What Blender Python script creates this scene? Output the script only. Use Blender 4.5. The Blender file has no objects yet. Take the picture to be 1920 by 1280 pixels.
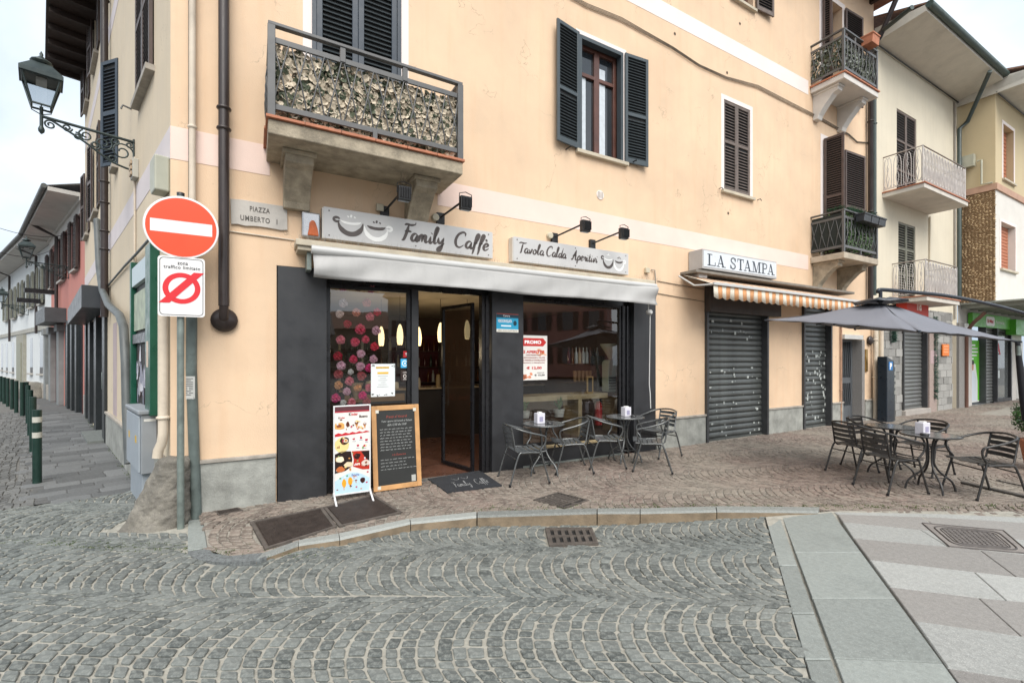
import bpy, math, random
from mathutils import Vector, Matrix, noise
random.seed(7)
R = random.random
def U(a, b): return a + (b - a) * random.random()
S = bpy.context.scene
COL = S.collection
# ---------------------------------------------------------------- camera
cam = bpy.data.objects.new('camera', bpy.data.cameras.new('camera'))
COL.objects.link(cam); S.camera = cam
cam.location = (0, 0, 1.7); cam.rotation_euler = (math.pi / 2, 0, 0)
cam.data.lens = 16; cam.data.sensor_width = 36; cam.data.shift_y = 32 / 1920
cam.data.clip_start = .05; cam.data.clip_end = 500
# ---------------------------------------------------------------- sky and sun
W = bpy.data.worlds.new('World'); S.world = W; W.use_nodes = True
nt = W.node_tree; nt.nodes.clear()
sky = nt.nodes.new('ShaderNodeTexSky'); sky.sky_type = 'NISHITA'; sky.sun_disc = False
SUN_EL, SUN_ROT = math.radians(50), math.radians(166)
sky.sun_elevation = SUN_EL; sky.sun_rotation = SUN_ROT
sky.air_density = 1.0; sky.dust_density = 3.0; sky.ozone_density = 1.0
hs = nt.nodes.new('ShaderNodeHueSaturation'); hs.inputs['Saturation'].default_value = .22; hs.inputs['Value'].default_value = 1.0
bg = nt.nodes.new('ShaderNodeBackground'); bg.inputs['Strength'].default_value = .11
out = nt.nodes.new('ShaderNodeOutputWorld')
ov = nt.nodes.new('ShaderNodeMix'); ov.data_type = 'RGBA'; ov.inputs[0].default_value = .8   # thin uneven veil of cloud over the whole sky
cl = nt.nodes.new('ShaderNodeTexNoise'); cl.inputs['Scale'].default_value = 1.7; cl.inputs['Detail'].default_value = 6; cl.inputs['Distortion'].default_value = .4
tcw = nt.nodes.new('ShaderNodeTexCoord'); nt.links.new(tcw.outputs['Generated'], cl.inputs['Vector'])
cr = nt.nodes.new('ShaderNodeMapRange'); nt.links.new(cl.outputs['Fac'], cr.inputs[0]); cr.inputs[1].default_value = .35; cr.inputs[2].default_value = .62
cm = nt.nodes.new('ShaderNodeMix'); cm.data_type = 'RGBA'; nt.links.new(cr.outputs[0], cm.inputs[0]); cm.inputs[6].default_value = (2.6, 3.4, 4.3, 1); cm.inputs[7].default_value = (6.4, 6.8, 7.2, 1); nt.links.new(cm.outputs[2], ov.inputs[7])
nt.links.new(sky.outputs[0], hs.inputs['Color']); nt.links.new(hs.outputs[0], ov.inputs[6]); nt.links.new(ov.outputs[2], bg.inputs[0]); nt.links.new(bg.outputs[0], out.inputs[0])
sl = bpy.data.lights.new('sun', 'SUN'); sl.energy = 1.9; sl.angle = math.radians(48); sl.color = (1, .95, .88)
so = bpy.data.objects.new('sun', sl); COL.objects.link(so)
sd = Vector((math.sin(SUN_ROT) * math.cos(SUN_EL), math.cos(SUN_ROT) * math.cos(SUN_EL), math.sin(SUN_EL)))
so.rotation_euler = sd.to_track_quat('Z', 'Y').to_euler(); so.location = (0, -5, 20)
S.view_settings.view_transform = 'Standard'; S.view_settings.look = 'None'
S.view_settings.exposure = 1.0; S.view_settings.gamma = 1
S.render.engine = 'CYCLES'
# ---------------------------------------------------------------- frames: surveying helpers (pixel rays met with real planes)
f_, H, HY = 853.0, 1.7, 672.0
class Fr:
    def __init__(s, o, ux, uy):
        l = math.hypot(ux, uy); s.u = (ux / l, uy / l); s.n = (s.u[1], -s.u[0]); s.o = o
        s.a = math.atan2(s.u[1], s.u[0])
    def F(s, px, py, d=0):
        dx = (px - 960) / f_; cx = s.o[0] + d * s.n[0]; cy = s.o[1] + d * s.n[1]; u = s.u
        t = (cx * u[1] - cy * u[0]) / (dx * u[1] - u[0])
        return (t * dx - cx) * u[0] + (t - cy) * u[1], H - (py - HY) / f_ * t
    def X(s, px, d=0): return s.F(px, 0, d)[0]
    def Z(s, px, py, d=0): return s.F(px, py, d)[1]
    def W(s, x, y, z): return Vector((s.o[0] + x * s.u[0] - y * s.n[0], s.o[1] + x * s.u[1] - y * s.n[1], z))
    def sd(s, X, Y):
        a, b = X - s.o[0], Y - s.o[1]
        return a * s.u[0] + b * s.u[1], a * s.n[0] + b * s.n[1]
CZ = f_ * H / 303.3; CC = (-640 / f_ * CZ, CZ)
A = Fr(CC, 1505, 853)          # cafe facade: x to the right, y into the wall
B = Fr(CC, 885, -853)          # side street facade, x negative going away
WD = Fr((0, 0), 1, 0)
E_ = B.W(-13.1, 0, 0)
Pk = Fr((E_.x, E_.y), 1035, -853)    # pink house
E2 = Pk.W(-8.0, 0, 0)
Wh = Fr((E2.x, E2.y), 1150, -853)    # white house
def sm(t): t = max(0, min(1, t)); return t * t * (3 - 2 * t)
DK = [(-9, 0), (-2.7, 0), (-1.62, .055), (-.32, .104), (.94, .13), (1.89, .106), (2.97, .05), (3.4, 0), (99, 0)]
def kerby(x):   # y of the kerb front along x
    P = [(-9, 3.8), (-2.16, 3.84), (-1.65, 4.30), (-1.1, 4.71), (-.38, 4.9), (.94, 5.02), (1.9, 5.04), (3.5, 5.03), (99, 5.03)]
    for (a, b), (c, d) in zip(P, P[1:]):
        if x <= c: return b + (d - b) * (x - a) / (c - a)
    return 5
def dip(x, y):
    for (a, b), (c, d) in zip(DK, DK[1:]):
        if x <= c: v = b + (d - b) * (x - a) / (c - a); break
    t = (kerby(x) - y) / .75
    return -v * math.exp(-t * t) if t > 0 else -v
def walk(x, y):
    s, d = A.sd(x, y)
    if s < -.3: return 0
    return .05 * sm(1 - d / 1.3)
def G(px, py, zf=None):
    z = 0
    for i in range(8):
        t = f_ * (H - z) / (py - HY); x = (px - 960) / f_ * t
        z = zf(x, t) if zf else 0
    return x, t
def inpoly(x, y, P):
    c = False; j = len(P) - 1
    for i in range(len(P)):
        a, b = P[i], P[j]
        if (a[1] > y) != (b[1] > y) and x < (b[0] - a[0]) * (y - a[1]) / (b[1] - a[1]) + a[0]: c = not c
        j = i
    return c
# ---------------------------------------------------------------- materials
MT = {}
def srgb(h):
    h = h.lstrip('#'); c = [int(h[i:i + 2], 16) / 255 for i in (0, 2, 4)]
    return tuple(x / 12.92 if x <= .04045 else ((x + .055) / 1.055) ** 2.4 for x in c)
def mat(name, col, rough=.6, var=.12, scale=6, bump=0, bscale=60, metal=0, col2=None, emit=0, spec=.5, tone=False, streak=0, streakcol=None, speck=0, dirt=0, crack=0, patch=None, smear=None):
    if name in MT: return MT[name]
    m = bpy.data.materials.new(name); m.use_nodes = True; MT[name] = m
    t = m.node_tree; N = t.nodes; L = t.links; p = N['Principled BSDF']
    if isinstance(col, str): col = srgb(col)
    if isinstance(col2, str): col2 = srgb(col2)
    p.inputs['Roughness'].default_value = rough; p.inputs['Metallic'].default_value = metal
    p.inputs['Specular IOR Level'].default_value = spec
    tc = N.new('ShaderNodeTexCoord')
    def nz(sc, det=4, vec=None, rg=.6):
        n = N.new('ShaderNodeTexNoise'); n.inputs['Scale'].default_value = sc; n.inputs['Detail'].default_value = det; n.inputs['Roughness'].default_value = rg
        L.new(vec or tc.outputs['Object'], n.inputs['Vector']); return n.outputs['Fac']
    def mixc(fac, a, b):
        x = N.new('ShaderNodeMix'); x.data_type = 'RGBA'
        if hasattr(fac, 'default_value') or not isinstance(fac, (int, float)): L.new(fac, x.inputs[0])
        else: x.inputs[0].default_value = fac
        for k, c in ((6, a), (7, b)):
            if isinstance(c, tuple): x.inputs[k].default_value = (*c[:3], 1)
            else: L.new(c, x.inputs[k])
        return x.outputs[2]
    def rng(fac, a, b, lo=0, hi=1):
        r = N.new('ShaderNodeMapRange'); L.new(fac, r.inputs[0])
        for k, v in zip((1, 2, 3, 4), (a, b, lo, hi)): r.inputs[k].default_value = v
        return r.outputs[0]
    lo = tuple(c * (1 - var) for c in col); hi = tuple(min(1, c * (1 + var)) for c in (col2 or col))
    c = mixc(rng(nz(scale), .3, .7), lo, hi)
    if tone:
        at = N.new('ShaderNodeAttribute'); at.attribute_name = 'tone'
        c1 = mixc(at.outputs['Fac'], tuple(x * .5 for x in col), tuple(min(1, x * 1.5) for x in (col2 or col)))
        c = mixc(.30, c1, mixc(rng(nz(28, 5), .35, .65), tuple(x * .7 for x in col), tuple(min(1, x * 1.4) for x in col)))
    if streak:
        mp = N.new('ShaderNodeMapping'); mp.inputs['Scale'].default_value = (7, 7, .6); L.new(tc.outputs['Object'], mp.inputs[0])
        c = mixc(rng(nz(1, 5, mp.outputs[0]), .5, .8, 0, streak), c, tuple(streakcol or [x * .6 for x in col]))
    if dirt:
        c = mixc(rng(nz(1.6, 8, rg=.75), .52, .75, 0, dirt), c, tuple(x * .45 for x in col))
    if patch:
        c = mixc(rng(nz(.55, 3), .42, .62), c, patch) if not tone else mixc(rng(nz(.55, 3), .40, .62, 0, .75), c, mixc(at.outputs['Fac'], tuple(x * .75 for x in patch), tuple(min(1, x * 1.25) for x in patch)))
    if smear:
        c = mixc(rng(nz(26, 7, rg=.75), .47, .64, 0, .72), c, smear)
    if crack:
        vo = N.new('ShaderNodeTexVoronoi'); vo.feature = 'DISTANCE_TO_EDGE'; vo.inputs['Scale'].default_value = .55
        wv = N.new('ShaderNodeVectorMath'); wv.operation = 'ADD'; n2 = N.new('ShaderNodeTexNoise'); n2.inputs['Scale'].default_value = 3; n2.inputs['Detail'].default_value = 6; L.new(tc.outputs['Object'], n2.inputs['Vector']); L.new(tc.outputs['Object'], wv.inputs[0]); L.new(n2.outputs['Color'], wv.inputs[1]); L.new(wv.outputs[0], vo.inputs['Vector'])
        k1 = rng(vo.outputs['Distance'], .0, .0045, crack, 0); k2 = rng(nz(1.1, 3), .50, .56); mm = N.new('ShaderNodeMath'); mm.operation = 'MULTIPLY'; L.new(k1, mm.inputs[0]); L.new(k2, mm.inputs[1])
        c = mixc(mm.outputs[0], c, tuple(x * .45 for x in col))
        c = mixc(rng(nz(34, 3), .70, .74, 0, crack), c, tuple(x * .55 for x in col))
        c = mixc(rng(nz(2.2, 7), .60, .66, 0, .16), c, tuple(min(1, x * 1.16) for x in col))
    if speck:
        c = mixc(rng(nz(160, 2), .58, .66, 0, speck), c, tuple(min(1, x * 1.9) for x in col))
        c = mixc(rng(nz(140, 2), .36, .30, 0, speck), c, tuple(x * .35 for x in col))
    L.new(c, p.inputs['Base Color'])
    if rough > .2:
        L.new(rng(nz(scale * 2), .3, .7, max(.05, rough - .12), min(1, rough + .1)), p.inputs['Roughness'])
    if bump:
        b = N.new('ShaderNodeBump'); b.inputs['Strength'].default_value = bump; b.inputs['Distance'].default_value = .01
        L.new(nz(bscale, 6), b.inputs['Height']); L.new(b.outputs[0], p.inputs['Normal'])
    if emit:
        p.inputs['Emission Color'].default_value = (*col, 1); p.inputs['Emission Strength'].default_value = emit
    return m
def plain(col, rough=.6, metal=0, emit=0):
    k = 'print_' + col.strip('#') + ('e' if emit else '') + ('%d' % (rough * 10)) + ('m' if metal else '')
    return mat(k, col, rough, var=.04, scale=20, metal=metal, emit=emit)
def glass(name, tint=(.8, .85, .85), base=.12):
    m = bpy.data.materials.new(name); m.use_nodes = True; t = m.node_tree; N = t.nodes; L = t.links
    N.remove(N['Principled BSDF']); o = N['Material Output']
    tr = N.new('ShaderNodeBsdfTransparent'); tr.inputs[0].default_value = (*tint, 1)
    gl = N.new('ShaderNodeBsdfGlossy'); gl.inputs['Roughness'].default_value = .015
    n = N.new('ShaderNodeTexNoise'); n.inputs['Scale'].default_value = 1.4; tc = N.new('ShaderNodeTexCoord'); L.new(tc.outputs['Object'], n.inputs[0])
    b = N.new('ShaderNodeBump'); b.inputs['Strength'].default_value = .05; b.inputs['Distance'].default_value = .02; L.new(n.outputs[0], b.inputs['Height']); L.new(b.outputs[0], gl.inputs['Normal'])
    fr = N.new('ShaderNodeLayerWeight'); fr.inputs[0].default_value = .40
    mr = N.new('ShaderNodeMapRange'); L.new(fr.outputs['Fresnel'], mr.inputs[0]); mr.inputs[3].default_value = base; mr.inputs[4].default_value = .85
    mx = N.new('ShaderNodeMixShader'); L.new(mr.outputs[0], mx.inputs[0]); L.new(tr.outputs[0], mx.inputs[1]); L.new(gl.outputs[0], mx.inputs[2]); L.new(mx.outputs[0], o.inputs[0])
    return m
# ---------------------------------------------------------------- mesh builder
class MB:
    def __init__(s): s.v = []; s.f = []; s.m = []; s.sm = []; s.tone = []
    def add(s, vs, fs, m=0, smooth=False, tone=0):
        b = len(s.v); s.v += [tuple(p) for p in vs]
        for q in fs: s.f.append(tuple(b + i for i in q)); s.m.append(m); s.sm.append(smooth); s.tone.append(tone)
        return s
    def box(s, x0, x1, y0, y1, z0, z1, m=0, rz=0, c=None):
        if x0 > x1: x0, x1 = x1, x0
        if y0 > y1: y0, y1 = y1, y0
        if z0 > z1: z0, z1 = z1, z0
        v = [(x, y, z) for z in (z0, z1) for x, y in ((x0, y0), (x1, y0), (x1, y1), (x0, y1))]
        if rz:
            cx, cy = c or ((x0 + x1) / 2, (y0 + y1) / 2); k, q = math.cos(rz), math.sin(rz)
            v = [(cx + (x - cx) * k - (y - cy) * q, cy + (x - cx) * q + (y - cy) * k, z) for x, y, z in v]
        return s.add(v, [(3, 2, 1, 0), (4, 5, 6, 7), (0, 1, 5, 4), (1, 2, 6, 5), (2, 3, 7, 6), (3, 0, 4, 7)], m)
    def prism(s, pts, a0, a1, axis='y', m=0, caps=True):
        n = len(pts)
        def P(p, a): return (p[0], a, p[1]) if axis == 'y' else ((a, p[0], p[1]) if axis == 'x' else (p[0], p[1], a))
        v = [P(p, a0) for p in pts] + [P(p, a1) for p in pts]
        fs = [(i, (i + 1) % n, n + (i + 1) % n, n + i) for i in range(n)]
        if caps: fs += [tuple(range(n))[::-1], tuple(range(n, 2 * n))]
        return s.add(v, fs, m)
    def tube(s, pts, r, n=8, m=0, closed=False, caps=True):
        P = [Vector(p) for p in pts]; k = len(P); vs = []; rr = r if isinstance(r, (list, tuple)) else [r] * k
        pn = None
        for i, p in enumerate(P):
            a = P[(i - 1) % k] if (closed or i > 0) else p; b = P[(i + 1) % k] if (closed or i < k - 1) else p
            t = (b - a).normalized()
            if pn is None:
                pn = t.cross(Vector((0, 0, 1)));
                if pn.length < .05: pn = t.cross(Vector((1, 0, 0)))
                pn.normalize()
            else:
                pn = (pn - t * pn.dot(t)); pn.normalize()
            q = t.cross(pn)
            for j in range(n):
                an = 2 * math.pi * j / n; vs.append(p + rr[i] * (math.cos(an) * pn + math.sin(an) * q))
        fs = []
        for i in range(k if closed else k - 1):
            a = i * n; b = ((i + 1) % k) * n
            for j in range(n): fs.append((a + j, a + (j + 1) % n, b + (j + 1) % n, b + j))
        s.add(vs, fs, m, True)
        if caps and not closed:
            s.add(vs[:n], [tuple(range(n))[::-1]], m); s.add(vs[-n:], [tuple(range(n))], m)
        return s
    def lathe(s, prof, cx=0, cy=0, n=16, m=0, cz=0, axis='z'):
        vs = []
        for r, z in prof:
            for j in range(n):
                a = 2 * math.pi * j / n; x, y = r * math.cos(a), r * math.sin(a)
                vs.append((cx + x, cy + y, cz + z) if axis == 'z' else (cx + x, cy + z, cz + y))
        fs = [(i * n + j, i * n + (j + 1) % n, (i + 1) * n + (j + 1) % n, (i + 1) * n + j) for i in range(len(prof) - 1) for j in range(n)]
        s.add(vs, fs, m, True); s.add(vs[:n], [tuple(range(n))], m); s.add(vs[-n:], [tuple(range(n))], m)
        return s
    def quad(s, a, b, c, d, m=0): return s.add([a, b, c, d], [(0, 1, 2, 3)], m)
    def ring(s, x0, x1, z0, z1, w, y0, y1, m=0):   # rectangular frame in the x-z plane
        s.box(x0, x0 + w, y0, y1, z0, z1, m); s.box(x1 - w, x1, y0, y1, z0, z1, m)
        s.box(x0 + w, x1 - w, y0 + .001, y1 - .001, z0, z0 + w, m); return s.box(x0 + w, x1 - w, y0 + .001, y1 - .001, z1 - w, z1, m)
    def wall(s, x0, x1, z0, z1, ops, y=0, depth=.3, m=0, rm=None):
        xs = sorted({x0, x1} | {o[0] for o in ops} | {o[1] for o in ops}); zs = sorted({z0, z1} | {o[2] for o in ops} | {o[3] for o in ops})
        for i in range(len(xs) - 1):
            for j in range(len(zs) - 1):
                cx, cz = (xs[i] + xs[i + 1]) / 2, (zs[j] + zs[j + 1]) / 2
                if any(o[0] < cx < o[1] and o[2] < cz < o[3] for o in ops): continue
                s.quad((xs[i], y, zs[j]), (xs[i + 1], y, zs[j]), (xs[i + 1], y, zs[j + 1]), (xs[i], y, zs[j + 1]), m)
        k = m if rm is None else rm
        for o in ops:
            a, b, c, d = o[:4]; D = y + (o[4] if len(o) > 4 else depth)
            s.quad((a, y, c), (a, y, d), (a, D, d), (a, D, c), k); s.quad((b, y, d), (b, y, c), (b, D, c), (b, D, d), k)
            s.quad((a, y, d), (b, y, d), (b, D, d), (a, D, d), k); s.quad((b, y, c), (a, y, c), (a, D, c), (b, D, c), k)
        return s
    def mesh(s, name, mats, off=(0, 0, 0), tone=False):
        me = bpy.data.meshes.new(name); o = off
        me.from_pydata([(x - o[0], y - o[1], z - o[2]) for x, y, z in s.v], [], s.f)
        for m in (mats if isinstance(mats, (list, tuple)) else [mats]): me.materials.append(m)
        me.polygons.foreach_set('material_index', s.m); me.polygons.foreach_set('use_smooth', s.sm)
        if tone:
            a = me.attributes.new('tone', 'FLOAT', 'FACE'); a.data.foreach_set('value', s.tone)
        me.update(); return me
def link(name, me, parent=None, loc=(0, 0, 0), rz=0):
    o = bpy.data.objects.new(name, me); COL.objects.link(o); o.parent = parent; o.location = loc; o.rotation_euler = (0, 0, rz); return o
class Th:
    def __init__(s, name, label, cat=None, fr=WD, loc=(0, 0, 0), group=None, kind=None, rz=0):
        o = bpy.data.objects.new(name, None); COL.objects.link(o); s.o = o; s.off = Vector(loc); s.fr = fr
        o.location = fr.W(*loc) if fr is not WD else Vector(loc); o.rotation_euler = (0, 0, fr.a + rz); o.empty_display_size = .2
        if kind: o['kind'] = kind
        if label: o['label'] = label
        if cat: o['category'] = cat
        if group: o['group'] = group
    def part(s, name, mb, m, parent=None, label=None, kind=None, tone=False, bev=0):
        o = link(name, mb.mesh(name, m, s.off, tone), parent or s.o)
        if label: o['label'] = label
        if kind: o['kind'] = kind
        if bev: bevel(o, bev)
        return o
    def hold(s, name, parent=None, label=None):
        o = link(name, None, parent or s.o)
        if label: o['label'] = label
        return o
    def pc(s, name, me, loc, parent=None, rz=0):
        return link(name, me, parent or s.o, Vector(loc) - s.off, rz)
def bevel(o, w, seg=2):
    b = o.modifiers.new('bevel', 'BEVEL'); b.width = w; b.segments = seg; b.limit_method = 'ANGLE'; b.angle_limit = .6
    return o
def solo(name, label, cat, fr, loc, mb, m, group=None, kind=None, bev=0, tone=False):
    o = link(name, mb.mesh(name, m, Vector(loc), tone)); o.location = fr.W(*loc) if fr is not WD else Vector(loc); o.rotation_euler = (0, 0, fr.a)
    if label: o['label'] = label
    if cat: o['category'] = cat
    if group: o['group'] = group
    if kind: o['kind'] = kind
    if bev: bevel(o, bev)
    return o
# ---------------------------------------------------------------- lettering
TX = {}
def txt_mesh(s, bold=0, shear=0, sp=1.0):
    k = (s, bold, shear, sp)
    if k in TX: return TX[k]
    c = bpy.data.curves.new('t', 'FONT'); c.body = s; c.offset = bold; c.shear = shear; c.space_character = sp; c.resolution_u = 3
    o = bpy.data.objects.new('t', c); COL.objects.link(o); 
    me = bpy.data.meshes.new_from_object(o); bpy.data.objects.remove(o)
    v = [tuple(p.co) for p in me.vertices]; fs = [tuple(p.vertices) for p in me.polygons]; bpy.data.meshes.remove(me)
    x0 = min(p[0] for p in v); x1 = max(p[0] for p in v); y0 = min(p[1] for p in v); y1 = max(p[1] for p in v)
    TX[k] = ([((p[0] - x0) / (x1 - x0), (p[1] - y0) / (y1 - y0)) for p in v], fs); return TX[k]
def put(mb, s, x0, x1, z0, z1, y, m=0, bold=0, shear=0, sp=1.0, warp=None):
    v, fs = txt_mesh(s, bold, shear, sp)
    P = [(x0 + a * (x1 - x0), y, z0 + b * (z1 - z0)) for a, b in v]
    if warp: P = [warp(*p) for p in P]
    mb.add(P, fs, m)
def smooth(pts, n=5):
    P = [Vector((*p, 0)) if len(p) == 2 else Vector(p) for p in pts]; out = []
    for i in range(len(P) - 1):
        a = P[max(0, i - 1)]; b = P[i]; c = P[i + 1]; d = P[min(len(P) - 1, i + 2)]
        for k in range(n):
            t = k / n; out.append(.5 * ((2 * b) + (c - a) * t + (2 * a - 5 * b + 4 * c - d) * t * t + (3 * b - a - 3 * c + d) * t ** 3))
    out.append(P[-1]); return out
def stroke(mb, pts, w, y, m=0, cap=.25, n=5, warp=None, nib=0):   # flat brush stroke in the x-z plane
    P = smooth(pts, n); k = len(P); L = []; Rr = []
    for i, p in enumerate(P):
        t = (P[min(k - 1, i + 1)] - P[max(0, i - 1)]); t = t.normalized() if t.length else Vector((1, 0, 0))
        e = min(1, cap + (1 - cap) * min(i, k - 1 - i) / max(1, k * .22)); ww = w * e * (1 - nib * abs(t.x)) / 2
        q = Vector((-t.y, t.x, 0)) * ww; L.append(p + q); Rr.append(p - q)
    vs = [(a.x, y, a.y) for a in L] + [(a.x, y, a.y) for a in Rr]
    if warp: vs = [warp(*v) for v in vs]
    mb.add(vs, [(i, i + 1, k + i + 1, k + i) for i in range(k - 1)], m)
# brush script: each letter (advance, strokes) on x-height .42, cap height 1
SC = {
 'F': (.62, [[(.16, .86), (.3, .93), (.55, .9), (.85, .97)], [(.42, .92), (.34, .5), (.2, .05), (.06, -.02)], [(.2, .5), (.4, .53), (.62, .52)]]),
 'a': (.46, [[(.38, .36), (.25, .44), (.1, .34), (.04, .14), (.12, .0), (.26, .08), (.38, .36)], [(.39, .4), (.33, .12), (.38, .0), (.5, .1)]]),
 'm': (.68, [[(.06, .4), (.04, .0)], [(.06, .2), (.16, .4), (.26, .38), (.25, .2), (.23, .0)], [(.25, .2), (.36, .4), (.46, .38), (.45, .15), (.5, .0), (.66, .12)]]),
 'i': (.26, [[(.1, .4), (.06, .12), (.1, .0), (.26, .12)], [(.13, .56), (.16, .6)]]),
 'l': (.30, [[(.0, .1), (.16, .5), (.26, .9), (.2, .98), (.12, .75), (.08, .2), (.14, .0), (.3, .12)]]),
 'y': (.46, [[(.06, .4), (.05, .18), (.14, .06), (.28, .16), (.38, .4)], [(.4, .42), (.34, .0), (.22, -.36), (.08, -.4), (.08, -.24), (.3, -.06), (.46, .1)]]),
 'C': (.72, [[(.66, .72), (.66, .9), (.5, .96), (.24, .78), (.1, .42), (.16, .08), (.38, -.02), (.62, .16)]]),
 'f': (.34, [[(.0, .06), (.2, .4), (.36, .84), (.32, .98), (.22, .86), (.14, .4), (.06, -.2), (.0, -.36)], [(.04, .36), (.3, .4)]]),
 'e': (.40, [[(.06, .16), (.26, .26), (.3, .38), (.2, .44), (.06, .28), (.06, .06), (.18, .0), (.38, .14)]]),
 'T': (.60, [[(.0, .84), (.2, .94), (.5, .9), (.8, .96)], [(.42, .9), (.34, .5), (.26, .04), (.14, -.02)]]),
 'v': (.42, [[(.04, .4), (.1, .2), (.12, .0), (.26, .2), (.32, .42), (.42, .36)]]),
 'o': (.44, [[(.22, .42), (.06, .3), (.06, .06), (.2, .0), (.34, .16), (.3, .38), (.2, .42), (.3, .34), (.44, .36)]]),
 'd': (.48, [[(.36, .34), (.24, .42), (.08, .32), (.04, .12), (.12, .0), (.26, .1), (.38, .4), (.5, .96)], [(.42, .7), (.34, .14), (.38, .0), (.48, .1)]]),
 'A': (.72, [[(-.05, .1), (.1, .0), (.34, .5), (.56, .98)], [(.56, .98), (.5, .5), (.52, .0), (.66, .06)], [(.1, .36), (.36, .44), (.62, .4)]]),
 'p': (.46, [[(.1, .42), (.04, -.05), (.0, -.4)], [(.08, .2), (.22, .42), (.36, .34), (.32, .1), (.18, .0), (.08, .08)], [(.3, .06), (.46, .14)]]),
 'r': (.36, [[(.04, .1), (.12, .42), (.14, .34), (.28, .36), (.24, .12), (.28, .0), (.38, .12)]]),
 't': (.30, [[(.18, .78), (.1, .3), (.1, .04), (.16, .0), (.3, .12)], [(.0, .42), (.3, .46)]]),
 ' ': (.34, []), '`': (0, [[(-.28, .72), (-.16, .58)]]), 'n': (.46, [[(.06, .4), (.04, .0)], [(.06, .2), (.18, .4), (.3, .36), (.28, .1), (.32, .0), (.46, .12)]]),
}
def script(mb, s, x0, x1, z0, h, y, w, m=0, slant=.22, nib=.35):
    tot = sum(SC[c][0] for c in s); k = (x1 - x0) / tot; x = 0
    for c in s:
        for st in SC[c][1]: stroke(mb, [(x0 + (x + a + slant * b * h / k * .5) * k, z0 + b * h) for a, b in st], w, y, m, nib=nib)
        x += SC[c][0]
def cups(mb, x, z, w, h, y, md, ml):   # two smiling cups
    t = w * .045
    def arc(cx, r, ry, a0, a1, zc, n=7): return [(cx + r * math.cos(math.radians(a0 + (a1 - a0) * i / n)), zc + ry * math.sin(math.radians(a0 + (a1 - a0) * i / n))) for i in range(n + 1)]
    stroke(mb, arc(x + w * .28, w * .21, h * .62, 185, 358, z + h * .72), t * 1.9, y, md, .15, 3)
    stroke(mb, arc(x + w * .28, w * .18, h * .16, 200, 345, z + h * .78), t * .9, y, ml, .2, 3)
    stroke(mb, arc(x + w * .05, w * .05, h * .1, 20, 330, z + h * .74), t, y, md, .6, 3)
    stroke(mb, arc(x + w * .72, w * .21, h * .62, 182, 352, z + h * .62), t * 1.7, y, ml, .15, 3)
    stroke(mb, arc(x + w * .72, w * .17, h * .16, 200, 345, z + h * .7), t * 1.2, y, md, .2, 3)
    stroke(mb, arc(x + w * .95, w * .05, h * .1, -150, 160, z + h * .62), t, y, ml, .6, 3)
    for cx, mm, dz in ((.28, ml, .1), (.72, md, 0)):
        for k, e in ((-.05, .02), (0, .1), (.06, .02)): stroke(mb, [(x + w * (cx + k), z + h * (.82 + dz)), (x + w * (cx + k + .015), z + h * (.86 + dz + e))], t * .9, y, mm, .6, 2)
# ================================================================ MATERIALS
stucco = mat('cream_stucco', (.71, .52, .355), .85, .10, .9, .35, 70, streak=.4, streakcol=(.66, .42, .25), dirt=.10, crack=.7)
stucco2 = mat('side_stucco', (.62, .52, .385), .85, .06, .9, .35, 70, crack=.6, streak=.4, streakcol=(.52, .42, .3), dirt=.06)
band = mat('pink_band', (.80, .62, .54), .85, .05, 2, .2, 90)
bandv = mat('pale_trim', (.78, .70, .66), .85, .04, 2, .1, 90)
plinthm = mat('plinth_render', (.29, .295, .27), .9, .3, 5, .6, 50, dirt=.4, streak=.35, streakcol=(.14, .14, .12), speck=.3)
plcap = mat('plinth_cap', (.34, .31, .27), .85, .25, 8, .4, 40)
stonec = mat('corbel_stone', (.34, .29, .215), .9, .35, 7, .9, 30, dirt=.75, speck=.3)
graykerb = mat('kerb_granite', (.24, .25, .235), .8, .2, 12, .5, 60, speck=.5, tone=True)
kerbside = mat('kerb_face', (.215, .165, .11), .9, .3, 6, .7, 40, dirt=.5)
dkpanel = mat('anthracite_panel', (.028, .029, .032), .45, .2, 2.5, .1, 14, dirt=.4, streak=.3, streakcol=(.045, .045, .047))
black = mat('black_metal', (.011, .011, .013), .35, .2, 8)
navy = mat('navy_shutter', (.03, .043, .06), .45, .15, 3)
navy2 = mat('slate_shutter', (.05, .064, .072), .45, .15, 3)
navyslat = mat('shutter_slat', (.03, .04, .045), .5, .15, 3)
brown = mat('brown_shutter', (.075, .05, .042), .55, .25, 6, .2, 40)
brownl = mat('faded_brown_shutter', (.14, .11, .095), .65, .3, 8, .3, 40, dirt=.3)
brownd = mat('brown_slat', (.05, .032, .026), .6, .2, 6)
greyg = mat('grey_green_shutter', (.17, .17, .13), .6, .2, 6)
woodf = mat('window_wood', (.10, .042, .03), .4, .25, 5)
winglass = mat('dark_pane', (.02, .025, .03), .03, .1, 2, spec=.9)
wstrip = mat('pale_pane_strip', (.55, .6, .64), .7, .1, 14)
pipe = mat('brown_downpipe', (.034, .024, .022), .4, .2, 3)
pipeg = mat('green_downpipe', (.05, .07, .065), .45, .2, 3)
pipec = mat('cream_pipe', (.58, .5, .4), .6, .12, 5, dirt=.5)
greypipe = mat('grey_pipe', (.09, .10, .10), .5, .25, 5)
galv = mat('galvanised', (.20, .235, .215), .5, .28, 6, .15, 60, metal=.35, dirt=.3)
railm = mat('rail_paint', (.10, .10, .10), .45, .15, 5)
terr = mat('terracotta', (.42, .16, .085), .7, .2, 10)
leafb = mat('screen_leaf_back', (.50, .42, .31), .8, .3, 14, col2=(.62, .54, .42))
leafg = mat('screen_leaf_green', (.035, .06, .03), .6, .3, 14, col2=(.09, .1, .06))
alu = mat('sign_aluminium', (.52, .515, .51), .4, .05, 1.5, metal=0, dirt=.08)
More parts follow.
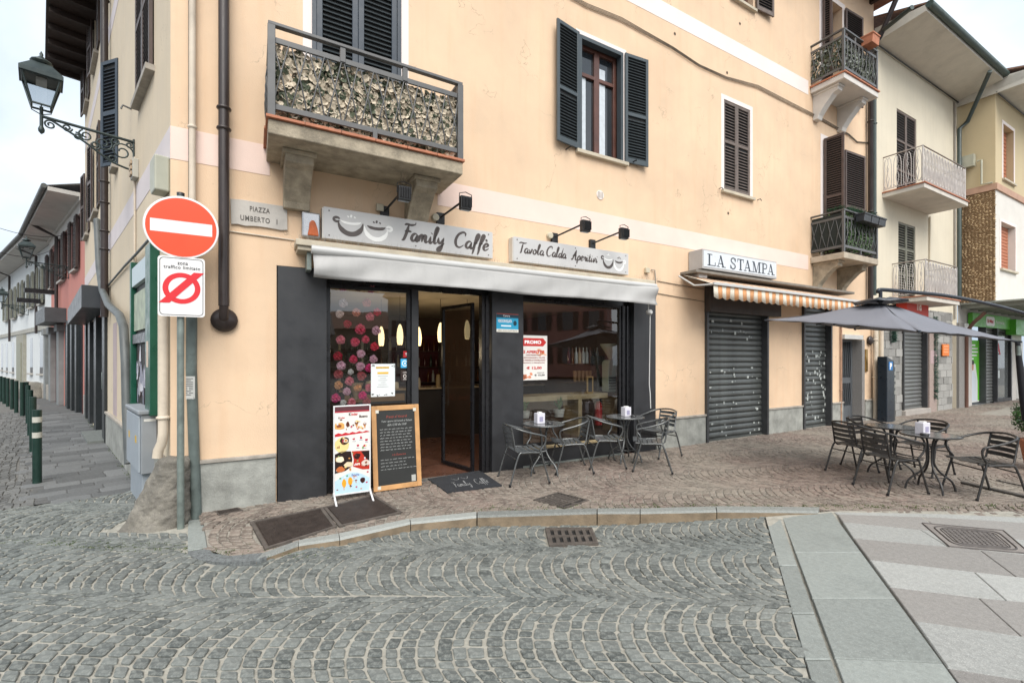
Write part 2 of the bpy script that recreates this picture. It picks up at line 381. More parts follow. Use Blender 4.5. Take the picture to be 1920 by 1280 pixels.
gold = mat('sign_letter', (.075, .06, .055), .45, .1, 10)
whitep = mat('white_print', (.82, .82, .8), .4, .03, 10)
awn = mat('awning_fabric', (.43, .425, .415), .8, .06, 1.2, .15, 120, dirt=.2, streak=.25)
awnb = mat('awning_bar', (.5, .5, .49), .4, .05, 2)
ledge = mat('stone_ledge', (.50, .44, .34), .85, .15, 4, .4, 50, dirt=.4)
charc = mat('floodlight_metal', (.014, .014, .015), .45, .2, 10)
galss = glass('shop_glass', (.93, .95, .95), base=.09)
doorglass = glass('door_glass', (.8, .82, .82), .02)
steel = mat('shutter_steel', (.10, .108, .105), .42, .25, 2.5, .15, 30, metal=.35, dirt=.5, streak=.4, streakcol=(.05, .05, .05))
header = mat('shutter_box', (.06, .048, .042), .6, .25, 4, .2, 40, streak=.5, streakcol=(.02, .018, .016))
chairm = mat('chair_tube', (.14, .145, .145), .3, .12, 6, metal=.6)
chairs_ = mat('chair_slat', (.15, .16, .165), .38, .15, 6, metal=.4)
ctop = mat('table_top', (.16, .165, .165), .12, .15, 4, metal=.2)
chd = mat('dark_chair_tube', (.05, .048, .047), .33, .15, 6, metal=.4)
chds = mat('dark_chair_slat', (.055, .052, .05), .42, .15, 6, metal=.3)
umb = mat('parasol_cloth', (.165, .17, .195), .75, .06, 2, .2, 90)
umbd = mat('parasol_frame', (.03, .035, .045), .35, .1, 5, metal=.3)
cast = mat('cast_iron', (.04, .045, .042), .5, .25, 8, metal=.3)
rust = mat('grate_iron', (.085, .072, .062), .7, .35, 10, .4, 60, speck=.3)
cob = mat('road_cobble', (.092, .102, .097), .7, .3, 9, .8, 45, col2=(.145, .15, .138), patch=(.098, .112, .108), smear=(.26, .27, .248), tone=True, speck=.25)
por = mat('porphyry_sett', (.14, .10, .083), .75, .25, 9, .5, 45, col2=(.165, .125, .105), patch=(.205, .185, .152), smear=(.31, .28, .235), tone=True, speck=.2)
joint = mat('sandy_joint', (.33, .315, .27), .95, .2, 14, .8, 70, dirt=.35)
joint2 = mat('walk_joint', (.27, .25, .215), .95, .25, 14, .8, 70, dirt=.4)
moss = mat('moss', (.06, .09, .02), .95, .4, 30)
lus = mat('luserna_slab', (.115, .118, .118), .75, .25, 5, .5, 40, tone=True, speck=.2)
gsl = mat('green_grey_slab', (.215, .232, .218), .7, .25, 3, .4, 40, tone=True, speck=.35, dirt=.45)
psl = mat('pale_slab', (.315, .32, .305), .7, .12, 3, .3, 40, tone=True, speck=.45, dirt=.35, crack=.4)
bsl = mat('brown_grey_slab', (.222, .212, .199), .75, .15, 3, .3, 40, tone=True, speck=.45, dirt=.1)
# ================================================================ GROUND
g = MB(); g.quad((-120, -60, -.2), (120, -60, -.2), (120, 120, -.2), (-120, 120, -.2))
solo('ground', None, None, WD, (0, 0, 0), g, mat('far_paving', (.13, .125, .12), .9, .2, 3, .5), kind='structure')
def sheet(name, poly, zf, m, step=.25, dz=-.012):   # bed under the stones, follows the height function
    xs = [p[0] for p in poly]; ys = [p[1] for p in poly]; x0, x1, y0, y1 = min(xs), max(xs), min(ys), max(ys)
    import bmesh
    bm = bmesh.new(); bm.faces.new([bm.verts.new((x, y, 0)) for x, y in poly])
    for ax, a, b in (((1, 0, 0), x0, x1), ((0, 1, 0), y0, y1)):
        k = a + step
        while k < b and k < 14:
            co = (k, 0, 0) if ax[0] else (0, k, 0)
            bmesh.ops.bisect_plane(bm, geom=bm.verts[:] + bm.edges[:] + bm.faces[:], plane_co=co, plane_no=ax); k += step
    for v in bm.verts: v.co.z = zf(v.co.x, v.co.y) + dz
    bmesh.ops.recalc_face_normals(bm, faces=bm.faces)
    me = bpy.data.meshes.new(name); bm.to_mesh(me); bm.free(); me.materials.append(m); return me
def stone(mb, q, zf, h=.014, gap=.006, oct_=True, tone=None, tilt=.002, low=.03):
    c = [sum(p[0] for p in q) / 4, sum(p[1] for p in q) / 4]; z0 = zf(*c); tone = R() if tone is None else tone
    per = sum(math.dist(q[i], q[(i + 1) % 4]) for i in range(4)) / 4
    def sh(k): return [(c[0] + (p[0] - c[0]) * k, c[1] + (p[1] - c[1]) * k) for p in q]
    o = sh(1 - 2 * gap / per); tx, ty = U(-tilt, tilt) * 12, U(-tilt, tilt) * 12
    if oct_:
        r = []
        for i in range(4):
            a, b, d = o[i - 1], o[i], o[(i + 1) % 4]; k = U(.04, .2); k2 = U(.04, .2)
            r += [(b[0] + (a[0] - b[0]) * k, b[1] + (a[1] - b[1]) * k), (b[0] + (d[0] - b[0]) * k2, b[1] + (d[1] - b[1]) * k2)]
    else: r = o
    n = len(r); hz = z0 + U(-.003, .003)
    def Z(p): return hz + (p[0] - c[0]) * tx + (p[1] - c[1]) * ty
    ins = 1 - 2 * min(.008, per * .09) / per
    top = [(c[0] + (p[0] - c[0]) * ins, c[1] + (p[1] - c[1]) * ins) for p in r]
    v = [(p[0], p[1], z0 - low) for p in r] + [(p[0], p[1], Z(p) - h * .55) for p in r] + [(p[0], p[1], Z(p)) for p in top]
    fs = [(k * n + i, k * n + (i + 1) % n, (k + 1) * n + (i + 1) % n, (k + 1) * n + i) for k in range(2) for i in range(n)]
    mb.add(v, fs[:n], 0, False, tone); b = len(mb.v) - len(v)
    for q_ in fs[n:]: mb.f.append(tuple(b + i for i in q_)); mb.m.append(0); mb.sm.append(False); mb.tone.append(tone)
    mb.f.append(tuple(b + 2 * n + i for i in range(n))); mb.m.append(0); mb.sm.append(False); mb.tone.append(tone)
def arcs(poly, org, ang, Wd, pitch, wst, lim, bbox):
    """segmental arc paving: columns of width Wd running along the axis, arcs bulging to -axis"""
    ca, sa = math.cos(ang), math.sin(ang); AM = 54; Rr = Wd / 2 / math.sin(math.radians(AM)); out = []
    xa0, xa1, ya0, ya1 = bbox
    for col in range(int(ya0 / Wd) - 1, int(ya1 / Wd) + 2):
        ph = R() * pitch; nst = max(5, round(Rr * math.radians(2 * AM) / wst))
        for row in range(int(xa0 / pitch), int(xa1 / pitch)):
            k0 = row * pitch + ph + (math.sin(row * 1.7 + col) * .011); k1 = (row + 1) * pitch + ph + (math.sin((row + 1) * 1.7 + col) * .011)
            off = U(-.3, .3) / nst; cuts = [0] + [(i + off + U(-.25, .25)) / nst for i in range(1, nst)] + [1]
            for i in range(nst):
                q = []
                for k, t in ((k0, cuts[i]), (k0, cuts[i + 1]), (k1, cuts[i + 1]), (k1, cuts[i])):
                    a = math.radians(-AM + 2 * AM * t)
                    x = k - Rr * math.cos(a) + U(-.007, .007); y = (col + .5) * Wd + Rr * math.sin(a) + .03 * math.sin(x * 1.3 + col) + U(-.005, .005)
                    q.append((org[0] + x * ca - y * sa, org[1] + x * sa + y * ca))
                cx = sum(p[0] for p in q) / 4; cy = sum(p[1] for p in q) / 4
                if not inpoly(cx, cy, poly) or not lim(cx, cy): continue
                out.append(q)
    return out
def parea(q):
    P = []
    for x, y in q:
        if y < .6: return 0
        P.append((960 + f_ * x / y, HY + H * f_ / y))
    cx = sum(p[0] for p in P) / 4; cy = sum(p[1] for p in P) / 4
    if not (0 < cx < 1920 and cy < 1280): return 0
    return abs(sum(P[i][0] * P[(i + 1) % 4][1] - P[(i + 1) % 4][0] * P[i][1] for i in range(4))) / 2
def lay(root, qs, zf, m, name, far=7.5, **kw):
    qs = sorted(qs, key=parea, reverse=True)
    for q in qs[:300]:
        mb = MB(); c = (sum(p[0] for p in q) / 4, sum(p[1] for p in q) / 4)
        stone(mb, q, zf, **kw); o = link(name, mb.mesh(name, m, (c[0], c[1], 0), True), root, (c[0], c[1], 0))
    mb = MB()
    for q in qs[300:]:
        stone(mb, q, zf, oct_=q[0][1] < far, **kw)
    o = link(name + '_field', mb.mesh(name, m, (0, 0, 0), True), root); o['kind'] = 'stuff'
    return qs
# --- road
kf = [(480, 1050), (560, 1021), (637, 1010), (770, 980), (894, 968), (1120, 961), (1200, 961), (1344, 958), (1462, 959), (1534, 960)]
KF = [G(*p) for p in kf]
KB = [G(*p) for p in [(493, 1037), (560, 1013), (635, 1000), (768, 972), (894, 959), (1120, 953), (1200, 953), (1342, 949), (1450, 950), (1537, 951)]]
SL = G(1435.5, 970, dip); SE = G(1522, 1280); dx, dy = SE[0] - SL[0], SE[1] - SL[1]
S0 = (SE[0] + dx * .6, SE[1] + dy * .6)
st1, st2 = G(0, 955), G(248, 920)
road_poly = [S0, (-7.5, S0[1])] + [(-9.5, 2.6)] + [st1, st2, (-4.3, 5.4), (-3.6, 4.85), (-3.3, 4.9), G(353, 975), G(352, 1034), G(367, 1047), G(400, 1053), G(467, 1053)] + [(x, y + .02) for x, y in KF[:9]] + [(SL[0], SL[1] + .03)]
road = Th('road', None, kind='structure'); link('road_bed', sheet('road_bed', road_poly, dip, joint), road.o)
GRc = [G(1022, 990, dip), G(1110, 990, dip), G(1122, 1020, dip), G(1030, 1024, dip)]
GRc = [(x, y) for x, y in GRc]
gpad = [(GRc[0][0] - .03, GRc[0][1] + .03), (GRc[1][0] + .03, GRc[1][1] + .03), (GRc[2][0] + .03, GRc[2][1] - .03), (GRc[3][0] - .03, GRc[3][1] - .03)]
CS = [(-4.1, 4.5), (-3.2, 4.45), (-3.1, 5.2), (-3.9, 5.2)]
rq = arcs(road_poly, (0, 1.28), math.radians(-2), .98, .1, .098, lambda x, y: not inpoly(x, y, gpad) and not inpoly(x, y, CS) and x > -8, (-10, 5, -2, 8))
lay(road.o, rq, dip, cob, 'cobble', gap=.0085, h=.009)
# --- sidewalk
cov = [[G(468, 984), G(605, 957), G(632, 988), G(497, 1030)], [G(606, 957), G(700, 934), G(755, 962), G(636, 988)], [G(1000, 937), G(1046, 923), G(1105, 938), G(1058, 952)]]
wq0 = [G(390, 1028), G(430, 1041)] + KB + [G(1565, 957), G(1920, 966), (14, 4.7), (14, 9)]
fe = A.W(32, 0, 0); fe2 = A.W(-.02, .02, 0)
walk_poly = wq0 + [(40, 10), (fe.x + 8, fe.y + 6), (fe.x, fe.y), A.W(15.4, .3, 0)[:2], A.W(7, .25, 0)[:2], A.W(1, .25, 0)[:2], A.W(.2, .02, 0)[:2], G(380, 973)]
walk_poly = [(p[0], p[1]) for p in walk_poly]
sw = Th('sidewalk', None, kind='structure'); link('sidewalk_bed', sheet('sidewalk_bed', walk_poly, walk, joint2), sw.o)
DZ = [G(800, 900), G(905, 883), G(940, 910), G(835, 922)]
def wl(x, y):
    if y > 18 or x > 21 or x < -4: return False
    if any(inpoly(x, y, c) for c in cov): return False
    s, d = A.sd(x, y); return d > .01
wqs = arcs(walk_poly, (.3, .2), math.radians(9), 1.06, .098, .094, wl, (-5, 28, -6, 18))
lay(sw.o, wqs, walk, por, 'sett', far=5.2, gap=.0055, h=.008, tilt=.001)
# --- kerb stones
kb = Th('kerb', None, kind='structure')
def lerp(a, b, t): return (a[0] + (b[0] - a[0]) * t, a[1] + (b[1] - a[1]) * t)
segs = [(0, 1), (1, 2), (2, 3), (3, 4), (4, 5), (5, 6), (6, 7), (7, 9)]
for i, j in segs:
    m = MB(); ids = list(range(i, j + 1)); n = []
    fr_ = [lerp(KF[i], KF[i + 1], .006)] + [KF[k] for k in ids[1:-1]] + [lerp(KF[j], KF[j - 1], .006)]
    bk = [lerp(KB[i], KB[i + 1], .006)] + [KB[k] for k in ids[1:-1]] + [lerp(KB[j], KB[j - 1], .006)]
    t = R(); hz = .004 + U(-.002, .002); k = len(fr_)
    fi = [lerp(a, b, .18) for a, b in zip(fr_, bk)]
    v = [(x, y, -.2) for x, y in fr_] + [(x, y, hz - .018) for x, y in fr_] + [(x, y, hz) for x, y in fi] + [(x, y, hz) for x, y in bk] + [(x, y, -.1) for x, y in bk]
    for r in range(4):
        for c in range(k - 1): m.add([v[r * k + c], v[r * k + c + 1], v[(r + 1) * k + c + 1], v[(r + 1) * k + c]], [(0, 1, 2, 3)], 1 if r == 0 else 0, False, t)
    for c, rv in ((0, 1), (k - 1, 0)):
        q = [v[r * k + c] for r in range(5)]; m.add(q, [tuple(range(5))], 0, False, t)
    kb.part('kerb_stone', m, [graykerb, kerbside], tone=True)
m = MB()
for q in ([(352, 1038), (367, 1047), (400, 1053), (432, 1054), (467, 1053), (500, 1045), (494, 1036), (430, 1042), (400, 1037), (390, 1028), (353, 1033)],):
    P = [G(*p) for p in q]; m.prism(P, -.1, .003, 'z')
kb.part('curved_kerb', m, mat('mosaic_kerb', (.13, .14, .14), .8, .5, 30, 1, 60, speck=1))
m = MB(); P = [G(*p) for p in [(353, 975), (381, 973), (389, 1027), (352, 1032)]]; m.prism(P, -.1, .005, 'z'); m.tone = [.6] * len(m.f)
kb.part('granite_strip', m, gsl, tone=True, bev=.006)
# --- big slabs on the right
pz = Th('piazza_paving', None, kind='structure')
def pslab(q, m, name='slab', zf=dip, gp=.0035):
    P = [G(*p, zf) for p in q]; c = (sum(p[0] for p in P) / len(P), sum(p[1] for p in P) / len(P)); mb = MB(); n = len(P); t = U(.25, .75)
    # inward offset by gp
    per = math.sqrt(max(.01, abs(sum(P[i][0] * P[(i + 1) % n][1] - P[(i + 1) % n][0] * P[i][1] for i in range(n))) / 2)); k = 1 - gp * 2 / per
    k2 = 1 - (gp + .004) * 2 / per
    o = [(c[0] + (p[0] - c[0]) * k, c[1] + (p[1] - c[1]) * k) for p in P]; i_ = [(c[0] + (p[0] - c[0]) * k2, c[1] + (p[1] - c[1]) * k2) for p in P]
    e = U(-.001, .001) + .002
    v = [(x, y, zf(x, y) - .05) for x, y in o] + [(x, y, zf(x, y) - .004) for x, y in o] + [(x, y, zf(x, y) + e) for x, y in i_]
    fs = [(r * n + a, r * n + (a + 1) % n, (r + 1) * n + (a + 1) % n, (r + 1) * n + a) for r in range(2) for a in range(n)] + [tuple(2 * n + a for a in range(n))]
    mb.add(v, fs, 0, False, t); link(name, mb.mesh(name, m, (c[0], c[1], 0), True), pz.o, (c[0], c[1], 0))
def ext(a, b, py):  # continue a pixel line to another py
    return (a[0] + (b[0] - a[0]) * (py - a[1]) / (b[1] - a[1]), py)
la, lb = (1435.5, 970), (1522, 1280); ra, rb = (1463, 972), (1575, 1280); ba, bb = (1467, 971), (1581, 1280); ea, eb = (1560, 960), (1796, 1280)
ys = [970, 1060, 1150, 1236, 1330, 1500, 1800]
for a, b in zip(ys, ys[1:]): pslab([ext(la, lb, a), ext(ra, rb, a), ext(ra, rb, b), ext(la, lb, b)], gsl, 'border_slab')
ys = [(969, 960), (1035, 1035), (1121, 1121), (1233, 1242), (1400, 1410), (1700, 1710)]
for a, b in zip(ys, ys[1:]): pslab([ext(ba, bb, a[0]), ext(ea, eb, a[1]), ext(ea, eb, b[1]), ext(ba, bb, b[0])], gsl, 'slab')
def crop(x, y): return (1200 + x / 2.667, 880 + y / 2.667)
bl = [[(965, 212), (1500, 222), (1920, 240), (2500, 262)], [(985, 224), (1500, 240), (1920, 266), (2500, 300)], [(1012, 262), (1400, 300), (1920, 352), (2500, 408)], [(1065, 343), (1530, 385), (1920, 425), (2500, 485)], [(1145, 450), (1670, 512), (1920, 540), (2500, 606)], [(1245, 585), (1690, 640), (1920, 662), (2500, 725)], [(1370, 755), (1900, 832), (1960, 840), (2600, 930)], [(1535, 990), (1920, 1052), (2100, 1080), (2700, 1175)], [(1750, 1290), (2150, 1350), (2300, 1372), (2900, 1460)]]
ms = [psl, bsl, psl, bsl, psl, bsl, psl, bsl]
jt = [[], [(1410, 1520)], [(1400, 1540)], [(1700, 1880)], [(1670, 1830)], [(1690, 1905)], [(2050, 2300)], [(1900, 2150)]]
def yat(L, x):
    for a, b in zip(L, L[1:]):
        if x <= b[0] or b is L[-1]: return a[1] + (b[1] - a[1]) * (x - a[0]) / (b[0] - a[0])
for i, (l0, l1) in enumerate(zip(bl, bl[1:])):
    cuts = [(l0[0][0], l1[0][0])] + jt[i] + [(l0[-1][0], l1[-1][0])]
    for (a0, a1), (b0, b1) in zip(cuts, cuts[1:]):
        def seg(L, x0, x1): return [(x0, yat(L, x0))] + [p for p in L if x0 + 2 < p[0] < x1 - 2] + [(x1, yat(L, x1))]
        q = seg(l0, a0, b0) + seg(l1, a1, b1)[::-1]
        pslab([crop(*p) for p in q], ms[i], zf=lambda x, y: 0, gp=.0028)
rb_ = MB(); P = [(S0[0], S0[1]), (14, S0[1]), (14, 5.0), G(1565, 957), (SL[0], SL[1])]
rb_.add([(x, y, -.0006 if i != 4 else -.05) for i, (x, y) in enumerate(P)], [(0, 1, 2, 3, 4)]); pz.part('slab_bed', rb_, joint)
m = MB(); P = [G(1425, 968), G(1425, 950), G(1600, 955), G(1600, 962)]; m.add([(x, y, dip(x, min(y, 4.95)) - .03) for x, y in P], [(3, 2, 1, 0)]); pz.part('slab_bed', m, joint)
# --- side street
ssr = Th('side_street', None, kind='structure')
bm_ = [G(63, 944), G(66, 905), G(64, 845), G(60, 790), G(58, 765)]
wallB = [B.W(s, 0, 0)[:2] for s in (-13.1, -6, -1)]
far = Wh.W(-14, 0, 0)
pave = [st2] + [bm_[0], G(60, 790), (-17.6, 17.0), (far.x - 1.6, far.y - 1.4), (far.x, far.y)] + [(E2.x, E2.y)] + [tuple(p) for p in wallB] + [(-4.3, 5.4)]
link('paving_bed', sheet('paving_bed', pave, lambda x, y: 0, mat('slab_joint', (.1, .1, .098), .9, .2, 10, .5)), ssr.o)
qs = []
for r in range(64):
    s0 = -1.2 - r * .24; x = -.02
    while x < 4.5:
        w = U(.3, .62); q = []
        for a, d in ((s0, x), (s0 - .24, x), (s0 - .24, x + w), (s0, x + w)):
            p = B.W(a + .03 * math.sin(d), -d, 0); q.append((p.x, p.y))
        c = (sum(p[0] for p in q) / 4, sum(p[1] for p in q) / 4)
        if inpoly(c[0], c[1], pave) and c[1] < 14.5: qs.append(q)
        x += w
lay(ssr.o, qs, lambda x, y: 0, lus, 'paving_slab', gap=.003, h=.008, tilt=.0006)
slane = [st1, bm_[0], G(60, 790), (-17.6, 17.0), (far.x - 1.6, far.y - 1.4), (-40, 20), (-18, 3), (-9.5, 2.6)]
link('lane_bed', sheet('lane_bed', slane, lambda x, y: -.005, mat('lane_joint', (.13, .125, .115), .9, .3, 12, .8)), ssr.o)
lq = arcs(slane, (-8, 4), math.radians(135), 1.2, .13, .12, lambda x, y: x > -16 and y < 15, (-14, 14, -14, 10))
mb = MB()
for q in lq: stone(mb, q, lambda x, y: -.004, oct_=False)
o = link('lane_cobble_field', mb.mesh('lane_cobbles', mat('lane_cobble', (.115, .115, .11), .75, .3, 9, .5, 45, tone=True), (0, 0, 0), True), ssr.o); o['kind'] = 'stuff'
# --- weeds in joints
mb = MB()
def tuft(x, y, z, s):
    for _ in range(5):
        a = U(0, 6.3); r = U(.2, 1) * s; b = U(0, 6.3); px, py = x + r * math.cos(b), y + r * math.sin(b)
        mb.add([(px, py, z - .004), (px + .3 * s * math.cos(a), py + .3 * s * math.sin(a), z - .002), (px + .2 * s * math.cos(a + 1), py + .2 * s * math.sin(a + 1), z + U(.3, 1) * s * .35)], [(0, 1, 2)])
for _ in range(420):
    t = R(); x = U(-.4, 6.3); y = kerby(x) + U(.1, .22) + abs(random.gauss(0, .07)); tuft(x, y, walk(x, y), .03 if U(0, 1) < .8 else .045)
for _ in range(260):
    x = -3.2 + random.gauss(0, .8); y = 4.1 - (x + 3.2) * .1 + random.gauss(0, .06); tuft(x, y, 0, .025)
for _ in range(120):
    a = B.W(U(-12, -1), -U(0, .06), 0); tuft(a.x, a.y, 0, .05)
solo('weeds', 'thin green moss and weeds growing in the joints beside the kerb', 'weeds', WD, (0, 0, 0), mb, moss, kind='stuff')
# --- iron covers
def plate(q, name, label, kind, zf=walk):
    P = [Vector((*p, zf(*p) + .003)) for p in q]; c = sum(P, Vector()) / 4; t = Th(name, label, 'manhole cover' if kind != 'g' else 'grate', WD, (c.x, c.y, c.z))
    def bi(a, b): return (P[0] * (1 - a) * (1 - b) + P[1] * a * (1 - b) + P[2] * a * b + P[3] * (1 - a) * b)
    def bar(mb, a0, b0, a1, b1, z0, z1):
        v = [bi(a, b) + Vector((0, 0, z)) for z in (z0, z1) for a, b in ((a0, b0), (a1, b0), (a1, b1), (a0, b1))]
        mb.add(v, [(3, 2, 1, 0), (4, 5, 6, 7), (0, 1, 5, 4), (1, 2, 6, 5), (2, 3, 7, 6), (3, 0, 4, 7)])
    mb = MB(); w = .05
    for a in ((0, 0, 1, w), (0, 1 - w, 1, 1), (0, w, w, 1 - w), (1 - w, w, 1, 1 - w)): bar(mb, *a, -.03, .006)
    t.part('frame', mb, rust)
    mb = MB()
    if kind == 'lines':
        bar(mb, w, w, 1 - w, 1 - w, -.02, -.004); n = 26
        for i in range(n):
            b = w + .02 + (1 - 2 * w - .04) * i / n; bar(mb, w + .02, b, 1 - w - .02, b + .45 / n, -.004, .004)
        t.part('plate', mb, mat('dark_iron', (.055, .042, .036), .6, .3, 10, .3, metal=.3))
    elif kind == 'g':
        v = MB(); bar(v, w, w, 1 - w, 1 - w, -.013, -.012); t.part('pit', v, mat('pit_dark', (.008, .008, .008), .9))
        c_ = [w, .48, .52, 1 - w]
        for b0, b1 in ((w, .14), (.46, .54), (.86, 1 - w)): bar(mb, w, b0, 1 - w, b1, -.03, .003)
        n = 7
        for r in ((.14, .46), (.54, .86)):
            for i in range(n):
                a = w + (1 - 2 * w) * i / (n - 1); h_ = .038; bar(mb, max(w, a - h_), r[0], min(1 - w, a + h_), r[1], -.03, .003)
        t.part('grid', mb, rust)
    else:
        v = MB(); bar(v, w, w, 1 - w, 1 - w, -.012, -.011); t.part('pit', v, MT.get('pit_dark') or mat('pit_dark', (.008, .008, .008), .9))
        bar(mb, .46, w, .54, 1 - w, -.03, .003)
        for i in range(7):
            b = .12 + .76 * i / 7
            bar(mb, .08, b, .46, b + .05, -.03, .003); bar(mb, .54, b, .92, b + .05, -.03, .003)
        t.part('grid', mb, rust)
    return t
plate(GRc, 'drain_grate', 'rusty slotted drain grate set in the grey cobbles below the kerb', 'g', lambda x, y: dip(x, y) + .004)
plate(cov[0], 'access_cover', 'ribbed iron access cover in the sidewalk nearest the road signs', 'lines')
plate(cov[1], 'access_cover', 'ribbed iron access cover in the sidewalk in front of the ice cream stand', 'lines')
plate(cov[2], 'slotted_cover', 'small square slotted cover in the reddish sidewalk in front of the doormat', 's')
plate([G(404, 968), G(446, 960), G(456, 965), G(410, 974)], 'small_cover', 'tiny iron valve cover at the foot of the plinth by the sign poles', 'lines')
P = [G(*crop(1405, 268)), G(*crop(1820, 306)), G(*crop(1960, 425)), G(*crop(1545, 388))]
t = Th('piazza_manhole', 'rectangular manhole cover with gridded iron lattice in the pale piazza slabs', 'manhole cover', WD, (*P[0], .002))
def bi2(a, b): return tuple((P[0][k] * (1 - a) * (1 - b) + P[1][k] * a * (1 - b) + P[2][k] * a * b + P[3][k] * (1 - a) * b) for k in (0, 1))
mb = MB(); mb.prism([bi2(0, 0), bi2(1, 0), bi2(1, 1), bi2(0, 1)][::-1], -.01, .0045, 'z'); t.part('plate', mb, mat('cement_infill', (.22, .2, .185), .85, .2, 20, .5))
mb = MB()
def rr(m_, r, n=4):
    pts = []
    for cx, cy, a0 in ((1 - m_ - r, m_ + r, -90), (1 - m_ - r, 1 - m_ - r, 0), (m_ + r, 1 - m_ - r, 90), (m_ + r, m_ + r, 180)):
        for i in range(n + 1): a = math.radians(a0 + 90 * i / n); pts.append((*bi2(cx + r * math.cos(a), cy + r * math.sin(a)), .006))
    return pts
mb.tube(rr(.01, .01), .007, 4, closed=True); mb.tube(rr(.1, .14), .008, 4, closed=True); mb.tube(rr(.16, .12), .006, 4, closed=True)
for i in range(11):
    a = .2 + .6 * i / 10; mb.tube([(*bi2(a, .2), .006), (*bi2(a, .8), .006)], .005, 4); mb.tube([(*bi2(.2, a), .006), (*bi2(.8, a), .006)], .005, 4)
t.part('lattice', mb, mat('lattice_iron', (.09, .08, .075), .6, .3, 12, metal=.2))
# ================================================================ CORNER BUILDING
cb = Th('corner_building', 'cream stucco corner building with the cafe on its ground floor', 'building', A, (0, 0, 0))
AX, AZ = A.X, A.Z
EAV = 11.5; SEV = 10.55
c0, c1 = .99, 7.10
ctop_ = 2.78
r1a, r1b = AX(1321), AX(1437); r2a, r2b = AX(1503), AX(1556); ea_, eb_ = AX(1579), AX(1619)
rtop = 3.12
etop = AZ(1600, 628)
bw = (AX(1086), AX(1168), AZ(1085, 282), AZ(1085, 64))
cwn = (AX(1357), AX(1406), AZ(1357, 357), AZ(1357, 186))
tw = (AX(1370), AX(1412), AZ(1412, 20), AZ(1412, 20) + 1.6)
bd = (AX(585), AX(752), 4.17, 6.75)
b2 = (AX(1541), AX(1579), 8.25, 10.6)
b3 = (AX(1543), AX(1578), 4.15, AZ(1543, 262))
ops = [(c0, c1, 0, ctop_, .12), (r1a, r1b, 0, rtop, .2), (r2a, r2b, 0, rtop, .2), (ea_, eb_, 0, etop, .35), bw + (.22,), cwn + (.06,), tw + (.2,), bd + (.1,), b2 + (.3,), b3 + (.3,)]
XE = 15.45
mb = MB(); mb.wall(0, XE, 0, EAV, ops)
mb.quad((XE, 0, 0), (XE, 3, 0), (XE, 3, EAV), (XE, 0, EAV))
cb.part('wall', mb, stucco)
# side street wall (own mesh, turned)
def sideW(x, y, z): p = B.W(x, y, z); s, d = A.sd(p.x, p.y); return (s, -d, z)
def conv(mb): mb.v = [sideW(*p) for p in mb.v]; return mb
SW = [(-2.15, -1.0, 5.2, 7.15), (-4.95, -4.62, 5.1, 6.95), (-9.6, -8.5, 5.2, 7.1), (-12.3, -11.4, 5.2, 7.1), (-9.6, -8.5, 8.9, 10.3), (-12.3, -11.4, 8.9, 10.3), (-12.3, -6.4, 0, 2.9), (-2.15, -1.0, 8.9, 10.3)]
mb = MB(); mb.wall(-13.1, 0, 0, EAV, [s + (.15,) for s in SW]); cb.part('side_wall', conv(mb), stucco2)
# painted bands: thin proud coats of render
mb = MB(); za, zb = 3.80, 4.144
mb.box(.002, .92, -.004, .0, za, zb); mb.box(2.95, 12.2, -.004, 0, za, zb); cb.part('painted_band', mb, band)
mb = MB(); mb.box(4.5, 12.2, -.004, 0, 7.95, 8.28); mb.box(0, 4.5, -.004, 0, 7.95, 8.28); cb.part('painted_band', mb, bandv)
mb = MB(); mb.box(-13.1, -.002, -.004, 0, za, zb); mb.box(-13.1, -.002, -.004, 0, 7.95, 8.28); cb.part('painted_band', conv(mb), mat('lilac_band', (.62, .56, .56), .85, .05, 2, .2, 90))
# plinth
for a, b in ((.15, c0 - .01), (c1 + .02, r1a - .01), (r1b + .02, r2a - .02), (r2b + .03, ea_ - .02), (eb_ + .03, XE)):
    m = MB(); m.box(a, b, -.035, .0, -.05, .57); cb.part('plinth_panel', m, plinthm, bev=.004)
    m = MB(); m.box(a - .005, b + .005, -.055, .0, .572, .61); cb.part('plinth_cap', m, plcap, bev=.005)
for a, b in ((-6.35, -3.4), (-3.39, -.3)):
    m = MB(); m.box(a, b, -.035, 0, -.05, .6); cb.part('plinth_panel', conv(m), plinthm); m = MB(); m.box(a, b, -.055, 0, .602, .64); cb.part('plinth_cap', conv(m), plcap)
m = MB(); m.box(-13.1, -12.32, -.035, 0, -.05, .6); cb.part('plinth_panel', conv(m), plinthm)
# eaves and roof
m = MB(); m.prism([(-1.0, EAV - .1), (.5, EAV - .1), (6, EAV + 2.6), (6, EAV + 2.8), (-1.0, EAV + .1)], 0, XE + .4, 'x'); cb.part('roof', m, mat('roof_tile', (.22, .12, .08), .8, .3, 8, .6, 30))
roofS = MB(); roofS.prism([(-.85, SEV - .35), (.5, SEV - .35), (6, SEV + 2.5), (6, SEV + 2.8), (-.85, SEV - .1)], -13.2, .3, 'x'); rp = cb.part('side_roof', conv(roofS), mat('eave_board', (.03, .017, .012), .7, .3, 6, .3))
rb0 = MB(); rb0.box(-13.15, -13.03, -.82, .1, EAV - .52, EAV - .36); rb0.v = rb0.v
for i in range(12):
    q = MB(); x = -13.0 + i * .8; q.box(x, x + .1, -.8, .02, SEV - .5, SEV - .36); cb.part('rafter', conv(q), MT['eave_board'], parent=rp)
for i in range(16):
    q = MB(); x = .2 + i * 1.0; q.box(x, x + .1, -.9, .02, EAV - .24, EAV - .11); cb.part('rafter', q, MT['eave_board'])
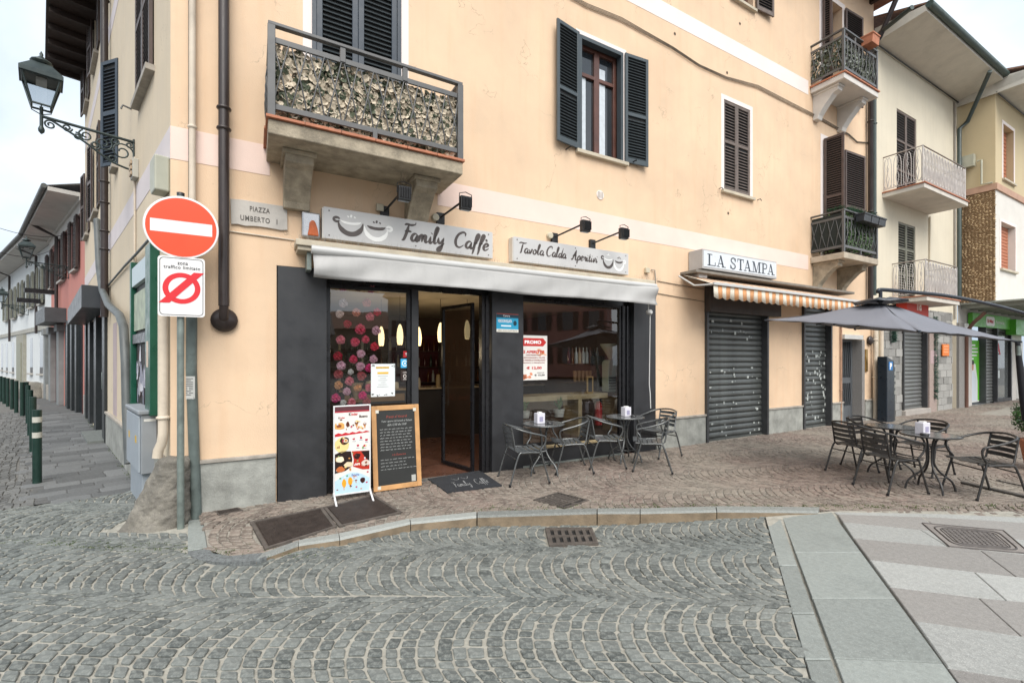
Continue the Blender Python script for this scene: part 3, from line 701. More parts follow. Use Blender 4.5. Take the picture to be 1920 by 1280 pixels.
# --- shutters with single slats
def slatmesh(w, m, d=.03, h=.035, nm='slat'):
    k = MB(); k.add([(0, 0, -h / 2), (w, 0, -h / 2), (w, d, h / 2), (0, d, h / 2), (0, .004, -h / 2 - .006), (w, .004, -h / 2 - .006), (w, d + .004, h / 2 - .006), (0, d + .004, h / 2 - .006)],
      [(0, 1, 2, 3), (7, 6, 5, 4), (0, 4, 5, 1), (3, 2, 6, 7), (0, 3, 7, 4), (1, 5, 6, 2)]); return k.mesh(nm, m)
def shutter(root, org, ang, w, h, mf, ms_, rails=(.5,), pitch=.052, st=.055, label=None, flip=1, base=None):
    """louvred leaf hinged at org=(x,y,z) in root frame, swinging along angle ang"""
    sh = root.hold('shutter', label=label); sh.location = Vector(org) - root.off; sh.rotation_euler = (0, 0, ang)
    m = MB(); t = .035; m.box(0, st, -t / 2, t / 2, 0, h); m.box(w - st, w, -t / 2, t / 2, 0, h)
    zs = [0] + [r * h for r in rails] + [h]
    for i, z in enumerate(zs):
        a = .09 if i == 0 else .06; m.box(st, w - st, -t / 2 + .001, t / 2 - .001, z if i == 0 else (z - a if i == len(zs) - 1 else z - a / 2), z + a if i == 0 else (z if i == len(zs) - 1 else z + a / 2))
    o = link('frame', m.mesh('frame', mf), sh); bevel(o, .004, 1)
    bk = MB(); bk.box(st, w - st, .012, .016, .05, h - .05); link('backing', bk.mesh('backing', mat('shutter_dark', (.012, .013, .014), .9)), sh)
    me = slatmesh(w - 2 * st, ms_)
    for i in range(len(zs) - 1):
        z = zs[i] + (.09 if i == 0 else .03) + pitch * .5
        while z < zs[i + 1] - .05: link('slat', me, sh, (st, -.014, z)); z += pitch
    return sh
def window(root, x0, x1, z0, z1, y, mf, panes=2, tr=None, pane=None, label=None, cz=None):
    w = root.hold('window', label=label); off = root.off
    m = MB(); m.ring(x0, x1, z0, z1, .05, y - .03, y + .03); n = panes
    for i in range(n):
        a = x0 + .05 + (x1 - x0 - .1) * i / n; b = x0 + .05 + (x1 - x0 - .1) * (i + 1) / n
        m.ring(a, b, z0 + .05, z1 - .05, .055, y - .045, y + .02)
        if tr: zt = z0 + (z1 - z0) * tr; m.box(a + .055, b - .055, y - .044, y + .019, zt - .03, zt + .03)
    root.part('frame', m, mf, parent=w, bev=.004)
    m = MB(); m.quad((x0, y, z0), (x1, y, z0), (x1, y, z1), (x0, y, z1)); root.part('pane', m, pane or winglass, parent=w)
    return w
def sill(root, x0, x1, z, m=None, d=.07):
    q = MB(); q.box(x0, x1, -d, .2, z - .06, z); root.part('sill', q, m or ledge, bev=.006)
def trim(root, x0, x1, z0, z1, w=.1, m=None, bottom=False):
    q = MB(); q.box(x0 - w, x0, -.006, 0, z0, z1 + w); q.box(x1, x1 + w, -.006, 0, z0, z1 + w); q.box(x0, x1, -.006, 0, z1, z1 + w); root.part('trim', q, m or bandv)
# blue window
x0, x1, z0, z1 = bw; sill(cb, x0 - .08, x1 + .08, z0); trim(cb, x0, x1, z0, z1, .07)
window(cb, x0, x1, z0, z1, .17, woodf, 2, .72, label='brown wooden window between the slate shutters')
for k_ in (0, 1): xa_ = x0 + .12 + k_ * (x1 - x0 - .1) / 2; m = MB(); m.box(xa_, xa_ + .14, .160, .164, z0 + .1, z0 + (z1 - z0) * (.74 if k_ == 0 else .84)); cb.part('pane_strip', m, wstrip)  # pale blue-white strips just in front of the dark panes, making them brighter
m = MB(); m.box(x0, x0 + .05, -.01, .1, z0, z1); m.box(x1 - .05, x1, -.01, .1, z0, z1); m.box(x0 + .05, x1 - .05, -.012, .1, z1 - .06, z1); cb.part('shutter_frame', m, navy2)
shutter(cb, (x0 - .52, -.11, z0), .16, .5, z1 - z0, navy2, navyslat, (.45,), .05, label='slate grey shutter opened to the left')
shutter(cb, (x1 + .02, -.03, z0), -.1, .5, z1 - z0, navy2, navyslat, (.45,), .05, label='slate grey shutter opened to the right')
# closed brown shutters
x0, x1, z0, z1 = cwn; trim(cb, x0, x1, z0, z1, .09); sill(cb, x0 - .1, x1 + .1, z0)
wd = (x1 - x0) / 2; shutter(cb, (x0, .02, z0), 0, wd - .004, z1 - z0, brownl, brownl, (.55,), .062, .05); shutter(cb, (x0 + wd, .02, z0), 0, wd, z1 - z0, brownl, brownl, (.55,), .062, .05)
# top right window
x0, x1, z0, z1 = tw; sill(cb, x0 - .05, x1 + .05, z0); window(cb, x0, x1, z0, z1, .15, woodf); shutter(cb, (x1 + .06, -.04, z0 + .02), -.08, .55, z1 - z0, brownl, brownl, (.5,), .06)
# big balcony door shutters
x0, x1, z0, z1 = bd; trim(cb, x0, x1, z0, z1 + .4, .1); wd = (x1 - x0 - .1) / 2
m = MB(); m.ring(x0, x1, z0 - .1, z1, .05, -.02, .08); cb.part('shutter_frame', m, navy, bev=.005)
shutter(cb, (x0 + .05, .02, z0), 0, wd - .004, z1 - z0 - .06, navy, navyslat, (.42,), .06, .07); shutter(cb, (x0 + .05 + wd, .02, z0), 0, wd, z1 - z0 - .06, navy, navyslat, (.42,), .06, .07)
# balcony doors at right
for (x0, x1, z0, z1), zz in ((b2, 0), (b3, 1)):
    window(cb, x0, x1, z0, z1, .24, brown, 1, .6, label=None); trim(cb, x0, x1, z0, z1, .12)
    if zz: shutter(cb, (x0 - .02, -.03, z0), -1.45, .42, z1 - z0, brown, brownd, (.5,), .055); shutter(cb, (x1 + .06, -.05, z0), -.05, .92, z1 - z0 - .05, brown, brownd, (.5,), .055)
    else: shutter(cb, (x0 - .06, -.04, z0), -1.3, .2, z1 - z0, brown, brownd, (.5,), .055); shutter(cb, (x1 + .06, -.05, z0), -.05, .8, z1 - z0, brown, brownd, (.5,), .055)
# side street windows
sp = Th('x', None) if False else None
def sshut(x0, h0, ang, w, z0, z1, mf, ms_):
    sh = cb.hold('shutter'); p = sideW(x0, -h0, z0); sh.location = p; sh.rotation_euler = (0, 0, B.a - A.a + ang)
    m = MB(); m.ring(0, w, 0, z1 - z0, .06, -.018, .018); m.box(.06, w - .06, -.017, .017, (z1 - z0) * .5 - .04, (z1 - z0) * .5 + .04); link('frame', m.mesh('frame', mf), sh)
    bk = MB(); bk.box(.05, w - .05, .01, .014, .05, z1 - z0 - .05); link('backing', bk.mesh('backing', MT['shutter_dark']), sh)
    me = slatmesh(w - .12, ms_); z = .1
    while z < z1 - z0 - .08:
        if abs(z - (z1 - z0) * .5) > .05: link('slat', me, sh, (.06, -.014, z))
        z += .062
for i, (a, b, c, d) in enumerate(SW):
    if i == 6: continue
    m = MB(); m.quad((a, .13, c), (b, .13, c), (b, .13, d), (a, .13, d)); cb.part('pane', conv(m), winglass)
    m = MB(); m.box(a - .06, b + .06, -.09, .1, c - .07, c); cb.part('sill', conv(m), plcap)
    if i in (0, 7):
        sshut(a, .03, 0, (b - a) / 2, c, d, brown, brownd); sshut((a + b) / 2, .03, 0, (b - a) / 2, c, d, brown, brownd)
    elif i == 1: sshut(-4.98, .19, .45, .44, c, d, navy, navy)
    else: sshut(b, .02, .0, .5, c, d, brownd, brownd); sshut(a - .5, .1, .1, .5, c, d, brown, brown)
# --- balconies
ironrail = railm
def balcony(root, x0, x1, d, zs, th, ms_, tile=True, cor=None, rail=None, style='bow', h=1.02, post=.05, bz=.1, slabm=None, corb=(.25, .25), cw=.2, ch=.42, cd=.55):
    b = root.hold('balcony')
    m = MB(); m.box(x0, x1, -d, 0, zs - th, zs); root.part('slab', m, slabm or stonec, parent=b, bev=.012)
    for cx in ([x0 + corb[0], x1 - corb[1]] if cor is not None else []):
        m = MB(); P = [(0, zs - th), (-cd, zs - th), (-cd, zs - th - .13), (-cd * .8, zs - th - .17), (-cd * .45, zs - th - ch * .62), (-cd * .25, zs - th - ch * .86), (-cd * .2, zs - th - ch), (0, zs - th - ch)]
        m.prism([(y, z) for y, z in P], cx - cw / 2, cx + cw / 2, 'x'); m.box(cx - cw / 2 - .03, cx + cw / 2 + .03, -cd - .03, -.002, zs - th - .05, zs - th - .002); root.part('corbel', m, cor, parent=b, bev=.012)
    if tile:
        n = max(2, round((x1 - x0) / .33)); w = (x1 - x0 + .04) / n
        for i in range(n):
            m = MB(); m.box(x0 - .02 + i * w, x0 - .02 + (i + 1) * w - .005, -d - .03, -d + .25, zs + .001, zs + .03 + U(0, .004)); root.part('edge_tile', m, terr, parent=b, bev=.004)
        for xx in (x0, x1):
            m = MB(); m.box(xx - .03, xx + .03, -d + .252, 0, zs + .001, zs + .03); root.part('edge_tile', m, terr, parent=b)
    z0 = zs + .04; rm = rail or railm; i_ = .03
    X0, X1, Y = x0 + i_, x1 - i_, -d + i_
    m = MB(); m.box(X0 - .03, X1 + .03, Y - .03, Y + .03, z0 + h - .035, z0 + h); m.box(X0 - .03, X0 + .03, Y + .03, 0, z0 + h - .035, z0 + h); m.box(X1 - .03, X1 + .03, Y + .03, 0, z0 + h - .035, z0 + h)
    root.part('handrail', m, rm, parent=b, bev=.006)
    m = MB(); p = post / 2
    bl_ = [(x - p, x + p, Y - p, Y + p, z0 - .03, z0 + h - .035) for x in (X0, X1)]
    n = 3
    for i in range(1, n): x = X0 + (X1 - X0) * i / n; bl_.append((x - p * .8, x + p * .8, Y - p * .6, Y + p * .6, z0 + h - .19, z0 + h - .035))
    bl_.append(((X0 + X1) / 2 - p * .7, (X0 + X1) / 2 + p * .7, Y - p * .6, Y + p * .6, z0 - .03, z0 + bz))
    for q_ in bl_: m = MB(); m.box(*q_); root.part('post', m, rm, parent=b, bev=.004)
    zt, zb_ = z0 + h - .17, z0 + bz
    m = MB()
    for z in (zt, zb_): m.box(X0 + p, X1 - p, Y - .012, Y + .012, z - .028, z + .028); m.box(X0 - .012, X0 + .012, Y + p, 0, z - .028, z + .028); m.box(X1 - .012, X1 + .012, Y + p, 0, z - .028, z + .028)
    root.part('rail', m, rm, parent=b, bev=.003)
    def bars(P0, P1, nrm):
        L = math.dist(P0, P1); n = max(2, round(L / .17))
        for i in range(n):
            for s_ in (0, 1):
                a = (i + (.08 if s_ == 0 else .92)) / n; e = (i + (.92 if s_ == 0 else .08)) / n; pts = []
                for k in range(7):
                    t = k / 6; q = a + (e - a) * t; bow = .05 * math.sin(math.pi * (1 - t)) * (1.6 * t if t < .5 else .8) if style == 'bow' else 0
                    pts.append((P0[0] + (P1[0] - P0[0]) * q + nrm[0] * (bow + .006 * s_), P0[1] + (P1[1] - P0[1]) * q + nrm[1] * (bow + .006 * s_), zt - .02 + (zb_ - zt + .04) * t))
                mm = MB(); mm.tube(pts, .0075, 4, caps=False); root.part('bar', mm, rm, parent=b)
    bars((X0, Y), (X1, Y), (0, -1)); bars((X0, 0), (X0, Y), (-1, 0)); bars((X1, Y), (X1, 0), (1, 0))
    return b
bs0 = dict(x0=.885, x1=3.02, d=.78)
balcony(cb, .885, 2.99, .78, 4.10, .15, stonec, cor=stonec, h=.94, corb=(.31, .36), cw=.28, ch=.52, cd=.5, post=.07)
balcony(cb, AX(1519), AX(1519) + 1.62, .72, 8.13, .13, stonec, cor=mat('white_corbel', (.6, .57, .53), .8, .08, 4, dirt=.2), slabm=MT['white_corbel'], h=.97, ch=.62, cd=.55, corb=(.2, .3))
balcony(cb, AX(1519), AX(1519) + 1.62, .72, 4.1, .14, stonec, tile=False, cor=stonec, h=.93, ch=.58, cd=.55, corb=(.2, .3), slabm=mat('weathered_slab', (.42, .36, .28), .85, .2, 5, .4, dirt=.3))
# --- leaf screens hung on the balconies
def leafscreen(name, label, x0, x1, d, z0, z1, mats_, n, size, wfront=.8, parts=300, grp=None, wb=.7):
    t = Th(name, label, 'leaf screen', A, ((x0 + x1) / 2, -d, z0)); L = []
    for i in range(n):
        k = R(); side = R()
        if side < wfront: x, y = U(x0, x1), -d + U(.0, .07); ax = 0
        elif side < (1 + wfront) / 2: x, y = x0 + U(-.03, .05), -U(.02, d); ax = 1
        else: x, y = x1 + U(-.05, .03), -U(.02, d); ax = 1
        z = U(z0, z1); s = size * U(.6, 1.25)
        L.append((x, y, z, s, ax, x < x0 + .05))
    def leaf(mb, l, m_):
        x, y, z, s, ax, lf = l; a = U(-1.2, 1.2); tilt = U(-.6, .6); yaw = U(-.6, .6); c, q = math.cos(a), math.sin(a)
        P = [(0, 0, 0), (-.45, .1, .35), (-.42, .08, .75), (0, -.05, 1.05), (.42, .08, .75), (.45, .1, .35), (0, -.1, .55)]
        vs = []
        for u_, v_, w_ in P:
            u2, w2 = (u_ * c - (w_ - .5) * q) * s, (u_ * q + (w_ - .5) * c) * s; v2 = v_ * s + w2 * tilt + u2 * yaw
            vs.append((x + (u2 if ax == 0 else v2 * (-1 if lf else 1)), y - (v2 if ax == 0 else 0) + (u2 if ax else 0), z + w2))
        mb.add(vs, [(0, 6, 2, 1), (6, 3, 2), (0, 5, 4, 6), (6, 4, 3)], m_)
    for l in L[:parts]:
        mb = MB(); leaf(mb, l, 0); t.part('leaf', mb, mats_[0] if R() < wb else mats_[1])
    mb = MB()
    for l in L[parts:]:
        leaf(mb, l, 0 if R() < wb else 1)
    t.part('leaf_mass', mb, mats_, kind='stuff'); return t
leafscreen('leaf_screen', 'beige faded artificial ivy screen behind the railing of the large balcony over the cafe', .94, 2.94, .72, 4.16, 4.88, [leafb, leafg], 3400, .066)
leafscreen('leaf_screen', 'grey green artificial ivy screen behind the railing of the topmost corner balcony', AX(1519) + .05, AX(1519) + 1.47, .66, 8.27, 8.95, [leafg, mat('silver_leaf', (.2, .22, .19), .6, .3, 10)], 1400, .07, .6, 0, wb=.72)
leafscreen('leaf_screen', 'bright green artificial hedge screen on the balcony above the striped awning', AX(1519) + .3, AX(1519) + 1.5, .66, 4.2, 5.1, [mat('hedge_leaf', (.035, .11, .03), .6, .3, 14, col2=(.12, .2, .07)), leafg], 1500, .05, .9, 0)
m = MB(); m.box(AX(1519) + .03, AX(1519) + .05, -.66, -.02, 4.2, 5.0); m.box(AX(1519) + .05, AX(1519) + 1.5, -.6, -.58, 4.2, 4.95)
solo('privacy_cloth', 'black privacy cloth behind the side railing of the balcony above the striped awning', 'cloth', A, (AX(1519), -.3, 4.2), m, mat('black_net', (.02, .025, .022), .9))
def planter(x, y, z, w, d, h, mm, label, grp=None, nm='window_box'):
    t = Th(nm, label, 'planter', A, (x, y, z), group=grp); m = MB()
    m.prism([(y - d / 2 + .02, z), (y + d / 2 - .02, z), (y + d / 2, z + h), (y - d / 2, z + h)], x - w / 2, x + w / 2, 'x'); t.part('box', m, mm, bev=.005)
    m = MB(); m.box(x - w / 2 - .01, x + w / 2 + .01, y - d / 2 - .012, y + d / 2 + .012, z + h - .03, z + h + .004); t.part('rim', m, mm, bev=.004); return t
bx = AX(1519)
for i in range(3): planter(bx + .62 + i * .36, -.83, 4.82, .33, .19, .18, mat('grey_plastic', (.03, .032, .036), .5, .1, 5), ['grey plastic window box nearest the railing corner above the striped awning', 'middle grey plastic window box on the railing above the striped awning', 'grey plastic window box at the far end of the railing above the striped awning'][i], 'window boxes on the balcony railing')
planter(bx + 1.05, -.78, 9.02, .32, .26, .22, terr, 'terracotta planter hung on the railing of the topmost corner balcony', nm='terracotta_planter')
mb = MB()
for _ in range(900):
    x = U(bx + .2, bx + 1.5); y = -.7 + U(-.06, .06); z = 5.08 + U(-.02, .06); a = U(0, 6.3)
    mb.add([(x, y, z), (x + .015, y, z), (x + .05 * math.cos(a), y + .05 * math.sin(a), z + U(.0, .06))], [(0, 1, 2)])
for _ in range(300):
    x = bx + .03 + U(-.04, .04); y = U(-.7, -.35); z = 5.08 + U(-.02, .05); a = U(0, 6.3)
    mb.add([(x, y, z), (x + .015, y, z), (x + .05 * math.cos(a), y + .05 * math.sin(a), z + U(.0, .06))], [(0, 1, 2)])
solo('garland', 'green pine garland laid along the handrail above the striped awning', 'garland', A, (bx + .7, -.7, 5.05), mb, mat('pine_green', (.012, .07, .02), .7, .3, 20), kind=None)
# --- downpipes on the cafe facade
def pipe_(root, pts, r, m, name='downpipe', clips=(), n=12):
    q = MB(); q.tube(pts, r, n)
    for z in clips:
        P = None
        for a, b in zip(pts, pts[1:]):
            if min(a[2], b[2]) <= z <= max(a[2], b[2]): t = (z - a[2]) / (b[2] - a[2]); P = [a[k] + (b[k] - a[k]) * t for k in range(3)]
        if P: q.tube([(P[0], P[1], z - .02), (P[0], P[1], z - .008), (P[0], P[1], z + .008), (P[0], P[1], z + .02)], [r * 1.02, r * 1.35, r * 1.35, r * 1.02], n)
    return root.part(name, q, m)
px = AX(420, .11); pipe_(cb, [(px, -.11, EAV), (px, -.11, 2.27)], .052, pipe, clips=[4.4, 4.18, 7, 9])
m = MB(); zc = AZ(420, 599, .11)
m.lathe([(.03, -.10), (.05, -.09), (.125, -.05), (.13, -.03), (.10, .0)], px, 0, 20, cz=zc, axis='y'); m.tube([(px, -.11, 2.36), (px, -.11, zc + .03), (px, -.06, zc)], .045, 10); cb.part('pipe_rosette', m, pipe)
px = AX(361, .06); pipe_(cb, [(px, -.06, EAV), (px, -.06, 3.1)], .032, pipec, clips=[4.15, 6.5])
px = AX(355, .03); pipe_(cb, [(px, -.03, EAV), (px, -.03, 3.2)], .009, pipe, 'conduit', n=6)
px = AX(1632, .1); pipe_(cb, [(px, -.95, EAV - .0), (px, -.3, 10.1), (px, -.1, 9.9), (px, -.1, 3.0), (px + .02, -.1, 2.9)], .06, pipe, clips=[8, 5.6, 4.2])
px = AX(1639, .09); pipe_(cb, [(px, -.09, 9.8), (px, -.09, 3.4)], .05, pipeg, clips=[8, 5.6, 4.2])
px = AX(1641, .1); pipe_(cb, [(px, -.1, 2.6), (px, -.1, .05)], .055, pipec, 'pipe_foot', clips=[1.2, 2.2])
px = AX(1577, .04); pipe_(cb, [(px, -.04, 2.6), (px, -.04, .05)], .022, mat('rusty_pipe', (.36, .22, .15), .7, .3, 6), 'conduit', clips=[.9], n=8)
# side street pipes
def P3(x, y, z): return sideW(x, y, z)
px = B.X(196, .09); pipe_(cb, [P3(px, -.09, EAV - .4), P3(px, -.09, 2.5)], .06, pipe, clips=[9, 8.6, 6, 5.1, 4.7, 4.15, 3.8])
px = -.05; pipe_(cb, [P3(px, -.055, 2.75), P3(px, -.055, .92), P3(px + .0, -.065, .82), P3(px - .03, -.09, .74), P3(px - .03, -.10, .66)], .046, pipec, 'pipe_foot', clips=[1.08])
px = B.X(322, .03); pipe_(cb, [P3(-.05, -.05, 2.7), P3(-.05, -.05, .75)], .012, pipec, 'conduit', n=6)
Q = [(B.X(a, .12), B.Z(a, b, .12)) for a, b in ((182, 412), (186, 500), (192, 545), (204, 572), (224, 590), (232, 612), (236, 680), (238, 770), (243, 868))]
pipe_(cb, [P3(x, -.12, z) for x, z in Q], .055, greypipe, 'sleeve_pipe')
px = B.X(253, .02); pipe_(cb, [P3(px, -.02, 4.55), P3(px, -.02, 3.0)], .014, pipec, 'conduit', n=6)
pipe_(cb, [P3(B.X(203), -.03, B.Z(203, 540)), P3(B.X(238), -.03, B.Z(238, 500)), P3(B.X(262), -.05, B.Z(262, 480)), P3(B.X(300), -.05, B.Z(300, 440))], .018, greypipe, 'conduit', n=6)
# cable across the facade
ck = [(1060, -8), (1100, 14), (1165, 40), (1205, 62), (1260, 92), (1310, 125), (1360, 148), (1420, 165), (1480, 196), (1540, 226), (1590, 254), (1606, 268), (1628, 270)]
for k in range(4):
    m = MB(); m.tube([(AX(a, .02), -.02 - .006 * k, AZ(a, b, .02) + .012 * k * (1 + .3 * math.sin(i))) for i, (a, b) in enumerate(ck)], .006, 5, caps=False); cb.part('cable', m, mat('cable_sheath', (.20, .16, .12), .7, .3, 10))
for za_, y0 in ((0, 543), (0, 566)):
    m = MB(); m.tube([(AX(1232), -.012, AZ(1232, y0 - 16)), (AX(1321), -.012, AZ(1321, y0))], .007, 5); cb.part('cable', m, MT['cable_sheath'])
m = MB(); m.tube([(AX(430), -.012, AZ(430, 434)), (AX(552), -.012, AZ(552, 451))], .009, 5); cb.part('conduit', m, pipec)
# little fixings
for a, b in ((1348, 354), (1420, 375)):
    m = MB(); x, z = AX(a), AZ(a, b); m.tube([(x, 0, z), (x, -.07, z), (x + .02, -.08, z - .04)], .009, 6); cb.part('shutter_stay', m, black)
for a, b in ((1068, 276), (1190, 302)):
    m = MB(); x, z = AX(a, .1), AZ(a, b, .1); m.tube([(x, 0, z + .0), (x, -.14, z), (x - .02, -.16, z - .02)], .011, 6); cb.part('shutter_stay', m, black)
for a, b in ((247, 205), ):
    m = MB(); x, z = B.X(a), B.Z(a, b); m.tube([P3(x, 0, z), P3(x, -.1, z + .02), P3(x, -.12, z - .04)], .014, 6); cb.part('shutter_stay', m, railm)
m = MB(); x, z = AX(1125), AZ(1125, 366); m.lathe([(.075, -.012), (.08, 0)], x, 0, 16, cz=z, axis='y')
cb.part('air_vent', m, bandv)
m = MB()
for i in range(4): m.box(x - .055 + .03 * i, x - .042 + .03 * i, -.016, -.01, z - .05, z + .05)
cb.part('air_vent_slot', m, plcap)
for a, b in ((1365, 400), (1265, 64), (1387, 45), (1363, 137), (583, 0)):
    m = MB(); x, z = AX(a), AZ(a, b); m.lathe([(.03, -.004), (.012, .01)], x, 0, 8, cz=z, axis='y'); cb.part('wall_hole', m, mat('hole_dark', (.1, .07, .05), .9))
# roller shutters
def roller(root, x0, x1, z0, z1, y, hdr=True, pitch=.118, mm=None, stick=()):
    r = root.hold('roller_shutter'); m = MB()
    m.box(x0, x0 + .06, y - .16, y + .03, z0, z1); m.box(x1 - .06, x1, y - .16, y + .03, z0, z1); root.part('guide', m, mat('guide_rail', (.06, .062, .065), .5, .2, 5, metal=.3), parent=r, bev=.005)
    k = MB(); w = x1 - x0 - .12; pr = [(0, 0), (-.016, .012), (-.026, .04), (-.024, .07), (-.012, .1), (0, .112), (.004, .112), (.004, 0)]
    k.prism(pr, 0, w, 'x'); me = k.mesh('slat', mm or steel); z = z0 + .06; i = 0
    while z < z1 - .05:
        o = root.pc('slat', me, (x0 + .06, y, z), r); z += pitch; i += 1
    m = MB(); m.box(x0 + .06, x1 - .06, y - .03, y + .02, z0, z0 + .055); root.part('bottom_bar', m, mm or steel, parent=r)
    q = MB(); q.quad((x0, y + .05, z0), (x1, y + .05, z0), (x1, y + .05, z1), (x0, y + .05, z1)); root.part('backing', q, black, parent=r)
    return r
roller(cb, r1a, r1b, .03, 2.72, .1); roller(cb, r2a, r2b, .04, 3.1, .1)
m = MB(); m.box(r1a - .01, r1b + .32, -.14, -.002, AZ(1325, 583, .14), rtop + .06); m.box(r1a, r1b, .0, .09, 2.7, rtop); cb.part('shutter_box', m, header, bev=.006)
mb = MB()
for (a, b) in [(1360 + U(-30, 60), U(600, 640)) for _ in range(16)] + [(U(1330, 1430), U(690, 820)) for _ in range(44)]:
    s = U(.02, .07); x, z = AX(a, -.07), AZ(a, b, -.07); mb.box(x, x + s * U(.4, 1.2), .072, .0745, z, z + s * U(.5, .9))
for _ in range(60):
    a, b = U(1508, 1552), U(660, 790); s = U(.03, .08); x, z = AX(a, -.07), AZ(a, b, -.07); mb.box(x, x + s * .8, .072, .0745, z, z + s)
cb.part('torn_stickers', mb, mat('old_paper', (.42, .45, .43), .8, .3, 12), kind='stuff')
# entrance
E0 = cb.hold('entrance_door'); z1 = etop - .12
m = MB(); m.ring(ea_ + .02, eb_ - .15, .05, z1, .05, .2, .25); m.box(ea_ + .07, eb_ - .2, .21, .24, .05, .45); m.box(ea_ + .07, eb_ - .2, .21, .24, 1.05, 1.2)
cb.part('leaf', m, mat('door_grey', (.10, .11, .12), .5, .15, 4), parent=E0)
n = 9
for i in range(n): x = ea_ + .09 + (eb_ - ea_ - .33) * i / (n - 1); m = MB(); m.tube([(x, .2, .45), (x + .02, .195, .75), (x - .02, .195, .95), (x, .2, 1.05)], .008, 5); m.tube([(x, .2, 1.2), (x + .02, .195, 1.6), (x - .02, .195, 2), (x, .2, z1 - .05)], .008, 5); cb.part('bar', m, MT['door_grey'], parent=E0)
m = MB(); m.quad((ea_, .24, 0), (eb_, .24, 0), (eb_, .24, etop), (ea_, .24, etop)); cb.part('pane', m, winglass, parent=E0)
gran = mat('grey_granite', (.22, .21, .20), .8, .25, 60, .4, speck=.8)
m = MB(); m.box(eb_ - .14, eb_, -.03, .3, 0, z1); cb.part('door_jamb', m, gran, bev=.01)
m = MB(); m.box(ea_ - .05, eb_ - .2, -.08, .2, z1 + .005, etop); cb.part('door_lintel', m, mat('pale_lintel', (.5, .5, .48), .8, .1, 6), bev=.006)
m = MB(); x = AX(1621); m.box(x, x + .1, -.035, -.005, 1.35, 1.95); cb.part('doorbell_panel', m, mat('brass', (.4, .27, .1), .35, .2, 6, metal=.8), bev=.004)
m = MB(); x = AX(1628); m.lathe([(.02, -.1), (.09, -.08), (.13, -.05), (.1, 0)], x, 0, 16, cz=AZ(1628, 638), axis='y'); cb.part('pipe_rosette', m, pipe)
# ---- shopfront of the cafe
sf = cb.hold('shopfront')
def SP(nm, m, mm, bev=0): return cb.part(nm, m, mm, parent=sf, bev=bev)
w1a, w1b = AX(612), AX(772); d0, d1 = AX(785), AX(906); p1, p2 = AX(921), AX(979); w2a, w2b = AX(979), AX(1168); p3 = AX(1186)
for a, b in ((c0 + .01, w1a), (p1, p2), (p3, c1)):
    m = MB(); m.box(a, b, -.035, .1, .02, ctop_ - .01); SP('panel', m, dkpanel, .004)
m = MB(); m.box(c0, c1, .1, .14, 2.62, ctop_); SP('top_beam', m, black)
m = MB(); m.ring(w1a + .002, w1b, .04, 2.62, .05, .04, .1); m.box(w1a + .052, w1b - .05, .041, .1, .09, .42); SP('window_frame', m, black, .004)
m = MB(); m.box(w1b + .002, d0, .0, .12, .02, 2.62); SP('mullion', m, dkpanel, .004)
m = MB(); m.quad((w1a + .05, .07, .42), (w1b - .05, .07, .42), (w1b - .05, .07, 2.57), (w1a + .05, .07, 2.57)); SP('pane', m, galss)
zz0 = .36
m = MB(); m.ring(w2a + .002, w2b, .34, 2.62, .045, .04, .1); SP('window_frame', m, black, .004)
m = MB(); m.quad((w2a + .04, .07, zz0), (w2b - .04, .07, zz0), (w2b - .04, .07, 2.58), (w2a + .04, .07, 2.58)); SP('pane', m, galss)
m = MB(); m.box(w2a, w2b, -.005, .1, .07, .30); SP('base_panel', m, dkpanel)
m = MB(); m.box(w2a, w2b, -.03, .12, .302, .338); SP('sill', m, mat('wood_sill', (.42, .33, .19), .6, .15, 10), .004)
m = MB(); m.box(w2a, w2b, -.03, .1, .0, .068); SP('step', m, mat('stone_step', (.22, .24, .22), .8, .15, 8))
m = MB()
for i in range(4): x = AX(1168) + .01 + i * (p3 - w2b - .02) / 4; m.box(x, x + .03, .02 + .02 * (i % 2), .1, .03, 2.62)
m.box(w2b, p3, .1, .12, .03, 2.62); SP('folding_frame', m, black)
m = MB()
for i in range(4): x = d1 - .02 + i * (p1 - d1) / 4; m.box(x, x + .035, .0 + .02 * (i % 2), .1, .03, 2.62)
SP('folding_frame', m, black)
m = MB(); m.box(d0, d1, -.03, .14, .0, .05); SP('threshold', m, mat('metal_threshold', (.4, .4, .4), .35, .2, 8, metal=.7), .004)
# the open glass leaf swung into the room
dl = cb.hold('door'); dl.location = Vector((AX(893), .1, .06)); dl.rotation_euler = (0, 0, math.radians(104))
m = MB(); m.ring(0, .78, 0, 2.45, .045, -.02, .02); o = link('frame', m.mesh('frame', black), dl)
m = MB(); m.quad((.04, 0, .04), (.74, 0, .04), (.74, 0, 2.41), (.04, 0, 2.41)); link('pane', m.mesh('pane', doorglass), dl)
m = MB(); m.tube([(.7, -.06, .9), (.7, -.06, 1.3)], .012, 8); m.tube([(.7, -.06, .95), (.7, 0, .95)], .008, 6); m.tube([(.7, -.06, 1.25), (.7, 0, 1.25)], .008, 6); link('handle', m.mesh('handle', galv), dl)
m = MB(); put(m, 'Family', .12, .4, 1.0, 1.1, -.012, bold=.01, shear=.3); put(m, 'Caffe', .44, .64, 1.0, 1.1, -.012, bold=.01, shear=.3); link('lettering', m.mesh('lettering', plain('#8c3a2a')), dl)
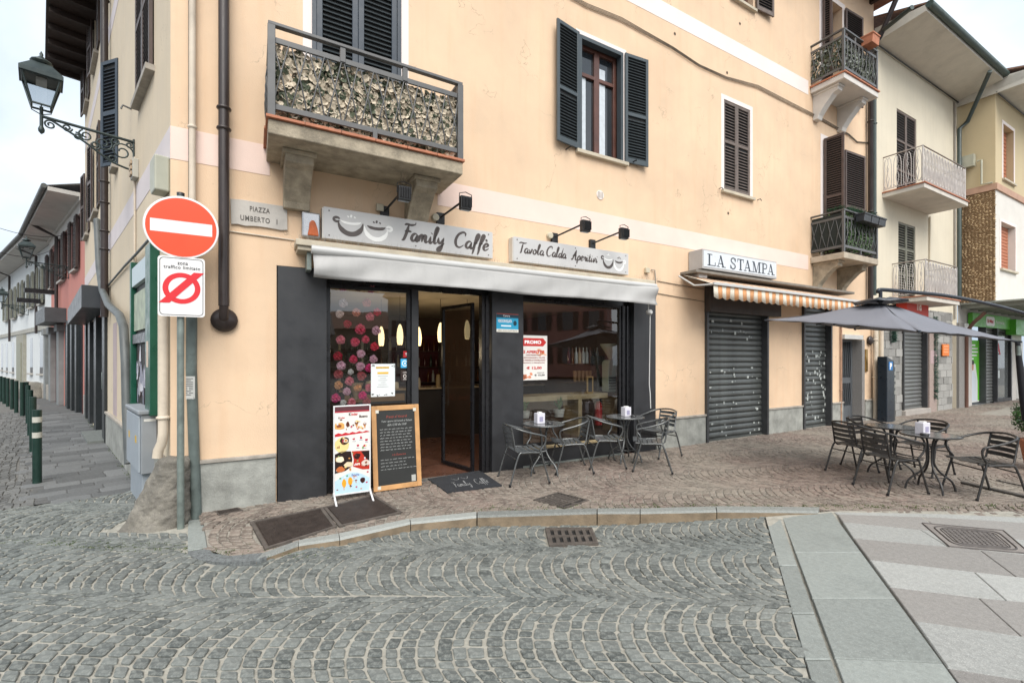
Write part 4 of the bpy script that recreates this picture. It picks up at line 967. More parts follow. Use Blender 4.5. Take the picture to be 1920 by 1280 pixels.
# room
rm_ = cb.hold('cafe_room'); x0, x1, ya, yb, za_, zb_ = c0 + .02, c1 - .02, .14, 5.6, .04, 2.76
def RP(nm, q, mm): return cb.part(nm, q, mm, parent=rm_)
m = MB(); m.quad((x0, .0, za_), (x1, .0, za_), (x1, yb, za_), (x0, yb, za_)); RP('floor', m, mat('cafe_floor', (.10, .045, .03), .35, .2, 3))
m = MB(); m.quad((x0, ya, zb_), (x0, yb, zb_), (x1, yb, zb_), (x1, ya, zb_)); RP('ceiling', m, mat('cafe_ceiling', (.42, .36, .26), .8, .1, 3))
m = MB(); m.quad((x0, yb, za_), (x1, yb, za_), (x1, yb, zb_), (x0, yb, zb_)); m.quad((x0, .05, za_), (x0, yb, za_), (x0, yb, zb_), (x0, .05, zb_)); m.quad((x1, yb, za_), (x1, .05, za_), (x1, .05, zb_), (x1, yb, zb_)); RP('wall', m, mat('cafe_wall', (.11, .07, .05), .8, .2, 2))
m = MB(); m.box(3.7, 5.0, 5.5, 5.58, .5, 2.3); RP('dark_red_panel', m, mat('dark_red_panel', (.10, .008, .008), .5, .2, 3))
bar_ = Th('bar_counter', 'dark bar counter with a pale top inside the cafe', 'counter', A, (4, 3.3, .04))
m = MB(); m.box(2.2, 6.8, 3.2, 3.8, .04, 1.06); bar_.part('front', m, mat('counter_dark', (.03, .025, .022), .4, .2, 3)); m = MB(); m.box(2.15, 6.8, 3.12, 3.85, 1.062, 1.1); bar_.part('top', m, mat('counter_top', (.36, .29, .2), .25, .1, 3), bev=.005)
m = MB(); m.box(2.25, 3.4, 3.1, 3.14, .86, 1.0); bar_.part('shelf_edge', m, mat('counter_wood', (.3, .2, .1), .5))
sh_ = Th('bottle_shelf', 'dark shelving along the back wall of the bar', 'shelf', A, (4.5, 5.3, .04))
for z in (1.1, 1.5, 1.9): m = MB(); m.box(2.2, 6.9, 5.2, 5.55, z - .02, z); sh_.part('board', m, mat('shelf_wood', (.09, .05, .03), .5))
m = MB(); m.lathe([(.035, 0), (.036, .16), (.03, .2), (.012, .24), (.012, .3)], n=8); bcol = [plain(c, .15) for c in ('#3a2a18', '#20351f', '#6a3b14', '#bba98a', '#5a1414', '#c7c9c4')]
bme = [m.mesh('bottle', c) for c in bcol]; kk = 0
for z in (1.1, 1.5, 1.9):
    x = 2.5
    while x < 6.7:
        if R() < .8:
            o = link('bottle', random.choice(bme)); o.location = A.W(x, 5.32, z); o['label'] = 'bottle standing on the dark shelves behind the bar'; o['category'] = 'bottle'; o['group'] = 'bottles on the shelves behind the bar'
        x += U(.1, .17)
for i, (x, c, r, h) in enumerate(((2.75, '#cfc6b0', .07, .16), (3.05, '#a7a294', .055, .22), (3.3, '#d8d2c4', .05, .12), (3.75, '#b8b0a0', .06, .2), (4.2, '#8d7a5a', .05, .26))):
    m = MB(); m.lathe([(r, 0), (r * 1.04, h * .6), (r * .8, h * .9), (r * .8, h)], x, 3.35, 12, cz=1.1)
    solo('jar', ['wide cream jar on the bar top, first from the left', 'slim grey jar on the bar top beside the wide cream jar', 'low white cup stack on the bar top', 'grey tin on the bar top behind the open door', 'tall olive bottle on the bar top, last to the right'][i], 'jar', A, (x, 3.35, 1.1), m, plain(c))
# pendant lamps
shade = mat('lamp_glass', (1.0, .78, .42), .4, .05, 6, emit=.85)
lm = MB(); lm.lathe([(.038, 0), (.048, .06), (.053, .13), (.050, .20), (.040, .26), (.026, .31), (.012, .34)], n=16); lme = lm.mesh('lamp_shade', shade)
for i, (a, b, d) in enumerate(((715, 632, 2.2), (750, 630, 1.6), (785, 632, 2.1), (826, 625, 1.7), (876, 620, 1.5))):
    x, z = AX(a, -d), AZ(a, b + 16, -d)
    t = Th('pendant_lamp', ['lit yellow glass pendant lamp left of all, behind the paper flowers', 'lit yellow glass pendant lamp just left of the doorway mullion', 'lit pendant lamp half hidden by the doorway mullion', 'lit pendant lamp hanging in the open doorway', 'lit pendant lamp seen through the open glass door leaf'][i], 'lamp', A, (x, d, z), group='pendant lamps in the cafe')
    t.pc('lamp_shade', lme, (x, d, z)); pl_ = bpy.data.lights.new('bulb', 'POINT'); pl_.energy = 2.6; pl_.color = (1, .78, .5); pl_.shadow_soft_size = .05; bo_ = bpy.data.objects.new('bulb', pl_); COL.objects.link(bo_); bo_.parent = t.o; bo_.location = (0, 0, -.12); m = MB(); m.tube([(x, d, z + .33), (x, d, 2.75)], .004, 4); t.part('cord', m, black)
# window counter and things
wc = Th('window_counter', 'pale wooden window counter with shelf box behind the right window', 'counter', A, (5.3, .6, .04))
wood = mat('pale_wood', (.42, .33, .19), .5, .15, 8); zc_ = 1.09
m = MB(); m.box(w2a + .03, w2b - .08, .3, .75, zc_ - .09, zc_); wc.part('top', m, wood, bev=.005)
for a in (1088, 1163): x = AX(a, -.3); m = MB(); m.box(x - .04, x + .04, .3, .74, .36, zc_ - .092); wc.part('leg', m, wood, bev=.004)
m = MB(); m.box(w2a + .1, w2b - .3, .9, .93, .1, .95); wc.part('back_board', m, mat('board_brown', (.16, .09, .05), .6, .2, 3))
# grinder
x = AX(1143, -.5); t = Th('coffee_grinder', 'white and green coffee grinder with a clear cone hopper on the window counter', 'grinder', A, (x, .5, zc_))
m = MB(); m.box(x - .1, x + .08, .42, .6, zc_, zc_ + .5); m.tube([(x - .01, .41, zc_ + .5), (x - .01, .6, zc_ + .5)], .09, 16); t.part('body', m, mat('pale_green_enamel', (.42, .5, .42), .35, .05, 5), bev=.01)
m = MB()
for i in range(5): m.box(x - .09, x + .07, .412, .419, zc_ + .05 + i * .05, zc_ + .07 + i * .05)
t.part('stripe', m, black)
m = MB(); m.lathe([(.04, .6), (.05, .62), (.2, .86), (.2, .88)], x + .03, .5, 16, cz=zc_); t.part('hopper', m, plain('#b8b8a8', .2))
x = AX(1124, -.8); m = MB(); m.box(x - .14, x + .14, .7, .9, zc_, zc_ + .66); solo('coffee_machine', 'grey boxy machine behind the coffee grinder', 'coffee machine', A, (x, .8, zc_), m, plain('#4a4a44', .3), bev=.02)
x = AX(1106, -.35); t = Th('picture_frame', 'small tilted gilt picture frame on the window counter', 'picture frame', A, (x, .35, zc_))
m = MB(); m.ring(x - .07, x + .07, zc_, zc_ + .3, .025, .34, .36); t.part('frame', m, plain('#a5895a', .4)); m = MB(); m.box(x - .045, x + .045, .345, .355, zc_ + .025, zc_ + .275); t.part('picture', m, plain('#241d17'))
for i in range(5):
    m = MB(); x = AX(1078, -.9) + i * .09; m.lathe([(.03, 0), (.04, .2)], x, .9, 10, cz=zc_ + .18); solo('paper_cup_stack', 'stack of brown paper cups on the low shelf behind the right window', 'cups', A, (x, .9, zc_ + .18), m, plain('#8d6f4d'), group='paper cup stacks behind the right window')
m = MB(); m.box(AX(1060, -.9), AX(1125, -.9), .85, 1.1, zc_ + .16, zc_ + .18); m.box(AX(1060, -.9), AX(1125, -.9), .85, 1.1, zc_ + .5, zc_ + .52); solo('cup_shelf', 'two low boards carrying cups and bottles behind the right window', 'shelf', A, (6, .9, zc_), m, MT['shelf_wood'])
for i in range(9):
    o = link('bottle', random.choice(bme)); o.location = A.W(AX(1063, -.9) + .08 + i * .085, .95, zc_ + .52); o['label'] = 'bottle on the upper board behind the right window'; o['category'] = 'bottle'; o['group'] = 'bottles behind the right window'
def potplant(a, b, d, s, label):
    x, z = AX(a, -d), AZ(a, b, -d); t = Th('potted_plant', label, 'plant', A, (x, d, z)); m = MB(); m.lathe([(s * .22, 0), (s * .28, s * .35), (s * .28, s * .37)], x, d, 12, cz=z); t.part('pot', m, plain('#c9c9c2'))
    m = MB()
    for _ in range(38):
        a_ = U(0, 6.3); l = s * U(.4, .8); e = U(.2, 1.1); w = .012
        p0 = Vector((x, d, z + s * .35)); p1 = p0 + Vector((math.cos(a_) * l * .4 * e, math.sin(a_) * l * .4 * e, l * .6)); p2 = p0 + Vector((math.cos(a_) * l * .8 * e, math.sin(a_) * l * .8 * e, l * (1.1 - .5 * e)))
        q = Vector((-math.sin(a_), math.cos(a_), 0)) * w; m.add([p0 - q, p0 + q, p1 + q, p2, p1 - q], [(0, 1, 2, 4), (4, 2, 3)])
    t.part('leaves', m, mat('pot_leaf', (.05, .16, .04), .5, .3, 10)); return t
potplant(984, 783, .25, .3, 'spiky green plant in a white pot at the left edge of the right window')
potplant(1048, 781, .25, .33, 'spiky green plant in a white pot in the middle of the right window')
x = AX(1122, -.5); t = Th('fire_extinguisher', 'red fire extinguisher standing behind the right window', 'extinguisher', A, (x, .5, .5)); m = MB(); m.lathe([(.07, 0), (.07, .35), (.04, .42), (.02, .44)], x, .5, 12, cz=.5); t.part('cylinder', m, plain('#b01818', .3)); m = MB(); m.box(x - .04, x + .06, .48, .52, .93, .96); t.part('valve', m, black)
# paper pompoms
pcol = {'pk': '#d77a95', 'dk': '#6e1020', 'pale': '#e9b8c4', 'sal': '#d98a80', 'mag': '#c81f4e', 'crim': '#a3153c', 'rose': '#d94f78', 'hot': '#e02f86', 'light': '#f0a5c4', 'dus': '#a85a66', 'pea': '#eb9a78', 'wh': '#e8e6dc'}
pm = []
for var in range(4):
    m = MB(); n = 46
    for i in range(n):
        ph = math.acos(1 - 2 * (i + .5) / n); th = i * 2.4 + var; c = Vector((math.sin(ph) * math.cos(th), math.sin(ph) * math.sin(th), math.cos(ph)))
        t1 = c.cross(Vector((.3, .5, .8))).normalized(); t2 = c.cross(t1); s = U(.26, .48); c = c * U(.85, 1.12)
        m.add([c * .6, c * 1.0 + t1 * s, c * 1.08 + t2 * s * .8, c * 1.0 - t1 * s, c * .9 - t2 * s], [(0, 1, 2), (0, 2, 3), (0, 3, 4), (0, 4, 1)])
    pm.append(m)
pcache = {}; lbs = {}
POM = [(230, 100, 'pk'), (385, 95, 'dk'), (512, 115, 'pk'), (232, 255, 'pale'), (468, 255, 'sal'), (197, 365, 'pale'), (365, 350, 'sal'), (572, 345, 'mag'), (500, 395, 'pk'), (275, 465, 'crim'), (405, 518, 'rose'), (563, 530, 'light'), (207, 625, 'pk'), (352, 645, 'rose'), (458, 620, 'rose'), (545, 690, 'mag'), (180, 788, 'crim'), (410, 762, 'light'), (335, 818, 'rose'), (535, 815, 'light'), (212, 883, 'light'), (405, 888, 'light'), (493, 905, 'hot'), (307, 943, 'wh'), (185, 968, 'dus'), (417, 983, 'dus'), (297, 1035, 'pk'), (185, 1075, 'pea'), (377, 1100, 'pea'), (493, 1100, 'pk'), (270, 1138, 'light'), (157, 1205, 'hot'), (427, 1180, 'hot'), (232, 1250, 'wh'), (320, 1245, 'pk'), (465, 1235, 'dus')]
cn = {'pk': 'pink', 'dk': 'dark red', 'pale': 'pale pink', 'sal': 'salmon', 'mag': 'magenta', 'crim': 'crimson', 'rose': 'rose', 'hot': 'hot pink', 'light': 'light pink', 'dus': 'dusty rose', 'pea': 'peach', 'wh': 'white'}
for i, (a, b, c) in enumerate(POM):
    a, b = 600 + a / 5.334, 520 + b / 5.334; d = .125 + .03 * R(); x, z = AX(a, -d), AZ(a, b, -d); v = i % 4
    if (v, c) not in pcache: pcache[(v, c)] = pm[v].mesh('paper_flower', mat('paper_' + c, tuple(min(1, k * f2) for k, f2 in zip(srgb(pcol[c]), (1.6, 1.6, 1.3))), .8, .2, 20))
    o = link('paper_flower', pcache[(v, c)]); o.location = A.W(x, d, z); s = (.066 if i == 10 else (.037 if c == 'wh' else .050)) * U(.92, 1.08); o.scale = (s, s, s)
    hgt = 'at the top' if b < 600 else ('at mid height' if b < 680 else 'low down'); sd_ = 'left' if a < 650 else ('centre' if a < 680 else 'right')
    hgt += ' just under the frame' if b < 545 else ''; LB = (c, hgt, sd_); lbs[LB] = lbs.get(LB, 0) + 1; hgt += ['', ' (lower one)', ' (lowest one)'][lbs[LB] - 1] 
    o['label'] = ('largest rose paper flower, fringed, in the middle of the left window' if i == 10 else f'{cn[c]} paper flower {hgt} {sd_} in the left window'); o['category'] = 'paper flower'; o['group'] = 'paper flowers in the left cafe window'
m = MB(); x, z = AX(668, -.2), AZ(668, 748, -.2); m.lathe([(.01, 0), (.09, .22), (.1, .24)], x, .22, 14, cz=z - .03); solo('paper_cone', 'wood coloured cone holder under the paper flowers', 'cone', A, (x, .22, z), m, wood)
mb = MB()
for _ in range(260):
    x = AX(U(640, 690), -.3); z = AZ(660, U(655, 740), -.3); a = U(0, 6.3); s = U(.03, .06); mb.add([(x, .34, z), (x + s * math.cos(a), .33, z + s * math.sin(a)), (x + s * math.cos(a + .5), .35, z + s * math.sin(a + .5))], [(0, 1, 2)])
solo('window_foliage', 'dark green leaves behind the paper flowers', 'foliage', A, (2, .34, 1.4), mb, leafg, kind='stuff')
# corner guard stone
import bmesh
bm = bmesh.new()
bt = [(-3.98, 4.50), (-3.86, 4.42), (-3.58, 4.42), (-3.36, 4.56), (-3.38, 4.8), (-3.45, 5.1), (-3.9, 5.2), (-4.06, 4.85)]
tp = [(-3.72, 4.78), (-3.66, 4.70), (-3.52, 4.66), (-3.40, 4.71), (-3.38, 4.82), (-3.45, 4.9), (-3.6, 4.95), (-3.72, 4.9)]
lev = 9; rings = []
for k in range(lev + 1):
    t = k / lev; e = t ** .72
    rings.append([bm.verts.new((a[0] + (b[0] - a[0]) * e + .015 * noise.noise((a[0] * 3, t * 3, 1)), a[1] + (b[1] - a[1]) * e + .015 * noise.noise((a[1] * 3, t * 4, 5)), -.05 + .73 * t)) for a, b in zip(bt, tp)])
for r0, r1_ in zip(rings, rings[1:]):
    for j in range(8): bm.faces.new((r0[j], r0[(j + 1) % 8], r1_[(j + 1) % 8], r1_[j]))
bm.faces.new(rings[-1]); bmesh.ops.recalc_face_normals(bm, faces=bm.faces)
for f in bm.faces: f.smooth = True
me = bpy.data.meshes.new('guard_stone'); bm.to_mesh(me); bm.free(); me.materials.append(mat('guard_stone', (.20, .185, .155), .9, .45, 3.5, .9, 24, smear=(.12, .11, .098), dirt=.95, speck=.4, patch=(.075, .07, .062)))
o = link('guard_stone', me); o['label'] = 'rough tapered guard stone at the foot of the building corner'; o['category'] = 'guard stone'; s_ = o.modifiers.new('sub', 'SUBSURF'); s_.levels = 4; s_.render_levels = 4
tx = bpy.data.textures.new('rock', 'CLOUDS'); tx.noise_scale = .12; dm = o.modifiers.new('rough', 'DISPLACE'); dm.texture = tx; dm.strength = .05
tx2 = bpy.data.textures.new('chips', 'CLOUDS'); tx2.noise_scale = .035; dm2 = o.modifiers.new('chips', 'DISPLACE'); dm2.texture = tx2; dm2.strength = .01
# ================================================================ SIGNS, AWNINGS, LAMPS ON THE CAFE FACADE
# ledge + grey awning
x0, x1 = AX(555, .3), AX(1228, .3); z0, z1 = AZ(555, 458, .3), AZ(555, 448, .3)
m = MB(); m.box(x0, x1, -.30, 0, z0, z1 + .01); m.box(x0 + .02, x1 - .02, -.27, 0, z0 - .05, z0 - .001); cb.part('cornice', m, ledge, bev=.008)
m = MB(); m.box(x0 + .12, x0 + .17, -.22, 0, z0 - .26, z0 - .052); cb.part('awning_bracket', m, galv, bev=.005)
t = Th('awning', 'grey cloth awning rolled in above the cafe shopfront', 'awning', A, (AX(588, .36), -.36, AZ(588, 519, .36)))
xa, xb = AX(588, .37), AX(1231, .37); zt, zb_ = AZ(588, 470, .37), AZ(588, 519, .37)
m = MB(); m.tube([(xa - .02, -.34, zt + .02), (xb, -.34, zt + .02)], .05, 16); t.part('front_bar', m, awnb)
m = MB(); m.tube([(xa, -.22, zt + .07), (xb - .03, -.22, zt + .07)], .07, 12); t.part('fabric_roll', m, awn)
m = MB(); nx, nz_ = 90, 8; vs = []
for j in range(nz_ + 1):
    for i in range(nx + 1):
        x = xa + (xb - xa) * i / nx; q = j / nz_; e = min(1, 6 * min(i / nx, 1 - i / nx) + .2)
        y = -.372 - .02 * q - .022 * q * math.sin(x * 2.1 + 1.3 * q) - .014 * math.sin(x * 4.7 + 4 * q) * q - .006 * math.sin(x * 17 + 5 * q) * q - .05 * (1 - e) * math.sin(q * 5 + x * 3)
        vs.append((x, y, zt - .0 - (zt - zb_) * q + (.006 * math.sin(x * 2.6) if j == nz_ else 0)))
m.add(vs, [(j * (nx + 1) + i, j * (nx + 1) + i + 1, (j + 1) * (nx + 1) + i + 1, (j + 1) * (nx + 1) + i) for j in range(nz_) for i in range(nx)], 0, True)
o = t.part('valance', m, awn); sld = o.modifiers.new('thick', 'SOLIDIFY'); sld.thickness = .003
m = MB(); x = AX(1219, .3); zc = AZ(1219, 585, .3); m.lathe([(.03, -.05), (.045, -.03), (.045, .03), (.03, .05)], x, -.28, 12, cz=zc, axis='y'); m.tube([(x - .02, -.28, zc), (x - .02, -.28, zb_ + .2)], .01, 6); t.part('gear', m, awnb)
m = MB(); m.tube([(x + .02, -.28, zc), (x + .03, -.25, 1.25), (x + .0, -.3, 1.1), (x - .01, -.32, .85)], .009, 6); t.part('crank_rod', m, awnb)
def sign(name, label, a, b, ztop, zbot, d, fn):
    x0, x1 = AX(a, d), AX(b, d); t = Th(name, label, 'sign', A, (x0, -d, zbot)); m = MB(); m.box(x0, x1, -d, -d + .004, zbot, ztop); t.part('board', m, alu)
    m = MB(); m.box(x0 - .015, x1 + .01, -d + .006, -.01, zbot + .0, ztop - .01); t.part('backing_box', m, mat('sign_frame', (.6, .58, .54), .5, .08, 5))
    for x in (x0 + .06, (x0 + x1) / 2, x1 - .06):
        for z in (ztop - .04, zbot + .04): q = MB(); q.lathe([(.008, -.006), (.008, 0)], x, -d, 8, cz=z, axis='y'); t.part('screw', q, gold)
    m = MB(); fn(m, x0, x1, zbot, ztop - zbot, -d - .002); t.part('lettering', m, [gold, whitep]); return t
d = .13
zb_, zt = AZ(607, 446, d), AZ(607, 387, d)
sign('cafe_sign', 'long aluminium sign reading Family Caffè with two smiling cups', 607, 923, zt, zb_, d, lambda m, x0, x1, z, h, y: (cups(m, x0 + .05 * (x1 - x0), z + .16 * h, .31 * (x1 - x0), h * .66, y, 0, 1),
     script(m, 'Family', x0 + (x1 - x0) * .41, x0 + (x1 - x0) * .675, z + .27 * h, h * .6, y, .044, 0), script(m, 'Caffe`', x0 + (x1 - x0) * .735, x0 + (x1 - x0) * .975, z + .27 * h, h * .58, y, .044, 0)))
zb_, zt = AZ(963, 489, d), AZ(963, 443, d)
sign('snack_sign', 'shorter aluminium sign reading Tavola Calda Aperitivi with two cups', 963, 1178, zt, zb_, d, lambda m, x0, x1, z, h, y: (cups(m, x0 + .735 * (x1 - x0), z + .16 * h, .235 * (x1 - x0), h * .66, y, 0, 1),
     script(m, 'Tavola', x0 + (x1 - x0) * .035, x0 + (x1 - x0) * .235, z + .38 * h, h * .44, y, .03, 0), script(m, 'Calda', x0 + (x1 - x0) * .25, x0 + (x1 - x0) * .42, z + .38 * h, h * .44, y, .03, 0), script(m, 'Aperitivi', x0 + (x1 - x0) * .465, x0 + (x1 - x0) * .70, z + .38 * h, h * .44, y, .03, 0)))
# marble street plate
x0, x1 = AX(432), AX(539); z0, z1 = AZ(432, 421), AZ(432, 373)
t = Th('street_plate', 'old marble street name plate reading PIAZZA UMBERTO I', 'street sign', A, (x0, 0, z0)); m = MB()
P = [(x0 + .01, z0)] + [(x0 + (x1 - x0) * k / 8, z0 + U(-.008, .012)) for k in range(1, 8)] + [(x1, z0 + .012), (x1 - .004, z1 - .01), (x1 - .02, z1)] + [(x0 + (x1 - x0) * k / 5, z1 + U(-.005, .004)) for k in range(4, 0, -1)] + [(x0, z1 - .006)]
m.prism(P, -.028, -.001, 'y'); t.part('slab', m, mat('marble', (.47, .44, .40), .7, .12, 5, .2, dirt=.5), bev=.003)
m = MB(); w = x1 - x0; h = z1 - z0; put(m, 'PIAZZA', x0 + .33 * w, x0 + .68 * w, z0 + .6 * h, z0 + .8 * h, -.031, bold=.01, sp=1.1); put(m, 'UMBERTO', x0 + .17 * w, x0 + .68 * w, z0 + .2 * h, z0 + .41 * h, -.031, bold=.015, sp=1.15); t.part('lettering', m, mat('carved_letter', (.10, .09, .08), .8)); m = MB(); put(m, 'I', x0 + .80 * w, x0 + .815 * w, z0 + .2 * h, z0 + .41 * h, -.031, bold=.01)
t.part('lettering', m, mat('carved_letter', (.10, .09, .08), .8))
# alarm siren
x0, x1 = AX(566, .1), AX(601, .1); z0, z1 = AZ(566, 443, .1), AZ(566, 395, .1); t = Th('alarm_siren', 'metallic alarm siren box with an orange lens left of the cafe sign', 'alarm', A, (x0, -.05, z0))
m = MB(); m.box(x0, x1, -.1, 0, z0, z1); t.part('box', m, mat('siren_steel', (.42, .42, .43), .3, .15, 4, metal=.8), bev=.02)
m = MB(); P = [(x0 + .06, z0 + .02), (x1 - .02, z0 + .02), (x1 - .03, z0 + .1), ((x0 + x1) / 2 + .05, z0 + .17), ((x0 + x1) / 2 + .03, z0 + .2), ((x0 + x1) / 2, z0 + .2), ((x0 + x1) / 2 - .02, z0 + .17), (x0 + .075, z0 + .1)]; m.prism(P, -.12, -.101, 'y'); t.part('lens', m, mat('orange_lens', (.45, .09, .01), .25, .2, 8), bev=.012)
# plaster anchors / soot marks are in the render; floodlights
def flood(bx_, by_, lx, ly, label):
    xb, zb2 = AX(bx_, .05), AZ(bx_, by_, .05); t = Th('floodlight', label, 'floodlight', A, (xb, -.05, zb2), group='floodlights over the cafe signs')
    # find arm tip depth .55 outwards
    dl = .55; xl, zl = AX(lx, dl), AZ(lx, ly, dl)
    m = MB(); m.box(xb - .055, xb + .055, -.05, 0, zb2 - .09, zb2 + .06); t.part('bracket', m, charc, bev=.004)
    m = MB(); m.tube([(xb, -.05, zb2), (xl, -dl, zl + .05)], .014, 8); t.part('arm', m, charc)
    m = MB(); w, h = .075, .085
    m.box(xl - w, xl + w, -dl - .03, -dl + .05, zl - h, zl + h); o = t.part('head', m, charc, bev=.008)
    m = MB()
    for i in range(7): x = xl - w * .8 + i * w * .27; m.box(x, x + .006, -dl - .055, -dl - .031, zl - h * .7, zl + h * .75)
    t.part('cooling_fins', m, charc, kind='stuff')
    m = MB(); m.box(xl - w * .85, xl + w * .85, -dl - .002, -dl + .045, zl - h - .004, zl - h - .001); t.part('glass', m, plain('#8d9298', .1))
    m = MB(); m.tube([(xl - w - .01, -dl, zl), (xl - w - .01, -dl, zl + h + .03), (xl, -dl, zl + h + .055), (xl + w + .01, -dl, zl + h + .03), (xl + w + .01, -dl, zl)], .006, 6); t.part('yoke', m, charc)
for a in ((722, 395, 758, 363, 'black floodlight with a bird nest twig, tucked under the large balcony'), (827, 407, 873, 381, 'black floodlight over the word Caffè of the long sign'), (1041, 444, 1098, 424, 'black floodlight on the left above the snack sign'), (1112, 456, 1170, 438, 'black floodlight on the right above the snack sign')): flood(*a)
m = MB()
for _ in range(16): x, z = AX(757, .55), AZ(757, 345, .55); m.tube([(x + U(-.03, .03), -.55, z), (x + U(-.08, .08), -.55 + U(-.05, .05), z + U(.05, .14))], .002, 3)
solo('nest_twigs', 'dry twigs sticking up from the floodlight under the balcony', 'twigs', A, (AX(757, .55), -.55, AZ(757, 345, .55)), m, mat('dry_twig', (.2, .16, .11), .8), kind='stuff')
for a, b, sq in ((712, 390, 1), (816, 408, 0), (1031, 442, 0), (1213, 507, 1)):
    x, z = AX(a, .03), AZ(a, b, .03); m = MB()
    if sq: m.box(x - .045, x + .045, -.06, 0, z - .045, z + .045)
    else: m.lathe([(.04, -.06), (.05, -.055), (.05, 0)], x, 0, 14, cz=z, axis='y')
    cb.part('junction_box', m, mat('ivory_plastic', (.5, .45, .34), .5, .1, 5), bev=.006 if sq else 0)
m = MB(); x = AX(1218); m.tube([(x + .02, -.02, AZ(1218, 506)), (x + .1, -.03, AZ(1218, 506)), (x + .12, -.03, AZ(1218, 525)), (x + .12, -.03, AZ(1218, 545))], .01, 6); cb.part('conduit', m, mat('grey_conduit', (.3, .27, .23), .5))
# bird spikes on ledges
m = MB()
for i in range(560):
    x = U(AX(556, .1), AX(1226, .1)); y = U(-.29, -.15); z = AZ(555, 448, .3) + .01
    if R() < .85 and AX(607, .13) < x < AX(1178, .13): y = U(-.29, -.16)
    m.add([(x, y, z), (x + .0022, y, z), (x + U(-.03, .03), y + U(-.03, .03), z + U(.07, .12))], [(0, 1, 2)])
solo('bird_spikes', 'thin steel bird spikes along the cornice under the cafe signs', 'bird spikes', A, (4, -.2, 3), m, mat('spike_steel', (.2, .19, .17), .4, .2, 5, metal=.6), kind='stuff')
# --- LA STAMPA light box
dd = .32; x0, x1 = AX(1317, dd), AX(1456, dd); zt, zb_ = AZ(1317, 466, dd), AZ(1317, 503, dd)
t = Th('newsagent_sign', 'white light box sign reading LA STAMPA over the striped awning', 'sign', A, (x0, -dd, zb_)); m = MB(); m.box(x0, x1, -dd, -.01, zb_, zt); t.part('box', m, mat('lightbox_metal', (.42, .41, .40), .5, .1, 4), bev=.006)
m = MB(); m.box(x0 + .03, x1 - .02, -dd - .006, -dd - .0005, zb_ + .04, zt - .03); t.part('face', m, mat('lightbox_face', (.62, .66, .70), .35, .03, 3))
m = MB(); W_ = x1 - x0; Hh = zt - zb_; zz = zb_ + .19 * Hh; hh = Hh * .60; yy = -dd - .008
def rct(a, b, c, d_): m.add([(a, yy, c), (b, yy, c), (b, yy, d_), (a, yy, d_)], [(0, 1, 2, 3)])
def para(ax_, az, bx_, bz, w): m.add([(ax_, yy, az), (ax_ + w, yy, az), (bx_ + w, yy, bz), (bx_, yy, bz)], [(0, 1, 2, 3)])
def letter(c, x, w):
    th = hh * .20; s = hh * .07
    if c == 'L': rct(x + w * .15, x + w * .15 + th, zz, zz + hh); rct(x, x + w * .6, zz + hh - s, zz + hh); rct(x, x + w, zz, zz + s); rct(x + w - s * 1.2, x + w, zz + s, zz + hh * .34)
    if c == 'T': rct(x + w / 2 - th / 2, x + w / 2 + th / 2, zz, zz + hh); rct(x, x + w, zz + hh - s * 1.2, zz + hh); rct(x + w * .25, x + w * .75, zz, zz + s); rct(x, x + s, zz + hh * .7, zz + hh); rct(x + w - s, x + w, zz + hh * .7, zz + hh)
    if c == 'A': para(x + w * .08, zz, x + w * .42, zz + hh, s * 1.1); para(x + w * .66, zz, x + w * .34, zz + hh, th); rct(x + w * .25, x + w * .7, zz + hh * .27, zz + hh * .27 + s); rct(x - w * .04, x + w * .32, zz, zz + s); rct(x + w * .56, x + w * 1.04, zz, zz + s)
    if c == 'M':
        rct(x + w * .08, x + w * .08 + s, zz, zz + hh); rct(x + w * .76, x + w * .76 + th, zz, zz + hh); para(x + w * .38, zz, x + w * .08, zz + hh, th); para(x + w * .44, zz, x + w * .74, zz + hh, s)
        for a, b in ((-.04, .3), (.64, 1.06)): rct(x + w * a, x + w * b, zz, zz + s)
        rct(x - w * .04, x + w * .2, zz + hh - s, zz + hh); rct(x + w * .8, x + w * 1.06, zz + hh - s, zz + hh)
    if c == 'P':
        rct(x + w * .15, x + w * .15 + th, zz, zz + hh); rct(x, x + w * .6, zz, zz + s); rct(x, x + w * .5, zz + hh - s, zz + hh)
        stroke(m, [(x + w * .4, zz + hh * .96), (x + w * .78, zz + hh * .88), (x + w * .84, zz + hh * .72), (x + w * .74, zz + hh * .52), (x + w * .4, zz + hh * .46)], s * 1.9, yy, cap=1, nib=.3)
    if c == 'S':
        stroke(m, [(x + w * .82, zz + hh * .72), (x + w * .66, zz + hh * .95), (x + w * .34, zz + hh * .94), (x + w * .18, zz + hh * .74), (x + w * .4, zz + hh * .54), (x + w * .72, zz + hh * .40), (x + w * .8, zz + hh * .2), (x + w * .6, zz + hh * .04), (x + w * .3, zz + hh * .05), (x + w * .12, zz + hh * .28)], s * 2.2, yy, cap=1, nib=.3)
        rct(x + w * .8, x + w * .88, zz + hh * .66, zz + hh * .98); rct(x + w * .06, x + w * .14, zz + hh * .02, zz + hh * .34)
lx = x0 + W_ * .055; ww = W_ * .93
for c, a, b in (('L', .0, .115), ('A', .13, .255), ('S', .315, .415), ('T', .425, .525), ('A', .525, .65), ('M', .655, .79), ('P', .80, .905), ('A', .90, 1.02)): letter(c, lx + ww * a * .96, ww * (b - a) * .93)
t.part('lettering', m, mat('dark_blue_letter', (.03, .04, .055), .4))
x0, x1 = AX(1300, .3), AX(1597, .3); z0 = AZ(1317, 508, .3)
m = MB(); m.box(x0, x1, -.36, 0, z0 - .05, z0); cb.part('cornice', m, mat('cement_ledge', (.2, .18, .155), .85, .2, 6, .4), bev=.006)
